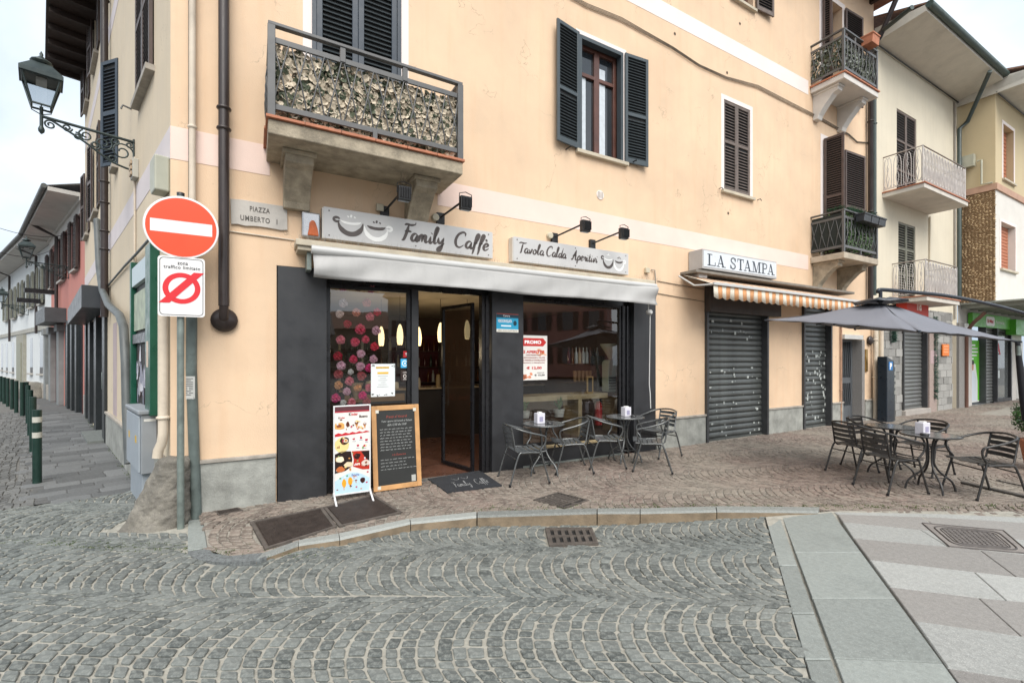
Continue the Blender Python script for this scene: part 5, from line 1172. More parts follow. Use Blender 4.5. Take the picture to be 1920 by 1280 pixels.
# striped awning
t = Th('striped_awning', 'orange and white striped awning with scalloped edge over the roller shutters', 'awning', A, (AX(1340, .7), -.7, 2.6))
xa, xb = AX(1337, .75), AX(1618, .75); zf = AZ(1340, 533, .75); za2 = z0 - .08; n = 46; w = (xb - xa) / n
om, wm = mat('orange_stripe', (.62, .30, .13), .8, .1, 4, .2), mat('cream_stripe', (.66, .60, .50), .8, .06, 4, .2)
m = MB()
for i in range(n):
    a, b = xa + i * w, xa + (i + 1) * w; c_ = 0 if i % 2 else 1; sg = [(-.12, za2), (-.33, za2 - (za2 - zf) * .30), (-.55, za2 - (za2 - zf) * .66), (-.75, zf)]
    for (y0, q0), (y1, q1) in zip(sg, sg[1:]): m.add([(a, y0, q0), (b, y0, q0), (b, y1, q1), (a, y1, q1)], [(0, 1, 2, 3)], c_, True)
o = t.part('canopy', m, [om, wm]); o.modifiers.new('thick', 'SOLIDIFY').thickness = .003
m = MB(); vh = .22
for i in range(n):
    a, b = xa + i * w, xa + (i + 1) * w; c_ = 0 if i % 2 else 1
    def zl(x): q = ((x - xa) / (2 * w)) % 1; return zf - vh - .035 * abs(math.sin(math.pi * q))
    xs = [a + (b - a) * k / 4 for k in range(5)]; yo = lambda x: -.76 - .012 * math.sin(x * 9)
    v = [(x, -.755, zf) for x in xs] + [(x, yo(x), zl(x)) for x in xs]; m.add(v, [(k, k + 1, 6 + k, 5 + k) for k in range(4)], c_, True)
o = t.part('valance', m, [om, wm]); o.modifiers.new('thick', 'SOLIDIFY').thickness = .003
m = MB(); m.box(xa - .02, xb + .02, -.79, -.75, zf - .015, zf + .035); t.part('front_bar', m, awnb, bev=.006)
m = MB()
for x in (xa - .1, xb - .15): m.tube([(x, -.1, za2 - .02), (x + .05, -.4, zf + .02), (x + .12, -.73, zf)], .018, 6)
t.part('arm', m, awnb); m = MB(); m.box(AX(1303, .2), AX(1303, .2) + .25, -.28, -.05, z0 - .12, z0 - .052); t.part('bracket', m, awnb, bev=.01)
# --- things on the shopfront glass and panels
def poster(name, label, x0, x1, z0, z1, y, bgc, draw=None, cat='poster', fr=A, th=.002):
    t = Th(name, label, cat, fr, (x0, y, z0)); m = MB(); m.box(x0, x1, y, y + th, z0, z1); t.part('sheet', m, plain(bgc, .5)); 
    if draw:
        q = {}; 
        def D(c): return q.setdefault(c, MB())
        draw(D, x0, z0, x1 - x0, z1 - z0, y - .002)
        for c, mm in q.items():
            if mm.v: t.part('print', mm, plain(c, .55))
    return t
def blob(mb, x, z, rx, rz, y, n=10, j=.12): mb.add([(x + rx * (1 + U(-j, j)) * math.cos(6.283 * i / n), y, z + rz * (1 + U(-j, j)) * math.sin(6.283 * i / n)) for i in range(n)], [tuple(range(n))])
def rec(mb, a, b, c, d_, y): mb.add([(a, y, c), (b, y, c), (b, y, d_), (a, y, d_)], [(0, 1, 2, 3)])
def scrib(mb, x0, x1, z, h, y, w=.003, k=None):   # unreadable handwriting
    x = x0
    while x < x1:
        L = U(.02, .055); n = max(3, int(L / .007)); stroke(mb, [(x + L * i / n, z + (h * (.1 if i % 2 else .75) * U(.6, 1.2))) for i in range(n + 1)], w, y, n=2, cap=.7); x += L + .014
x0, x1 = AX(696, -.05), AX(741, -.05); z0, z1 = AZ(697, 744, -.05), AZ(697, 682, -.05)
def dm(D, x, z, w, h, y):
    rec(D('#e3b53c'), x + .2 * w, x + .75 * w, z + .86 * h, z + .91 * h, y); rec(D('#e3b53c'), x + .26 * w, x + .72 * w, z + .69 * h, z + .75 * h, y)
    put(D('#4a3b20'), 'Family Menu', x + .22 * w, x + .73 * w, z + .868 * h, z + .902 * h, y - .001)
    for k, (a, b) in enumerate(((.28, .7), (.36, .62), (.3, .68), (.4, .6), (.3, .66), (.24, .74))): rec(D('#777777'), x + a * w, x + b * w, z + (.62 - .065 * k) * h, z + (.628 - .065 * k) * h, y)
    for sx, sz in ((.08, .95), (.92, .93), (.08, .06), (.9, .08), (.6, .03), (.3, .03)):
        for _ in range(4): blob(D('#222222'), x + (sx + U(-.05, .05)) * w, z + (sz + U(-.02, .03)) * h, .03 * w, .012 * h, y, 6, .4)
poster('menu_poster', 'white menu poster with yellow headings inside the left cafe window', x0, x1, z0, z1, .06, '#dfe3e3', dm)
x0 = AX(763, -.05)
m = MB(); xx, zz2 = AX(762, -.05), AZ(762, 664, -.05); blob(m, xx, zz2, .045, .045, .06, 16, 0); q = MB(); q.v = [(a, b, c) for a, b, c in m.v]
def stick(name, label, px_, py_, w, h, col, dr, shape='r'):
    x, z = AX(px_, -.06), AZ(px_, py_, -.06); poster(name, label, x - w / 2, x + w / 2, z - h / 2, z + h / 2, .06, col, dr, 'sticker')
stick('round_sticker', 'small red sticker with a white 9 at the right edge of the left window', 762, 664, .085, .085, '#a51822', lambda D, x, z, w, h, y: put(D('#eeeeee'), '9', x + .35 * w, x + .65 * w, z + .3 * h, z + .75 * h, y))
stick('blue_sticker', 'light blue sticker with a white drop under the small red sticker', 759, 681, .11, .12, '#3fa9dc', lambda D, x, z, w, h, y: (blob(D('#d8eef8'), x + .5 * w, z + .5 * h, .36 * w, .36 * h, y, 12, 0), blob(D('#3fa9dc'), x + .5 * w, z + .5 * h, .24 * w, .24 * h, y - .001, 12, 0), blob(D('#ffffff'), x + .52 * w, z + .5 * h, .08 * w, .14 * h, y - .002, 10, 0)))
stick('brown_sticker', 'dark brown coffee sticker with white lettering under the blue sticker', 759, 704, .11, .13, '#2e1f1c', lambda D, x, z, w, h, y: (put(D('#e6e0da'), 'caffe', x + .25 * w, x + .75 * w, z + .78 * h, z + .9 * h, y), blob(D('#e6e0da'), x + .5 * w, z + .45 * h, .2 * w, .2 * h, y, 12, 0), blob(D('#2e1f1c'), x + .5 * w, z + .45 * h, .14 * w, .14 * h, y - .001, 12, 0), rec(D('#e6e0da'), x + .3 * w, x + .7 * w, z + .1 * h, z + .15 * h, y)))
x0, x1 = AX(931, .04), AX(972, .04); z0, z1 = AZ(931, 622, .04), AZ(931, 587, .04)
poster('parking_notice', 'small blue and white notice stuck on the dark panel right of the cafe door', x0, x1, z0, z1, -.038, '#2ba0c9', lambda D, x, z, w, h, y: (rec(D('#123a4a'), x, x + w, z + .78 * h, z + h, y), rec(D('#e8e4d8'), x, x + w, z, z + .16 * h, y), rec(D('#a5453a'), x, x + w, z + .96 * h, z + h, y - .001),
    put(D('#ffffff'), 'VIDEOSORVEGLIATA', x + .06 * w, x + .7 * w, z + .52 * h, z + .68 * h, y, bold=.02), rec(D('#e8f4fa'), x + .2 * w, x + .66 * w, z + .3 * h, z + .38 * h, y), put(D('#222222'), 'AREA NON CUSTODITA', x + .05 * w, x + .95 * w, z + .04 * h, z + .12 * h, y - .001), blob(D('#123a4a'), x + .84 * w, z + .5 * h, .08 * w, .14 * h, y, 10, 0), put(D('#ffffff'), 'Centro', x + .3 * w, x + .6 * w, z + .83 * h, z + .94 * h, y - .001)), 'notice')
x0, x1 = AX(978, -.04), AX(1027, -.04); z0, z1 = AZ(978, 713, -.04), AZ(978, 628, -.04)
def pr(D, x, z, w, h, y):
    P = [(x + .03 * w, z + .76 * h), (x + .84 * w, z + .76 * h), (x + .96 * w, z + .85 * h), (x + .84 * w, z + .94 * h), (x + .03 * w, z + .94 * h)]; D('#c42a26').add([(a, y, b) for a, b in P], [tuple(range(5))])
    put(D('#ffffff'), 'PROMO', x + .13 * w, x + .76 * w, z + .81 * h, z + .89 * h, y - .001, bold=.04)
    put(D('#c42a26'), '2 APERITIVI', x + .07 * w, x + .88 * w, z + .60 * h, z + .665 * h, y - .001, bold=.04)
    for k, (s, a, b) in enumerate((('CON PIZZETTINE', .18, .74), ('NOCCIOLINE e OLIVE', .06, .9), ('+2 PIZZE al PADELLINO', .03, .92), ('Marinara e Margherita', .03, .9))): put(D('#8d2320'), s, x + a * w, x + b * w, z + (.545 - .057 * k) * h, z + (.575 - .057 * k) * h, y - .001, bold=.03)
    put(D('#c42a26'), '€ 12,00', x + .2 * w, x + .78 * w, z + .235 * h, z + .305 * h, y - .001, bold=.04); put(D('#222222'), '€ 15,00', x + .5 * w, x + .9 * w, z + .085 * h, z + .13 * h, y - .001, bold=.03); put(D('#222222'), 'ANZICHE', x + .6 * w, x + .88 * w, z + .15 * h, z + .175 * h, y - .001)
    for _ in range(12): blob(D('#e59a62' if R() < .5 else '#e8b89a'), x + U(.55, .95) * w, z + U(.55, .68) * h, .06 * w, .02 * h, y, 8, .4)
    for _ in range(10): blob(D('#d98a66'), x + U(.03, .4) * w, z + U(.04, .14) * h, .07 * w, .03 * h, y, 8, .4)
poster('promo_poster', 'white and red PROMO poster for two drinks at € 12,00 in the right window', x0, x1, z0, z1, .055, '#e2ded8', pr)
# doormat
P = [Vector((*G(*p, walk), 0)) for p in ((802, 899), (900, 883), (941, 911), (838, 924))]; c = sum(P, Vector()) / 4
t = Th('doormat', 'dark grey doormat with pale cafe lettering before the open door', 'doormat', WD, (c.x, c.y, .03)); m = MB()
m.add([(p.x, p.y, walk(p.x, p.y) - .002) for p in P] + [(p.x, p.y, walk(p.x, p.y) + .016) for p in P], [(4, 5, 6, 7)[::-1], (0, 1, 5, 4)[::-1], (1, 2, 6, 5)[::-1], (2, 3, 7, 6)[::-1], (3, 0, 4, 7)[::-1]]); t.part('mat', m, mat('mat_rubber', (.022, .024, .029), .8, .2, 20, .5, 120))
def mw(x, y, z): # map unit square (x, z) on the mat
    a, b = x, 1 - z; p = P[0] * (1 - a) * (1 - b) + P[1] * a * (1 - b) + P[2] * a * b + P[3] * (1 - a) * b; return (p.x, p.y, walk(p.x, p.y) + .0185)
m = MB(); 
def script_w(s, x0, x1, z0, h, w):
    tot = sum(SC[c_][0] for c_ in s); k = (x1 - x0) / tot; x = 0
    for c_ in s:
        for st in SC[c_][1]: stroke(m, [(x0 + (x + a + .1 * b) * k, z0 + b * h) for a, b in st], w, 0, warp=mw)
        x += SC[c_][0]
script_w('Family', .22, .52, .2, .3, .012); script_w('Caffe`', .62, .86, .2, .3, .012)
for a in (.33, .5): stroke(m, [(a, .72), (a + .05, .6), (a + .1, .62), (a + .14, .74)], .012, 0, warp=mw)
t.part('lettering', m, plain('#8e8f90'))
# ice cream advertising stand
P0 = A.F(660, 925, .28); xs0, xs1 = AX(625, .30), AX(695, .30); zb0, zt0 = .10, AZ(658, 759, .30)
t = Th('ice_cream_stand', 'white framed ice cream price stand standing left of the chalkboard', 'advertising stand', A, (xs0, -.3, 0), rz=0); y = -.30
wfr = mat('white_frame', (.72, .72, .72), .35, .04, 5)
m = MB(); m.ring(xs0, xs1, zb0, zt0, .016, y - .012, y + .012); t.part('frame', m, wfr, bev=.004)
for x in (xs0 + .008, xs1 - .008):
    m = MB(); m.tube([(x, y - .2, .03), (x, y - .04, .1), (x, y, .14), (x, y + .04, .1), (x, y + .14, .05)], .012, 6); t.part('foot', m, wfr)
m = MB(); m.box(xs0 + .016, xs1 - .016, y - .004, y + .004, zb0 + .016, zt0 - .016); t.part('sheet', m, plain('#e4e0da', .4))
q = {}
def D(c): return q.setdefault(c, MB())
w, h = xs1 - xs0 - .032, zt0 - zb0 - .032; X0, Z0_ = xs0 + .016, zb0 + .016; yp = y - .006
rec(D('#5b3338'), X0, X0 + w, Z0_ + .945 * h, Z0_ + h, yp); rec(D('#b22a3a'), X0, X0 + w, Z0_ + .935 * h, Z0_ + .95 * h, yp - .0005)
put(D('#c5202c'), 'inder', X0 + .47 * w, X0 + .66 * w, Z0_ + .895 * h, Z0_ + .925 * h, yp - .001, bold=.03); put(D('#111111'), 'K', X0 + .40 * w, X0 + .46 * w, Z0_ + .895 * h, Z0_ + .925 * h, yp - .001, bold=.04)
put(D('#c5202c'), 'inder', X0 + .15 * w, X0 + .29 * w, Z0_ + .865 * h, Z0_ + .885 * h, yp - .001, bold=.02); put(D('#111111'), 'K', X0 + .10 * w, X0 + .145 * w, Z0_ + .865 * h, Z0_ + .885 * h, yp - .001, bold=.03); put(D('#3a1a10'), 'Bueno', X0 + .70 * w, X0 + .95 * w, Z0_ + .865 * h, Z0_ + .895 * h, yp - .001, bold=.03)
def cone(cx, cz, s, top): 
    D('#c98a4a').add([(cx - s * .35, yp, cz), (cx + s * .35, yp, cz), (cx + s * .1, yp, cz - s * 1.3)], [(0, 1, 2)]); blob(D(top), cx, cz + s * .2, s * .45, s * .4, yp - .0006, 10, .15); blob(D('#efe4d0'), cx - s * .1, cz + s * .3, s * .2, s * .16, yp - .001, 8, .2)
cone(X0 + .62 * w, Z0_ + .80 * h, .05, '#6b3a22'); cone(X0 + .86 * w, Z0_ + .78 * h, .042, '#8a4a2a')
blob(D('#d9a35a'), X0 + .15 * w, Z0_ + .78 * h, .14 * w, .045 * h, yp, 10, .2); blob(D('#8b4a28'), X0 + .12 * w, Z0_ + .78 * h, .07 * w, .02 * h, yp - .0006, 8, .2); blob(D('#5a2c1a'), X0 + .37 * w, Z0_ + .79 * h, .06 * w, .03 * h, yp, 8, .4)
P = [(X0, Z0_ + .66 * h)] + [(X0 + w * k / 10, Z0_ + (.70 if k % 2 else .685) * h + .01 * h * k / 10) for k in range(11)] + [(X0 + w, Z0_ + .69 * h)]; D('#c5202c').add([(a, yp, b) for a, b in P], [tuple(range(len(P)))])
blob(D('#e9d28f'), X0 + .2 * w, Z0_ + .56 * h, .2 * w, .09 * h, yp, 12, .05); blob(D('#3a2416'), X0 + .27 * w, Z0_ + .61 * h, .13 * w, .045 * h, yp - .0006, 12, .1); blob(D('#e9d9c0'), X0 + .3 * w, Z0_ + .61 * h, .06 * w, .025 * h, yp - .001, 8, .3)
for a, b in ((.55, .62), (.75, .63), (.92, .6), (.66, .54), (.86, .53)): blob(D('#b83a50'), X0 + a * w, Z0_ + b * h, .04 * w, .014 * h, yp, 8, .4); rec(D('#6a7a9a'), X0 + (a - .05) * w, X0 + (a + .05) * w, Z0_ + (b - .03) * h, Z0_ + (b - .026) * h, yp)
P = [(0, .24), (0, .46), (.2, .49), (.46, .48), (.5, .38), (.46, .30), (.3, .26)]; D('#241512').add([(X0 + a * w, yp, Z0_ + b * h) for a, b in P], [tuple(range(7))])
P = [(.48, .48), (1, .47), (1, .25), (.8, .255), (.52, .3), (.54, .38)]; D('#b8301f').add([(X0 + a * w, yp, Z0_ + b * h) for a, b in P], [tuple(range(6))])
P = [(.75, .47), (1, .47), (1, .34), (.86, .4)]; D('#241512').add([(X0 + a * w, yp - .0005, Z0_ + b * h) for a, b in P], [tuple(range(4))])
for a, b, c_ in ((.13, .40, '#c8a878'), (.15, .40, '#efe0c4'), (.36, .33, '#4a2414'), (.38, .33, '#e3cfae'), (.16, .28, '#c06a3a'), (.64, .42, '#2a1210'), (.86, .32, '#b08a78'), (.9, .33, '#d8c8bc')): blob(D(c_), X0 + a * w, Z0_ + b * h, .1 * w * (1 if c_ < '#a' else 1.2), .034 * h, yp - .001 - U(0, .001), 10, .2)
put(D('#ffffff'), 'nero', X0 + .58 * w, X0 + .72 * w, Z0_ + .31 * h, Z0_ + .335 * h, yp - .002, bold=.02)
P = [(0, 0)] + [(k / 8, .15 + .085 * math.sin(math.pi * k / 8)) for k in range(9)] + [(1, 0)]; D('#bcd8e8').add([(X0 + a * w, yp - .0004, Z0_ + b * h) for a, b in P], [tuple(range(len(P)))])
for a, b in ((.26, .12), (.44, .135)): blob(D('#eda52e'), X0 + a * w, Z0_ + b * h, .065 * w, .05 * h, yp - .001, 10, .1); rec(D('#c9a070'), X0 + (a - .012) * w, X0 + (a + .012) * w, Z0_ + (b - .08) * h, Z0_ + (b - .045) * h, yp - .001)
blob(D('#3a1a18'), X0 + .8 * w, Z0_ + .13 * h, .08 * w, .035 * h, yp - .001, 8, .1); put(D('#4a4a9a'), 'Estathe', X0 + .48 * w, X0 + .7 * w, Z0_ + .19 * h, Z0_ + .215 * h, yp - .001, bold=.02); put(D('#c5202c'), 'GO', X0 + .52 * w, X0 + .64 * w, Z0_ + .165 * h, Z0_ + .185 * h, yp - .001)
for a, b in ((.15, .18), (.35, .2), (.62, .06), (.95, .22), (.92, .1)): blob(D('#5a9a5a' if a < .6 else '#c05060'), X0 + a * w, Z0_ + b * h, .03 * w, .01 * h, yp - .001, 8, .3)
for _ in range(46):
    a, b = U(.06, .94), random.choice((U(.72, .86), U(.51, .66), U(.27, .46), U(.03, .2))); blob(D(random.choice(('#c98a4a', '#8a4a2a', '#e8c98a', '#b83a50', '#5a3020', '#d8e0e8', '#7aa060'))), X0 + a * w, Z0_ + b * h, U(.015, .04) * w, U(.006, .016) * h, yp - .0015 - U(0, .0008), 7, .35)
for c, mm in q.items(): t.part('print', mm, plain(c, .4))
# chalkboard
x0, x1 = AX(697, .10), AX(786, .10); z0, z1 = .055, AZ(697, 762, .10); t = Th('chalkboard', 'wooden framed chalkboard menu leaning beside the open cafe door', 'chalkboard', A, (x0, -.16, z0))
def ln(x, y, z): return (x, -.20 + y + (z - z0) * .13, z)
wf = mat('raw_pine', (.50, .27, .11), .6, .2, 5, .2, 30)
for a, b, c_, e in ((x0, x0 + .06, z0, z1), (x1 - .06, x1, z0, z1), (x0 + .061, x1 - .061, z0, z0 + .06), (x0 + .061, x1 - .061, z1 - .06, z1)):
    m = MB(); m.box(a, b, -.012, .012, c_, e); m.v = [ln(*p) for p in m.v]; t.part('frame_rail', m, wf, bev=.004)
m = MB(); m.box(x0 + .05, x1 - .05, -.004, .008, z0 + .05, z1 - .05); m.v = [ln(*p) for p in m.v]; t.part('slate', m, mat('slate_black', (.018, .019, .018), .7, .3, 3, .1))
ch1, ch2 = MB(), MB(); w, h = x1 - x0, z1 - z0; yy = -.0065
def hw(mb, s, a, b, zc2, hh2): put(mb, s, x0 + a * w, x0 + b * w, z0 + zc2 * h, z0 + (zc2 + hh2) * h, yy, bold=-.008, shear=.25)
hw(ch2, 'Pranzi al Venerdi', .3, .74, .85, .03); hw(ch1, 'Tutti i giorni dal lunedi al Sabato', .2, .84, .795, .028); hw(ch1, 'dalle 12.00 alle 15.00', .32, .72, .755, .026)
for k in range(8): scrib(ch1, x0 + .16 * w, x0 + U(.72, .84) * w, z0 + (.71 - .035 * k) * h, .014, yy, .0035)
hw(ch2, 'e la Domenica', .4, .68, .395, .025)
for k in range(4): scrib(ch1, x0 + .16 * w, x0 + U(.62, .84) * w, z0 + (.35 - .038 * k) * h, .014, yy, .003)
for mm, c in ((ch1, '#b9bcba'), (ch2, '#a8463a')): mm.v = [ln(*p) for p in mm.v]; t.part('chalk_writing', mm, plain(c))
m = MB(); m.box(x1 - .13, x1 - .075, -.008, -.005, z0 + .07, z0 + .15); m.v = [ln(*p) for p in m.v]; t.part('price_tag', m, plain('#a9aaa4'))
for a, c_ in ((x0 + .05, z1 - .06), (x1 - .08, z1 - .055), (x0 + .05, z0 + .05)): m = MB(); m.box(a, a + .04, -.0145, -.0125, c_ - .03, c_ + .01); m.v = [ln(*p) for p in m.v]; t.part('tape', m, plain('#c9c8bc'))
# ================================================================ ROAD SIGNS
pa = G(339, 988); t = Th('no_entry_sign', 'round red no entry sign on a grey pole at the building corner', 'road sign', A, (*A.sd(*pa), 0))
s_, d_ = A.sd(*pa); t.o.location = (*pa, 0); t.off = Vector((s_, -d_, 0)); y = -d_
m = MB(); m.tube([(s_, y, -.02), (s_, y, AZ(341, 366, d_))], .031, 14); t.part('pole', m, galv)
m = MB(); m.lathe([(.033, 0), (.034, .03), (.02, .035)], s_, y, 12, cz=AZ(341, 368, d_)); t.part('pole_cap', m, black)
dc = d_ + .05; cx, cz = AX(341.5, dc), AZ(341.5, 427, dc); rad = (AX(409.5, dc) - AX(273, dc)) / 2 * .985; rad = .305
m = MB(); m.lathe([(rad, .012), (rad + .006, .004), (rad + .006, -.002), (rad, -.004)], cx, -dc, 48, cz=cz, axis='y'); t.part('disc', m, mat('sign_white', (.74, .73, .72), .4, .03, 3))
m = MB(); m.lathe([(rad * .955, -.0055), (rad * .955, -.0045)], cx, -dc, 48, cz=cz, axis='y'); t.part('red_face', m, mat('sign_red', (.80, .062, .012), .45, .06, 3))
m = MB(); m.box(cx - rad * .83, cx + rad * .83, -dc - .0065, -dc - .0058, cz - rad * .2, cz + rad * .2); t.part('white_bar', m, MT['sign_white'])
m = MB(); m.box(s_ - .05, s_ + .05, y - .04, y + .035, cz - .03, cz + .03); m.box(s_ - .05, s_ + .05, y - .04, y + .035, cz - .2, cz - .16); t.part('clamp', m, galv)
x0, x1 = AX(296, dc), AX(384.5, dc); z0, z1 = AZ(296, 592, dc), AZ(296, 478, dc)
t = Th('traffic_zone_sign', 'white sign reading zona traffico limitato under the no entry disc', 'road sign', A, (x0, -dc, z0))
def rrect(x0, x1, z0, z1, r, n=5): return [(cx + r * math.cos(math.radians(a0 + 90 * i / n)), cz2 + r * math.sin(math.radians(a0 + 90 * i / n))) for cx, cz2, a0 in ((x1 - r, z0 + r, -90), (x1 - r, z1 - r, 0), (x0 + r, z1 - r, 90), (x0 + r, z0 + r, 180)) for i in range(n + 1)]
m = MB(); m.prism(rrect(x0, x1, z0, z1, .03), -dc - .004, -dc, 'y'); t.part('plate', m, MT['sign_white'])
o_, i_ = rrect(x0 + .014, x1 - .014, z0 + .014, z1 - .014, .035), rrect(x0 + .019, x1 - .019, z0 + .019, z1 - .019, .031); n = len(o_); m = MB(); yy = -dc - .0055
m.add([(a, yy, b) for a, b in o_] + [(a, yy, b) for a, b in i_], [(k, (k + 1) % n, n + (k + 1) % n, n + k) for k in range(n)]); w, h = x1 - x0, z1 - z0
put(m, 'zona', x0 + .41 * w, x0 + .63 * w, z0 + .865 * h, z0 + .91 * h, yy, bold=.015, sp=1.1); put(m, 'traffico limitato', x0 + .12 * w, x0 + .90 * w, z0 + .795 * h, z0 + .85 * h, yy, bold=.015, sp=1.1); t.part('lettering', m, plain('#23232a'))
m = MB(); cx, cz = x0 + .5 * w, z0 + .475 * h; ro, ri = .155, .108; n = 36
m.add([(cx + ro * math.cos(6.2832 * k / n), yy, cz + ro * math.sin(6.2832 * k / n)) for k in range(n)] + [(cx + ri * math.cos(6.2832 * k / n), yy, cz + ri * math.sin(6.2832 * k / n)) for k in range(n)], [(k, (k + 1) % n, n + (k + 1) % n, n + k) for k in range(n)])
m.add([(cx - .185, yy - .001, cz - .15), (cx - .10, yy - .001, cz - .15), (cx + .185, yy - .001, cz + .165), (cx + .10, yy - .001, cz + .165)], [(0, 1, 2, 3)]); t.part('symbol', m, plain('#d3222c'))
pb = G(365, 971); t = Th('bare_pole', 'thicker weathered grey pole beside the sign pole, with a torn notice on it', 'pole', WD, (*pb, 0)); ax_ = (353 - 960) / f_ * pb[1]
m = MB(); m.tube([(pb[0] + .02, pb[1], -.02), (pb[0], pb[1], .6), (pb[0] - .035, pb[1], 1.6), (ax_ + .03, pb[1] + .02, 2.6), (ax_ + .03, pb[1] + .03, 3.0)], .05, 14); t.part('tube', m, mat('weathered_pole', (.13, .16, .15), .65, .35, 5, .3, 50, metal=.2, dirt=.5))
m = MB(); n = 9; zz0, zz1 = H - (748 - HY) / f_ * pb[1], H - (705 - HY) / f_ * pb[1]; P = []
for k in range(n): a = math.radians(-175 + 150 * k / (n - 1)); P.append((pb[0] - .028 + .0535 * math.cos(a), pb[1] + .0535 * math.sin(a)))
m.add([(a, b, zz0 + U(-.01, .01)) for a, b in P] + [(a, b, zz1) for a, b in P], [(k, k + 1, n + k + 1, n + k) for k in range(n - 1)]); t.part('notice', m, plain('#c9c9c4'))
m = MB()
for k in range(10): 
    z = zz1 - .02 - k * .019
    for j in range(1, 7): a, b = P[j], P[j + 1]; m.add([(a[0] - .0, a[1] - .002, z), (b[0], b[1] - .002, z), (b[0], b[1] - .002, z - .007), (a[0], a[1] - .002, z - .007)], [(0, 1, 2, 3)]) if R() < .8 else None
t.part('notice_text', m, plain('#5a5a5a'), kind='stuff')
# ================================================================ SIDE STREET OBJECTS
# roadside cabinet
t = Th('utility_cabinet', 'grey plastic utility cabinet against the side wall behind the guard stone', 'cabinet', B, (-1.2, -.16, 0)); cg = mat('cabinet_grey', (.25, .27, .29), .5, .06, 3, dirt=.15)
m = MB(); m.box(-1.78, -.72, -.155, -.01, .38, 1.06); t.part('body', m, cg, bev=.01); m = MB(); m.box(-1.82, -.69, -.185, 0, 1.062, 1.11); t.part('lid', m, cg, bev=.012)
m = MB(); m.box(-1.72, -.78, -.14, -.02, -.02, .378); t.part('pedestal', m, mat('cabinet_base', (.3, .34, .38), .5, .06, 3), bev=.006)
for a, b in ((-1.77, -1.27), (-1.26, -.74)): m = MB(); m.box(a, b, -.175, -.156, .40, 1.04); t.part('door', m, mat('cabinet_door', (.32, .36, .40), .5, .05, 3), bev=.006)
m = MB(); m.box(-1.0, -.9, -.178, -.1755, .72, .8); m.box(-1.55, -1.47, -.178, -.1755, .72, .8); t.part('warning_label', m, plain('#c9a53a')); m = MB(); m.box(-.7185, -.717, -.13, -.02, .98, 1.01); t.part('label_strip', m, plain('#d0d0cc'))
# notice case
x0, x1 = B.X(238, .12), B.X(275, .12); z0, z1 = 1.05, 3.02; t = Th('poster_case', 'tall dark green framed poster case with torn posters on the side wall', 'notice case', B, ((x0 + x1) / 2, -.1, z0)); gm = mat('green_paint', (.008, .075, .045), .35, .15, 3)
for a, b in ((x0, x0 + .12), (x1 - .34, x1)): m = MB(); m.box(a, b, -.09, 0, z0, z1); t.part('side_board', m, gm, bev=.008)
m = MB(); m.box(x0 + .121, x1 - .341, -.03, 0, z0 + .05, z1 - .05); t.part('back', m, plain('#181410'))
m = MB(); m.box(x0 + .125, x1 - .345, -.08, -.031, z1 - .35, z1 - .1); t.part('title_board', m, plain('#b9c6cc')); m = MB(); m.box(x0 + .16, x1 - .38, -.06, -.031, z1 - .95, z1 - .45); t.part('picture', m, mat('old_print', (.30, .34, .24), .5, .4, 9)); m = MB(); m.box(x0 + .125, x1 - .345, -.075, -.031, z1 - 1.12, z1 - 1.0); t.part('middle_rail', m, black)
m = MB(); 
for _ in range(46):
    a, c_ = U(x0 + .14, x1 - .5), U(z0 + .06, z1 - 1.3); w = U(.05, .18); m.add([(a, -.033 - U(0, .004), c_), (a + w, -.033 - U(0, .004), c_ + U(-.04, .04)), (a + w * U(.6, 1), -.035, c_ + U(.08, .25)), (a + w * U(0, .3), -.035, c_ + U(.08, .25))], [(0, 1, 2, 3)], random.randrange(3))
t.part('torn_posters', m, [plain('#c9c6cc'), plain('#4a2420'), plain('#8a8a98')], kind='stuff'); m = MB(); m.box(x1 - .24, x1 - .12, -.0925, -.0905, z0 + .55, z0 + .85); t.part('sticker', m, plain('#cbb6a4'))
# alarm / lamp boxes on side wall
x, z = -.03, B.Z(302, 366, .05); m = MB(); m.prism([(x - .30, z + .08), (x - .24, z), (x, z), (x, z + .37), (x - .26, z + .37), (x - .30, z + .33)], -.13, 0, 'y'); solo('junction_cabinet', 'pale green telephone junction box high on the building corner', 'junction box', B, (x, 0, z), m, mat('pale_green_box', (.40, .40, .32), .5, .08, 4, dirt=.3), bev=.015)
x, z = B.X(252, .04), B.Z(252, 318, .04); t = Th('switch_box', 'small ribbed grey switch box under the lantern bracket', 'switch box', B, (x, 0, z)); m = MB(); m.box(x - .12, x + .1, -.07, 0, z - .13, z + .13); t.part('body', m, mat('ivory_grey', (.42, .41, .36), .6, .1), bev=.008)
for k in range(3): m = MB(); m.box(x - .08, x + .08, -.09, -.071, z - .1 + k * .075, z - .05 + k * .075); t.part('cap', m, mat('cap_tan', (.4, .3, .2), .6), bev=.004)
m = MB(); x0 = B.X(216); m.box(x0 - .28, x0 + .3, -.004, 0, .66, 2.35); cb.part('lilac_patch', conv(m), mat('lilac_render', (.42, .34, .34), .85, .1, 3))
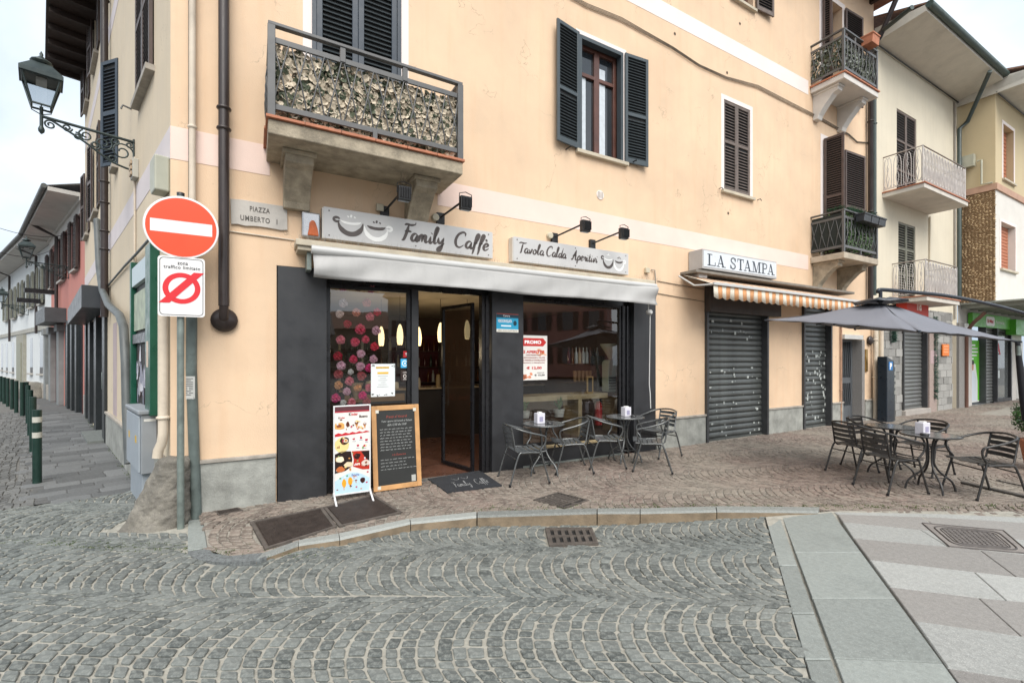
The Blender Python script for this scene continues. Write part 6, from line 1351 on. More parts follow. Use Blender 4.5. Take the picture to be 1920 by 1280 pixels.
# lanterns
lg = mat('lantern_green', (.035, .05, .05), .4, .2, 6, metal=.3); lgl = glass('lantern_glass', (.85, .88, .9), .05)
def lantern(fr, s, z0, d, label, sc=1.0):
    t = Th('street_lantern', label, 'street lamp', fr, (s, 0, z0), group='wrought iron wall lanterns')
    y = -d; zt = z0 + .26 * sc
    m = MB(); m.tube([(s, 0, zt - .02), (s, y, zt)], .02 * sc, 8); m.tube([(s, -.01, zt + .02), (s, -.01, zt - .45 * sc)], .014 * sc, 6); 
    pts = [(s, -.02, zt - .42 * sc), (s, -.1 * d, zt - .42 * sc), (s, -.3 * d, zt - .36 * sc), (s, -.55 * d, zt - .2 * sc), (s, -.8 * d, zt - .07 * sc), (s, -.9 * d, zt - .02)]; m.tube([tuple(p) for p in smooth(pts, 4)], .014 * sc, 6)
    t.part('bracket', m, lg)
    def spiral(cy, cz, r, turns, dr, a0): return [(s, cy + r * (1 - .75 * k / 24) * math.cos(a0 + dr * turns * 6.283 * k / 24), cz + r * (1 - .75 * k / 24) * math.sin(a0 + dr * turns * 6.283 * k / 24)) for k in range(25)]
    for cy, cz, r, dr, a0 in ((-.14, -.2, .13, 1, 0), (-.34, -.15, .10, -1, 1), (-.52, -.10, .075, 1, 2), (-.7, -.06, .05, -1, 0), (-.25, -.33, .06, 1, 3), (-.06, -.08, .05, -1, 2), (-.86, -.08, .06, 1, 1), (-.42, -.2, .06, 1, 4), (-.6, -.14, .05, -1, 2), (-.22, -.08, .05, 1, 5)):
        m = MB(); m.tube(spiral(cy * d / .94, zt + cz * sc, r * sc, 1.5, dr, a0), .011 * sc, 5, caps=False); t.part('scroll', m, lg)
    m = MB(); m.tube([(s, y, z0 + .08), (s, y, z0 + .38 * sc)], .018 * sc, 8); m.lathe([(.005, -.03), (.03, .0), (.034, .03), (.02, .07)], s, y, 10, cz=z0 + .06); t.part('stem', m, lg)
    zb = z0 + .38 * sc; h = .34 * sc; b0, b1 = .09 * sc, .17 * sc
    m = MB()
    for sx, sy in ((-1, -1), (1, -1), (1, 1), (-1, 1)): m.tube([(s + sx * b0, y + sy * b0, zb), (s + sx * b1, y + sy * b1, zb + h)], .012 * sc, 5)
    for b, z in ((b0, zb), (b1, zb + h)):
        for k in range(4): c_ = ((-1, -1), (1, -1), (1, 1), (-1, 1)); p, q = c_[k], c_[(k + 1) % 4]; m.tube([(s + p[0] * b, y + p[1] * b, z), (s + q[0] * b, y + q[1] * b, z)], .014 * sc, 5)
    for sx, sy in ((-1, 0), (1, 0), (0, -1), (0, 1)): m.tube([(s, y, zb - .1 * sc), (s + sx * .09 * sc, y + sy * .09 * sc, zb - .06 * sc), (s + sx * b0, y + sy * b0, zb)], .007 * sc, 5)
    t.part('cage', m, lg)
    m = MB(); q = .94; A0, A1 = b0 * q, b1 * q
    for k in range(4): c_ = ((-1, -1), (1, -1), (1, 1), (-1, 1)); p, r = c_[k], c_[(k + 1) % 4]; m.quad((s + p[0] * A0, y + p[1] * A0, zb), (s + r[0] * A0, y + r[1] * A0, zb), (s + r[0] * A1, y + r[1] * A1, zb + h), (s + p[0] * A1, y + p[1] * A1, zb + h))
    t.part('glass', m, lgl)
    m = MB(); e = b1 * 1.18; zt2 = zb + h
    v = [(s + a * e, y + b * e, zt2) for a, b in ((-1, -1), (1, -1), (1, 1), (-1, 1))] + [(s + a * e, y + b * e, zt2 + .05 * sc) for a, b in ((-1, -1), (1, -1), (1, 1), (-1, 1))] + [(s + a * e * .45, y + b * e * .45, zt2 + .19 * sc) for a, b in ((-1, -1), (1, -1), (1, 1), (-1, 1))]
    m.add(v, [(3, 2, 1, 0)] + [(k, (k + 1) % 4, 4 + (k + 1) % 4, 4 + k) for k in range(4)] + [(4 + k, 4 + (k + 1) % 4, 8 + (k + 1) % 4, 8 + k) for k in range(4)] + [(8, 9, 10, 11)])
    t.part('roof', m, lg); m = MB(); m.lathe([(.05, 0), (.06, .03), (.11, .05), (.10, .07), (.04, .11), (.015, .14), (.02, .16), (.004, .2)], s, y, 12, cz=zt2 + .18 * sc); t.part('chimney', m, lg)
    m = MB(); m.box(s - .1 * sc, s + .1 * sc, y - .05, y + .05, zt2 - .04 * sc, zt2 - .002); t.part('lamp_head', m, mat('lamp_head', (.5, .5, .48), .4))
def dsolve(fr, s, px):
    lo, hi = 0, 2
    for _ in range(40):
        md = (lo + hi) / 2; p = fr.W(s, -md, 0)
        if 960 + f_ * p.x / p.y > px: lo = md
        else: hi = md
    return lo
s = B.X(253); lantern(B, s, 4.58, dsolve(B, s, 78), 'large wrought iron lantern on a scroll bracket at the top left, nearest the corner')
s = Pk.X(130); zz = Pk.Z(130, 505); d_ = dsolve(Pk, s, 50); lantern(Pk, s, zz - .15, d_, 'second wrought iron lantern, on the pink house', 1.0)
s = Wh.X(54); zz = Wh.Z(54, 580); d_ = dsolve(Wh, s, 4); lantern(Wh, s, zz - .1, d_, 'farthest wrought iron lantern, on the white house at the left edge', 1.0)
# dark shopfront in the side street
t = cb; x0, x1 = -12.3, -6.4; bm0 = black
m = MB(); m.box(x0 - .1, x1 + .3, -.40, 0, 2.68, 3.12); cb.part('shop_canopy', conv(m), mat('canopy_slate', (.04, .045, .052), .4, .1, 3), bev=.01)
for a, b in ((x0, x0 + .5), (-10.9, -10.3), (-9.0, -8.4), (x1 - .5, x1)): m = MB(); m.box(a, b, -.05, .1, 0, 2.67); cb.part('shop_pillar', conv(m), mat('shop_dark', (.018, .022, .024), .4))
m = MB(); m.quad((x0, .1, 0), (x1, .1, 0), (x1, .1, 2.68), (x0, .1, 2.68)); cb.part('shop_glass', conv(m), winglass)
m = MB(); m.tube([(-7.2, .06, 1.0), (-7.2, -.02, 1.05), (-7.2, -.02, 1.4), (-7.2, .06, 1.45)], .018, 8); cb.part('door_handle', conv(m), galv)
m = MB(); m.box(-8.3, -6.45, -.3, .1, 0, .05); cb.part('doorstep', conv(m), gsl)
# bollards
bm_me = MB(); bm_me.tube([(0, 0, -.05), (0, 0, 1.0)], .048, 14); bl_me = bm_me.mesh('post', mat('bollard_green', (.008, .03, .022), .4, .2, 8))
rg = MB()
for z in (.62, .83): rg.tube([(0, 0, z), (0, 0, z + .075)], .0500, 14)
rg_me = rg.mesh('band', plain('#b8b6ac', .5))
BO = [(70, 905, 'nearest green bollard with two white bands at the edge of the side street'), (62, 846, 'second green bollard in the row, just behind the banded one'), (57, 815, 'third green bollard behind the banded one'), (53, 793, 'fourth green bollard of the near row'), (50, 778, 'last green bollard of the near row'), (42, 779, 'green bollard beginning the far row, nearest its right end'), (31, 773, 'second green bollard of the far row'), (23, 766, 'third green bollard of the far row'), (15, 761, 'fourth green bollard of the far row'), (8, 756, 'fifth green bollard of the far row'), (2, 752, 'green bollard at the very left edge of the picture')]
for i, (a, b, l) in enumerate(BO):
    p = G(a, b); t = Th('bollard', l, 'bollard', WD, (*p, 0), group='green bollards along the side street'); t.pc('post', bl_me, (*p, 0))
    if i == 0: t.pc('band', rg_me, (*p, 0))
# pink house and white house
def farwin(root, fr, a, b, y0, y1, mf, shutters=True, sideM=None, off=.05):
    x0, x1 = fr.X(a), fr.X(b); z0, z1 = fr.Z(a, y1), fr.Z(a, y0); w = root.hold('window')
    m = MB(); m.quad((x0, -.004, z0), (x1, -.004, z0), (x1, -.004, z1), (x0, -.004, z1)); root.part('pane', m, winglass, parent=w)
    m = MB(); m.box(x0 - .05, x1 + .05, -.12, 0, z0 - .07, z0); root.part('sill', m, mat('far_sill', (.4, .38, .35), .8), parent=w)
    for x in (x0, x1) if shutters else ():
        s = 1 if x == x1 else -1; wd = (x1 - x0) / 2; m = MB()
        xa, xb = (x, x + s * wd); m.box(min(xa, xb), max(xa, xb), -.11, -.06, z0, z1); n = int((z1 - z0) / .1)
        for k in range(n): z = z0 + .08 + k * (z1 - z0 - .12) / n; m.box(min(xa, xb) + .06, max(xa, xb) - .06, -.125, -.1, z, z + .05)
        root.part('shutter', m, mf, parent=w)
    return w
pk = Th('pink_house', 'dusty pink house with grey shop pilasters next down the side street', 'house', Pk, (-4, 0, 0)); LP_ = 8.0
m = MB(); m.box(-LP_, 0, 0, 6, -.05, 6.5); pk.part('wall', m, mat('pink_wall', (.50, .20, .165), .85, .06, 1.2, .2, dirt=.15))
wsh = mat('white_soffit', (.55, .53, .5), .8, .08, 3, dirt=.3)
m = MB(); m.box(-LP_ - .0, 0, -.06, 0, 6.2, 6.5); m.box(-LP_, 0, -.12, 0, 6.502, 6.6); pk.part('cornice', m, wsh)
m = MB(); m.box(-LP_, .0, -.8, 0, 6.602, 6.72); pk.part('soffit', m, wsh); rfm = mat('slate_roof', (.13, .125, .12), .8, .3, 7, .6, 30)
m = MB(); m.prism([(-.85, 6.74), (6, 9.2), (6, 9.0), (-.85, 6.722)], -LP_, .0, 'x'); pk.part('roof', m, rfm)
m = MB(); m.tube([(-LP_, -.87, 6.72), (0, -.87, 6.72)], .07, 8); pk.part('gutter', m, mat('slate_gutter', (.10, .105, .10), .5))
for a, b, y0, y1 in ((139, 147, 417, 510), (114, 122, 449, 530), (94, 100, 478, 545)): farwin(pk, Pk, a, b, y0, y1, mat('far_brown', (.045, .03, .025), .7))
x = Pk.X(106, .1); m = MB(); m.tube([(x, -.8, 6.68), (x, -.5, 6.5), (x, -.1, 6.3), (x, -.1, 3.6)], .055, 8); pk.part('downpipe', m, pipe)
for a, b, y0, y1 in ((134, 156, 590, 768), (124, 131, 610, 765), (106, 116, 620, 760), (93, 100, 630, 745)):
    x0, x1 = Pk.X(a), Pk.X(b); m = MB(); m.box(x0, x1, -.03, 0, 0, Pk.Z(a, y0)); pk.part('shop_opening', m, winglass)
for a in (133, 141, 150): x = Pk.X(a); m = MB(); m.box(x - .18, x + .12, -.1, 0, 0, 3.0); pk.part('shop_pillar', m, MT['shop_dark'])
for a in (92, 102, 118): x = Pk.X(a); m = MB(); m.box(x - .3, x + .3, -.14, 0, 0, 2.7); m.box(x - .4, x + .4, -.2, 0, 2.702, 2.95); pk.part('pilaster', m, mat('pilaster_grey', (.2, .21, .21), .8, .15, 4))
x0, x1 = Pk.X(104), Pk.X(125); m = MB(); m.box(x0, x1, -.55, 0, 2.98, 3.5); pk.part('shop_sign_box', m, mat('sign_box_grey', (.06, .065, .07), .5), bev=.01)
for a, y0 in ((109, 545), (88, 562)): x = Pk.X(a); m = MB(); m.box(x - .1, x + .1, -.9, 0, Pk.Z(a, y0 + 8), Pk.Z(a, y0)); t = solo('hanging_sign', 'small dark sign board sticking out of the pink house, ' + ('nearer one' if a == 109 else 'farther one'), 'sign', Pk, (x, -.4, 3), m, black)
wh = Th('white_house', 'long white house with grey green shutters at the far left', 'house', Wh, (-6, 0, 0)); LW = 26
m = MB(); m.box(-LW, 0, 0, 6, -.05, 6.5); wh.part('wall', m, mat('white_wall', (.62, .64, .64), .85, .05, 1.5, .2, dirt=.12))
m = MB(); m.box(-LW, 0, -.8, 0, 6.52, 6.66); wh.part('soffit', m, wsh); m = MB(); m.prism([(-.85, 6.68), (6, 9.1), (6, 9.0), (-.85, 6.665)], -LW, 0, 'x'); wh.part('roof', m, rfm)
m = MB(); m.tube([(-LW, -.87, 6.68), (0, -.87, 6.68)], .07, 8); wh.part('gutter', m, MT['slate_gutter'])
m = MB(); m.box(-LW, 0, -.06, 0, 2.95, 3.15); wh.part('string_course', m, mat('grey_course', (.35, .34, .3), .8)); m = MB(); m.box(-LW, 0, -.08, 0, -.05, .6); wh.part('plinth', m, plcap)
gs = greyg
for a, b, y0, y1 in ((76, 82, 502, 571), (58, 64, 515, 578), (40, 45, 530, 590), (26, 31, 542, 598), (12, 16, 550, 602)): farwin(wh, Wh, a, b, y0, y1, gs)
for a, b, y0, y1 in ((75, 81, 630, 700), (57, 62, 634, 699), (23, 27, 641, 697), (12, 15, 643, 695), (3, 6, 645, 693)): farwin(wh, Wh, a, b, y0, y1, black, False)
x0, x1 = Wh.X(37), Wh.X(50); m = MB(); m.box(x0, x1, -.12, 0, 0, 2.9); wh.part('portal', m, mat('portal_stone', (.3, .29, .24), .8)); m = MB(); m.box(x0 + .4, x1 - .4, -.16, -.121, 0, 2.5); wh.part('door', m, mat('far_door', (.26, .26, .2), .6))
for a, y1 in ((68, 625), (18, 640)): x = Wh.X(a, .1); m = MB(); m.tube([(x, -.8, 6.6), (x, -.1, 6.3), (x, -.1, Wh.Z(a, y1, .1))], .05, 8); wh.part('downpipe', m, pipe)
def bdist(fr, x, y, z): return fr.W(x, y, z)
t = Th('far_stone', 'grey boulder at the foot of the white house', 'boulder', Wh, (Wh.X(80), -.3, 0)); m = MB(); m.lathe([(.55, 0), (.5, .35), (.3, .6), (.1, .68)], Wh.X(80), -.25, 10); t.part('rock', m, MT['guard_stone'])
# farther end: closing house
m = MB(); 
# overhead wires across side street
for i, ((a, b), (c, d)) in enumerate((((-10, 470), (112, 462)), ((-10, 425), (158, 432)))):
    p = B.W(-14 - i, -6, 6.1 + .6 * i); 
    q0 = Vector(((a - 960) / f_ * 13, 13, H - (b - HY) / f_ * 13)); q1 = Vector(((c - 960) / f_ * 15, 15, H - (d - HY) / f_ * 15)); m = MB(); n = 10
    m.tube([tuple(q0.lerp(q1, k / n) - Vector((0, 0, .25 * math.sin(math.pi * k / n)))) for k in range(n + 1)], .008, 4); solo('wire', ['thin cable across the side street, lower one', 'thin cable across the side street, upper one'][i], 'cable', WD, tuple(q0), m, black)
# ================================================================ NEIGHBOURS ON THE RIGHT
def dA(s, px):
    lo, hi = 0, 3
    for _ in range(40):
        md = (lo + hi) / 2; p = A.W(s, -md, 0)
        if 960 + f_ * p.x / p.y < px: lo = md
        else: hi = md
    return lo
nb = Th('cream_house', 'pale cream house with two white iron balconies right of the corner building', 'house', A, (18, 0, 0)); X0, X1 = XE + .01, 21.3
wm2 = mat('pale_cream_wall', (.66, .60, .475), .85, .05, 1, .2, 90, streak=.25, streakcol=(.48, .42, .32), dirt=.08)
stw = mat('stone_block', (.27, .265, .25), .85, .3, 6, .6, 40, speck=.3, tone=True)
m = MB(); u1 = (AX(1681), AX(1718), 6.32, AZ(1681, 203)); u2 = (AX(1684), AX(1716), 3.42, AZ(1684, 415)); ra_, rb2 = AX(1690), AX(1735)
dr = (AX(1784), AX(1793)); m.wall(X0, X1, 0, 10.3, [(*u1, .12), (*u2, .12), (ra_, rb2, 0, 2.9, .25), (*dr, 0, 2.8, .3)]); nb.part('wall', m, wm2)
for (x0, x1, z0, z1), mf in ((u1, brownl), (u2, greyg)):
    w = (x1 - x0) / 2; q = MB(); q.box(x0, x1, .1, .12, z0, z1); nb.part('backing', q, black)
    for k in (0, 1): shutter(nb, (x0 + k * w, .03, z0), 0, w - .01, z1 - z0, mf, mf, (.33, .66), .075, .05)
sw2 = roller(nb, ra_, rb2, .2, 2.85, .1, mm=mat('grey_steel', (.16, .165, .16), .45, .2, 3, .2, 30, metal=.3, dirt=.4))
m = MB(); m.box(ra_ - .05, rb2 + .05, -.12, .2, 0, .19); nb.part('shop_step', m, mat('step_stone', (.36, .33, .3), .8), bev=.01)
m = MB(); m.box(rb2 + .02, AX(1749), -.09, 0, 0, 2.9); nb.part('stone_jamb', m, mat('pink_granite', (.32, .25, .22), .75, .2, 30, speck=.8)); m = MB(); m.box(AX(1793), AX(1803), -.07, 0, 0, 2.9); nb.part('stone_jamb', m, gran)
m = MB(); m.box(*dr, .15, .2, 0, 2.8); nb.part('door', m, mat('brown_door', (.10, .06, .04), .6))
me_ = None
def blocks(root, x0, x1, z0, z1, y):   # rough stone cladding, block by block
    z = z0; r = 0
    while z < z1 - .02:
        x = x0 - (r % 2) * .22
        while x < x1:
            a, b = max(x, x0), min(x + .44, x1)
            if b - a > .05:
                q = MB(); o = U(.02, .045); q.box(a + .004, b - .004, y - o, y, z + .004, min(z + .22, z1) - .004); q.tone = [R()] * len(q.f); root.part('block', q, stw, tone=True)
            x += .44
        z += .22; r += 1
blocks(nb, X0 + .35, ra_ - .06, 0, 3.2, -.001); blocks(nb, AX(1756), AX(1783), 0, 3.2, -.001); blocks(nb, ra_ - .06, AX(1783), 2.93, 3.2, -.001)
def whiterail(root, x0, x1, d, zs, label=None):
    b = root.hold('balcony'); wr = mat('white_iron', (.50, .47, .45), .6, .15, 6)
    m = MB(); m.box(x0, x1, -d, 0, zs - .12, zs); root.part('slab', m, mat('white_slab', (.58, .54, .48), .8, .1, 4, .2, dirt=.25), parent=b, bev=.01)
    m = MB(); m.box(x0 - .02, x1 + .02, -d - .025, -.001, zs + .001, zs + .03); root.part('edge', m, terr, parent=b)
    z0, z1 = zs + .1, zs + 1.0; Y = -d + .05; a, c = x0 + .05, x1 - .05
    m = MB(); m.tube([(a, 0, z1), (a, Y, z1), (c, Y, z1), (c, 0, z1)], .017, 6); root.part('handrail', m, mat('rust_rail', (.24, .2, .17), .6, .3, 9), parent=b)
    m = MB(); m.tube([(a, 0, z0), (a, Y, z0), (c, Y, z0), (c, 0, z0)], .01, 5); 
    for x in (a, c): m.tube([(x, Y, zs), (x, Y, z1)], .014, 5)
    root.part('rail', m, wr, parent=b)
    def unit(P, Q):
        L = math.dist(P, Q); n = max(2, round(L / .2))
        for i in range(n):
            def at(t): t = (i + t) / n; return (P[0] + (Q[0] - P[0]) * t, P[1] + (Q[1] - P[1]) * t)
            mm = MB()
            for pts in ([(.12, 0), (.12, .7), (.2, .86), (.35, .95), (.5, .9), (.55, .75), (.45, .68)], [(.88, 0), (.88, .7), (.8, .86), (.65, .95), (.5, .9)], [(.12, .1), (.3, .02), (.5, .05), (.7, .02), (.88, .1)], [(.5, .05), (.35, .3), (.5, .5), (.65, .3), (.5, .05)], [(.5, .5), (.42, .6), (.5, .68), (.58, .6), (.5, .5)]):
                mm.tube([(*at(p[0]), z0 + p[1] * (z1 - z0)) for p in pts], .0085, 4, caps=False)
            root.part('scroll', mm, wr, parent=b)
    unit((a, 0), (a, Y)); unit((a, Y), (c, Y)); unit((c, Y), (c, 0))
x0 = AX(1654); d = dA(x0, 1733); whiterail(nb, x0, AX(1815, d), d, 6.28); d4 = d
x0 = AX(1671); d = dA(x0, 1738); whiterail(nb, x0, AX(1799, d), d, 3.38)
t = cb
m = MB(); z = 4.0
# washing / fabric on upper white balcony is only a pale cloth
def soffit(root, x0, x1, d0, d1, z, rise=.16):
    m = MB(); m.add([(x0, -d0, z), (x1, -d0, z), (x1, -d1, z + rise), (x0, -d1, z + rise), (x0, -d0, z + .4), (x1, -d0, z + .4), (x1, -d1, z + rise + .16), (x0, -d1, z + rise + .16)], [(0, 1, 2, 3), (7, 6, 5, 4), (3, 2, 6, 7), (0, 3, 7, 4), (1, 5, 6, 2)]); root.part('soffit', m, mat('soffit_plaster', (.58, .55, .48), .85, .08, 3, .2, dirt=.35))
    m = MB(); m.tube([(x0, -d1 - .06, z + rise + .14), (x1, -d1 - .06, z + rise + .14)], .085, 10); root.part('gutter', m, mat('green_gutter', (.05, .075, .065), .5, .15, 4))
    m = MB(); m.prism([(-d1 - .05, z + rise + .2), (5, z + 2.4), (5, z + 2.2), (-d1 - .05, z + rise + .165)], x0, x1, 'x'); root.part('roof', m, MT['roof_tile'])
    m = MB(); m.tube([(x0, -d0 - .05, z - .05), (x1, -d0 - .05, z - .05)], .02, 6); root.part('cable', m, black)
soffit(nb, XE + .05, 21.25, 0, 1.1, 10.3)
x = AX(1797, .1); m = MB(); m.tube([(AX(1856, 1.1), -1.1, 10.35), (x + .25, -.25, 9.55), (x, -.12, 9.3), (x, -.12, 3.6)], .06, 8); nb.part('downpipe', m, pipeg)
x = AX(1790, .03); m = MB(); m.tube([(x, -.03, 10.2), (x, -.03, 3.0)], .03, 6); nb.part('conduit', m, mat('grey_conduit', (.3, .27, .23), .5))
m = MB(); m.tube([(AX(1710, 1.1), -1.1, AZ(1710, 14, 1.1)), (AX(1650, .3), -.3, AZ(1650, 62, .3)), (AX(1640, .1), -.1, AZ(1640, 84, .1)), (AX(1640, .1), -.1, 9.6)], .055, 8); nb.part('downpipe', m, pipeg)
m = MB(); x = AX(1741); m.tube([(x, -.03, 6.1), (x, -.03, 4.4), (x, -.03, 3.5)], .025, 6); nb.part('conduit', m, wm2)
m = MB(); x = AX(1652, .1); m.tube([(x, -.1, 3.1), (x, -.1, .03)], .055, 10); nb.part('pipe_foot', m, pipec)
x = AX(1812, .1); m = MB(); m.tube([(x - .2, -.6, 3.2), (x - .1, -.3, 2.9), (x, -.1, 2.6), (x, -.1, .03)], .055, 10); nb.part('downpipe', m, mat('rust_pipe', (.14, .07, .05), .5))
# orange sign and red box
x0, x1 = AX(1766, .06), AX(1778, .06); t = Th('orange_sign', 'small orange sign plate on the stone wall beside the green garland', 'sign', A, (x0, -.06, 1.9)); m = MB(); m.box(x0, x1, -.08, -.05, AZ(1768, 667, .06), AZ(1768, 645, .06)); t.part('plate', m, plain('#d8752c'), bev=.004)
m = MB(); z = AZ(1768, 658, .06); 
for k in range(3): m.box(x0 + .08, x1 - .08, -.083, -.081, z - .05 + k * .09, z - .01 + k * .09)
t.part('lettering', m, plain('#e8a070'))
x0, x1 = AX(1700, .3), AX(1741, .3); t = Th('red_light_box', 'red shop light box half hidden behind the parasol', 'sign', A, (x0, -.2, 2.9)); z0, z1 = AZ(1720, 592, .3), AZ(1720, 570, .3); m = MB(); m.box(x0, x1, -.3, -.05, z0, z1); t.part('box', m, plain('#c8321a'), bev=.01); m = MB(); put(m, 'na', x0 + .45 * (x1 - x0), x0 + .66 * (x1 - x0), z0 + .15, z0 + .45, -.303, bold=.02); t.part('lettering', m, plain('#f0e0d8'))
m = MB(); m.box(AX(1737), AX(1749), -.095, -.0905, 1.55, 1.95); solo('paper_notice', 'pinkish paper notice taped to the stone jamb', 'notice', A, (AX(1740), -.09, 1.6), m, plain('#b09898'))
def garl(px_, z0, z1, label):
    x = AX(px_, .12); mb = MB()
    for _ in range(1500):
        z = U(z0, z1); a = U(0, 6.3); r = U(0, .06); p = Vector((x + r * math.cos(a), -.12 + r * math.sin(a), z)); b = U(0, 6.3); q = p + Vector((math.cos(b) * .07, math.sin(b) * .07, U(-.05, .03)))
        mb.add([tuple(p), (p.x + .012, p.y, p.z + .012), tuple(q)], [(0, 1, 2)])
    solo('pine_garland', label, 'garland', A, (x, -.12, z0), mb, mat('garland_green', (.015, .055, .035), .7, .3, 20))
garl(1676, 2.15, 3.1, 'short dark green garland hanging above the parking meter'); garl(1754, .45, 3.0, 'long dark green garland hanging between the roller shutter and the stone wall')
# --- yellow house
yh = Th('yellow_house', 'ochre house with a pebble clad side and the pharmacy at street level', 'house', A, (22, -.9, 0)); D3 = .9; xs = 21.35
yw = mat('ochre_wall', (.55, .45, .28), .85, .05, 1, .2, 90, dirt=.1); ww_ = mat('white_rough_wall', (.66, .63, .58), .9, .05, 2, .5, 60)
zb3, zt3 = 3.55, 10.2; zm = 7.19; xe = 33
wn = [(AX(1880, D3), AX(1900, D3), AZ(1880, 335, D3), AZ(1880, 232, D3)), (AX(1876, D3), AX(1903, D3), AZ(1876, 503, D3), AZ(1876, 415, D3))]
m = MB(); m.wall(xs, xe, zm + .1, zt3, [(*wn[0], .25)], y=-D3); m.quad((xs, .5, zm + .1), (xs, -D3, zm + .1), (xs, -D3, zt3), (xs, .5, zt3)); yh.part('wall', m, yw)
m = MB(); m.wall(xs, xe, zb3, zm - .1, [(*wn[1], .25)], y=-D3); m.quad((xs, -D3, zb3), (xe, -D3, zb3), (xe, 0, zb3), (xs, 0, zb3)); yh.part('lower_wall', m, ww_)
m = MB(); m.box(xs - .05, xe, -D3 - .05, .3, zm - .1, zm + .1); yh.part('string_course', m, mat('pink_course', (.45, .28, .2), .85, .1, 5))
pb_ = mat('pebble_cladding', (.20, .125, .065), .95, .2, 30, 1.0, 30)
m = MB(); m.quad((xs - .02, .2, zb3), (xs - .02, -D3, zb3), (xs - .02, -D3, zm - .1), (xs - .02, .2, zm - .1)); m.quad((xs, -D3 + .0, zb3), (xs - .02, -D3, zb3), (xs - .02, -D3, zm), (xs, -D3, zm)); yh.part('cladding_bed', m, pb_)
mb = MB(); pcl = mat('pebble', (.34, .23, .125), .85, .3, 9, .3, 60, col2=(.44, .33, .2), tone=True)
z = zb3 + .02
while z < zm - .12:
    y = -D3 + .02
    while y < .15:
        s = U(.035, .06); a = U(0, 3.1); c, q_ = math.cos(a) * s, math.sin(a) * s * .6; x = xs - .02
        mb.add([(x, y - c, z - q_), (x, y + q_, z - s * .5), (x, y + c, z + q_), (x, y - q_, z + s * .5), (x - .03, y, z)], [(0, 4, 1), (1, 4, 2), (2, 4, 3), (3, 4, 0)], 0, False, R()); y += .085 * U(.85, 1.15)
    z += .055
yh.part('pebbles', mb, pcl, kind='stuff', tone=True)
om_ = mat('orange_blind', (.45, .17, .09), .7, .1, 6)
for k, (a, b, c, d) in enumerate(wn):
    w = yh.hold('window'); q = MB(); q.box(a, b, -D3 + .18, -D3 + .2, c, d); yh.part('blind', q, om_, parent=w); m = MB(); 
    n = 14
    for i in range(n): zz = c + (d - c) * i / n; m.box(a + .02, b - .02, -D3 + .165, -D3 + .18, zz + .01, zz + (d - c) / n - .015)
    yh.part('blind_slats', m, om_, parent=w, kind='stuff'); m = MB(); m.box(a - .08, b + .08, -D3 - .07, -D3 + .1, c - .06, c); yh.part('sill', m, ledge, parent=w)
    trimm = MB(); trimm.box(a - .1, a, -D3 - .012, -D3, c, d + .1); trimm.box(b, b + .1, -D3 - .012, -D3, c, d + .1); trimm.box(a, b, -D3 - .012, -D3, d, d + .1); yh.part('trim', trimm, bandv, parent=w)
soffit(yh, xs - .1, xe, D3, D3 + 1.15, 10.2, .1)
m = MB(); m.box(xs - .1, xs - .04, -1.05 - D3, .2, 10.12, 10.5); yh.part('verge_board', m, MT['soffit_plaster'])
m = MB(); x = AX(1824, .4); m.box(xs - .2, xs - .021, -.45, -.15, AZ(1822, 318, .3), AZ(1822, 296, .3)); m.tube([(xs - .08, -.5, AZ(1822, 310, .3)), (xs - .08, -.6, AZ(1822, 310, .3)), (xs - .08, -.6, zm + .15), (xs - .06, -.85, zm + .13)], .03, 6); yh.part('junction_box', m, MT.get('pale_green_box'), bev=.01)
# canopy, pharmacy
m = MB(); za = 3.5; m.box(xs + .0, xe, -2.4, 0, za, za + .05); yh.part('canopy', m, mat('canopy_metal', (.32, .34, .30), .5, .1, 6), bev=.005)
for i in range(14): x = xs + .3 + i * .8; m = MB(); m.box(x, x + .06, -2.35, 0, za - .12, za - .001); yh.part('canopy_rib', m, MT['canopy_metal'])
pa_, pb2 = AX(1822), AX(1897)
m = MB(); m.wall(xs, xe, 0, 3.5, [(pa_, pb2, 0, 2.85, .15), (AX(1915), 33, .0, 2.85, .2)]); yh.part('ground_floor_wall', m, mat('shop_plaster', (.52, .50, .47), .85, .08, 3, dirt=.2))
m = MB(); m.box(AX(1803), AX(1812), -.06, 0, 0, 2.9); yh.part('white_jamb', m, whitep)
ph = Th('pharmacy_sign', 'green shop sign reading Dr.Max Farmacia above the pharmacy entrance', 'sign', A, (pa_, -.1, 2.9)); z0, z1 = AZ(1822, 611, .12), AZ(1822, 586, .12); x0, x1 = AX(1822, .12), AX(1894, .12)
m = MB(); m.box(x0, x1, -.14, -.02, z0, z1); ph.part('board', m, mat('sign_green', (.10, .42, .04), .4, .05, 3)); W3 = x1 - x0; h3 = z1 - z0
m = MB(); m.add([(a, -.145, b) for a, b in rrect(x0 + .32 * W3, x0 + .54 * W3, z0 + .14 * h3, z0 + .86 * h3, .1)], [tuple(range(24))]); ph.part('badge', m, whitep)
m = MB(); put(m, 'Dr', x0 + .35 * W3, x0 + .40 * W3, z0 + .36 * h3, z0 + .64 * h3, -.149, bold=.04); put(m, 'Max', x0 + .41 * W3, x0 + .51 * W3, z0 + .36 * h3, z0 + .64 * h3, -.149, bold=.04); ph.part('lettering', m, plain('#c02030')); m = MB(); put(m, 'Farmacia', x0 + .58 * W3, x0 + .80 * W3, z0 + .36 * h3, z0 + .62 * h3, -.144); ph.part('lettering', m, whitep)
m = MB(); m.box(AX(1905, .3), 33, -.3, -.02, 2.62, 3.2); solo('second_pharmacy_sign', 'edge of a second green shop sign at the right border of the picture', 'sign', A, (AX(1905, .3), -.2, 2.9), m, MT['sign_green'])
a_, b_, c_ = AX(1839), AX(1862), AX(1868)
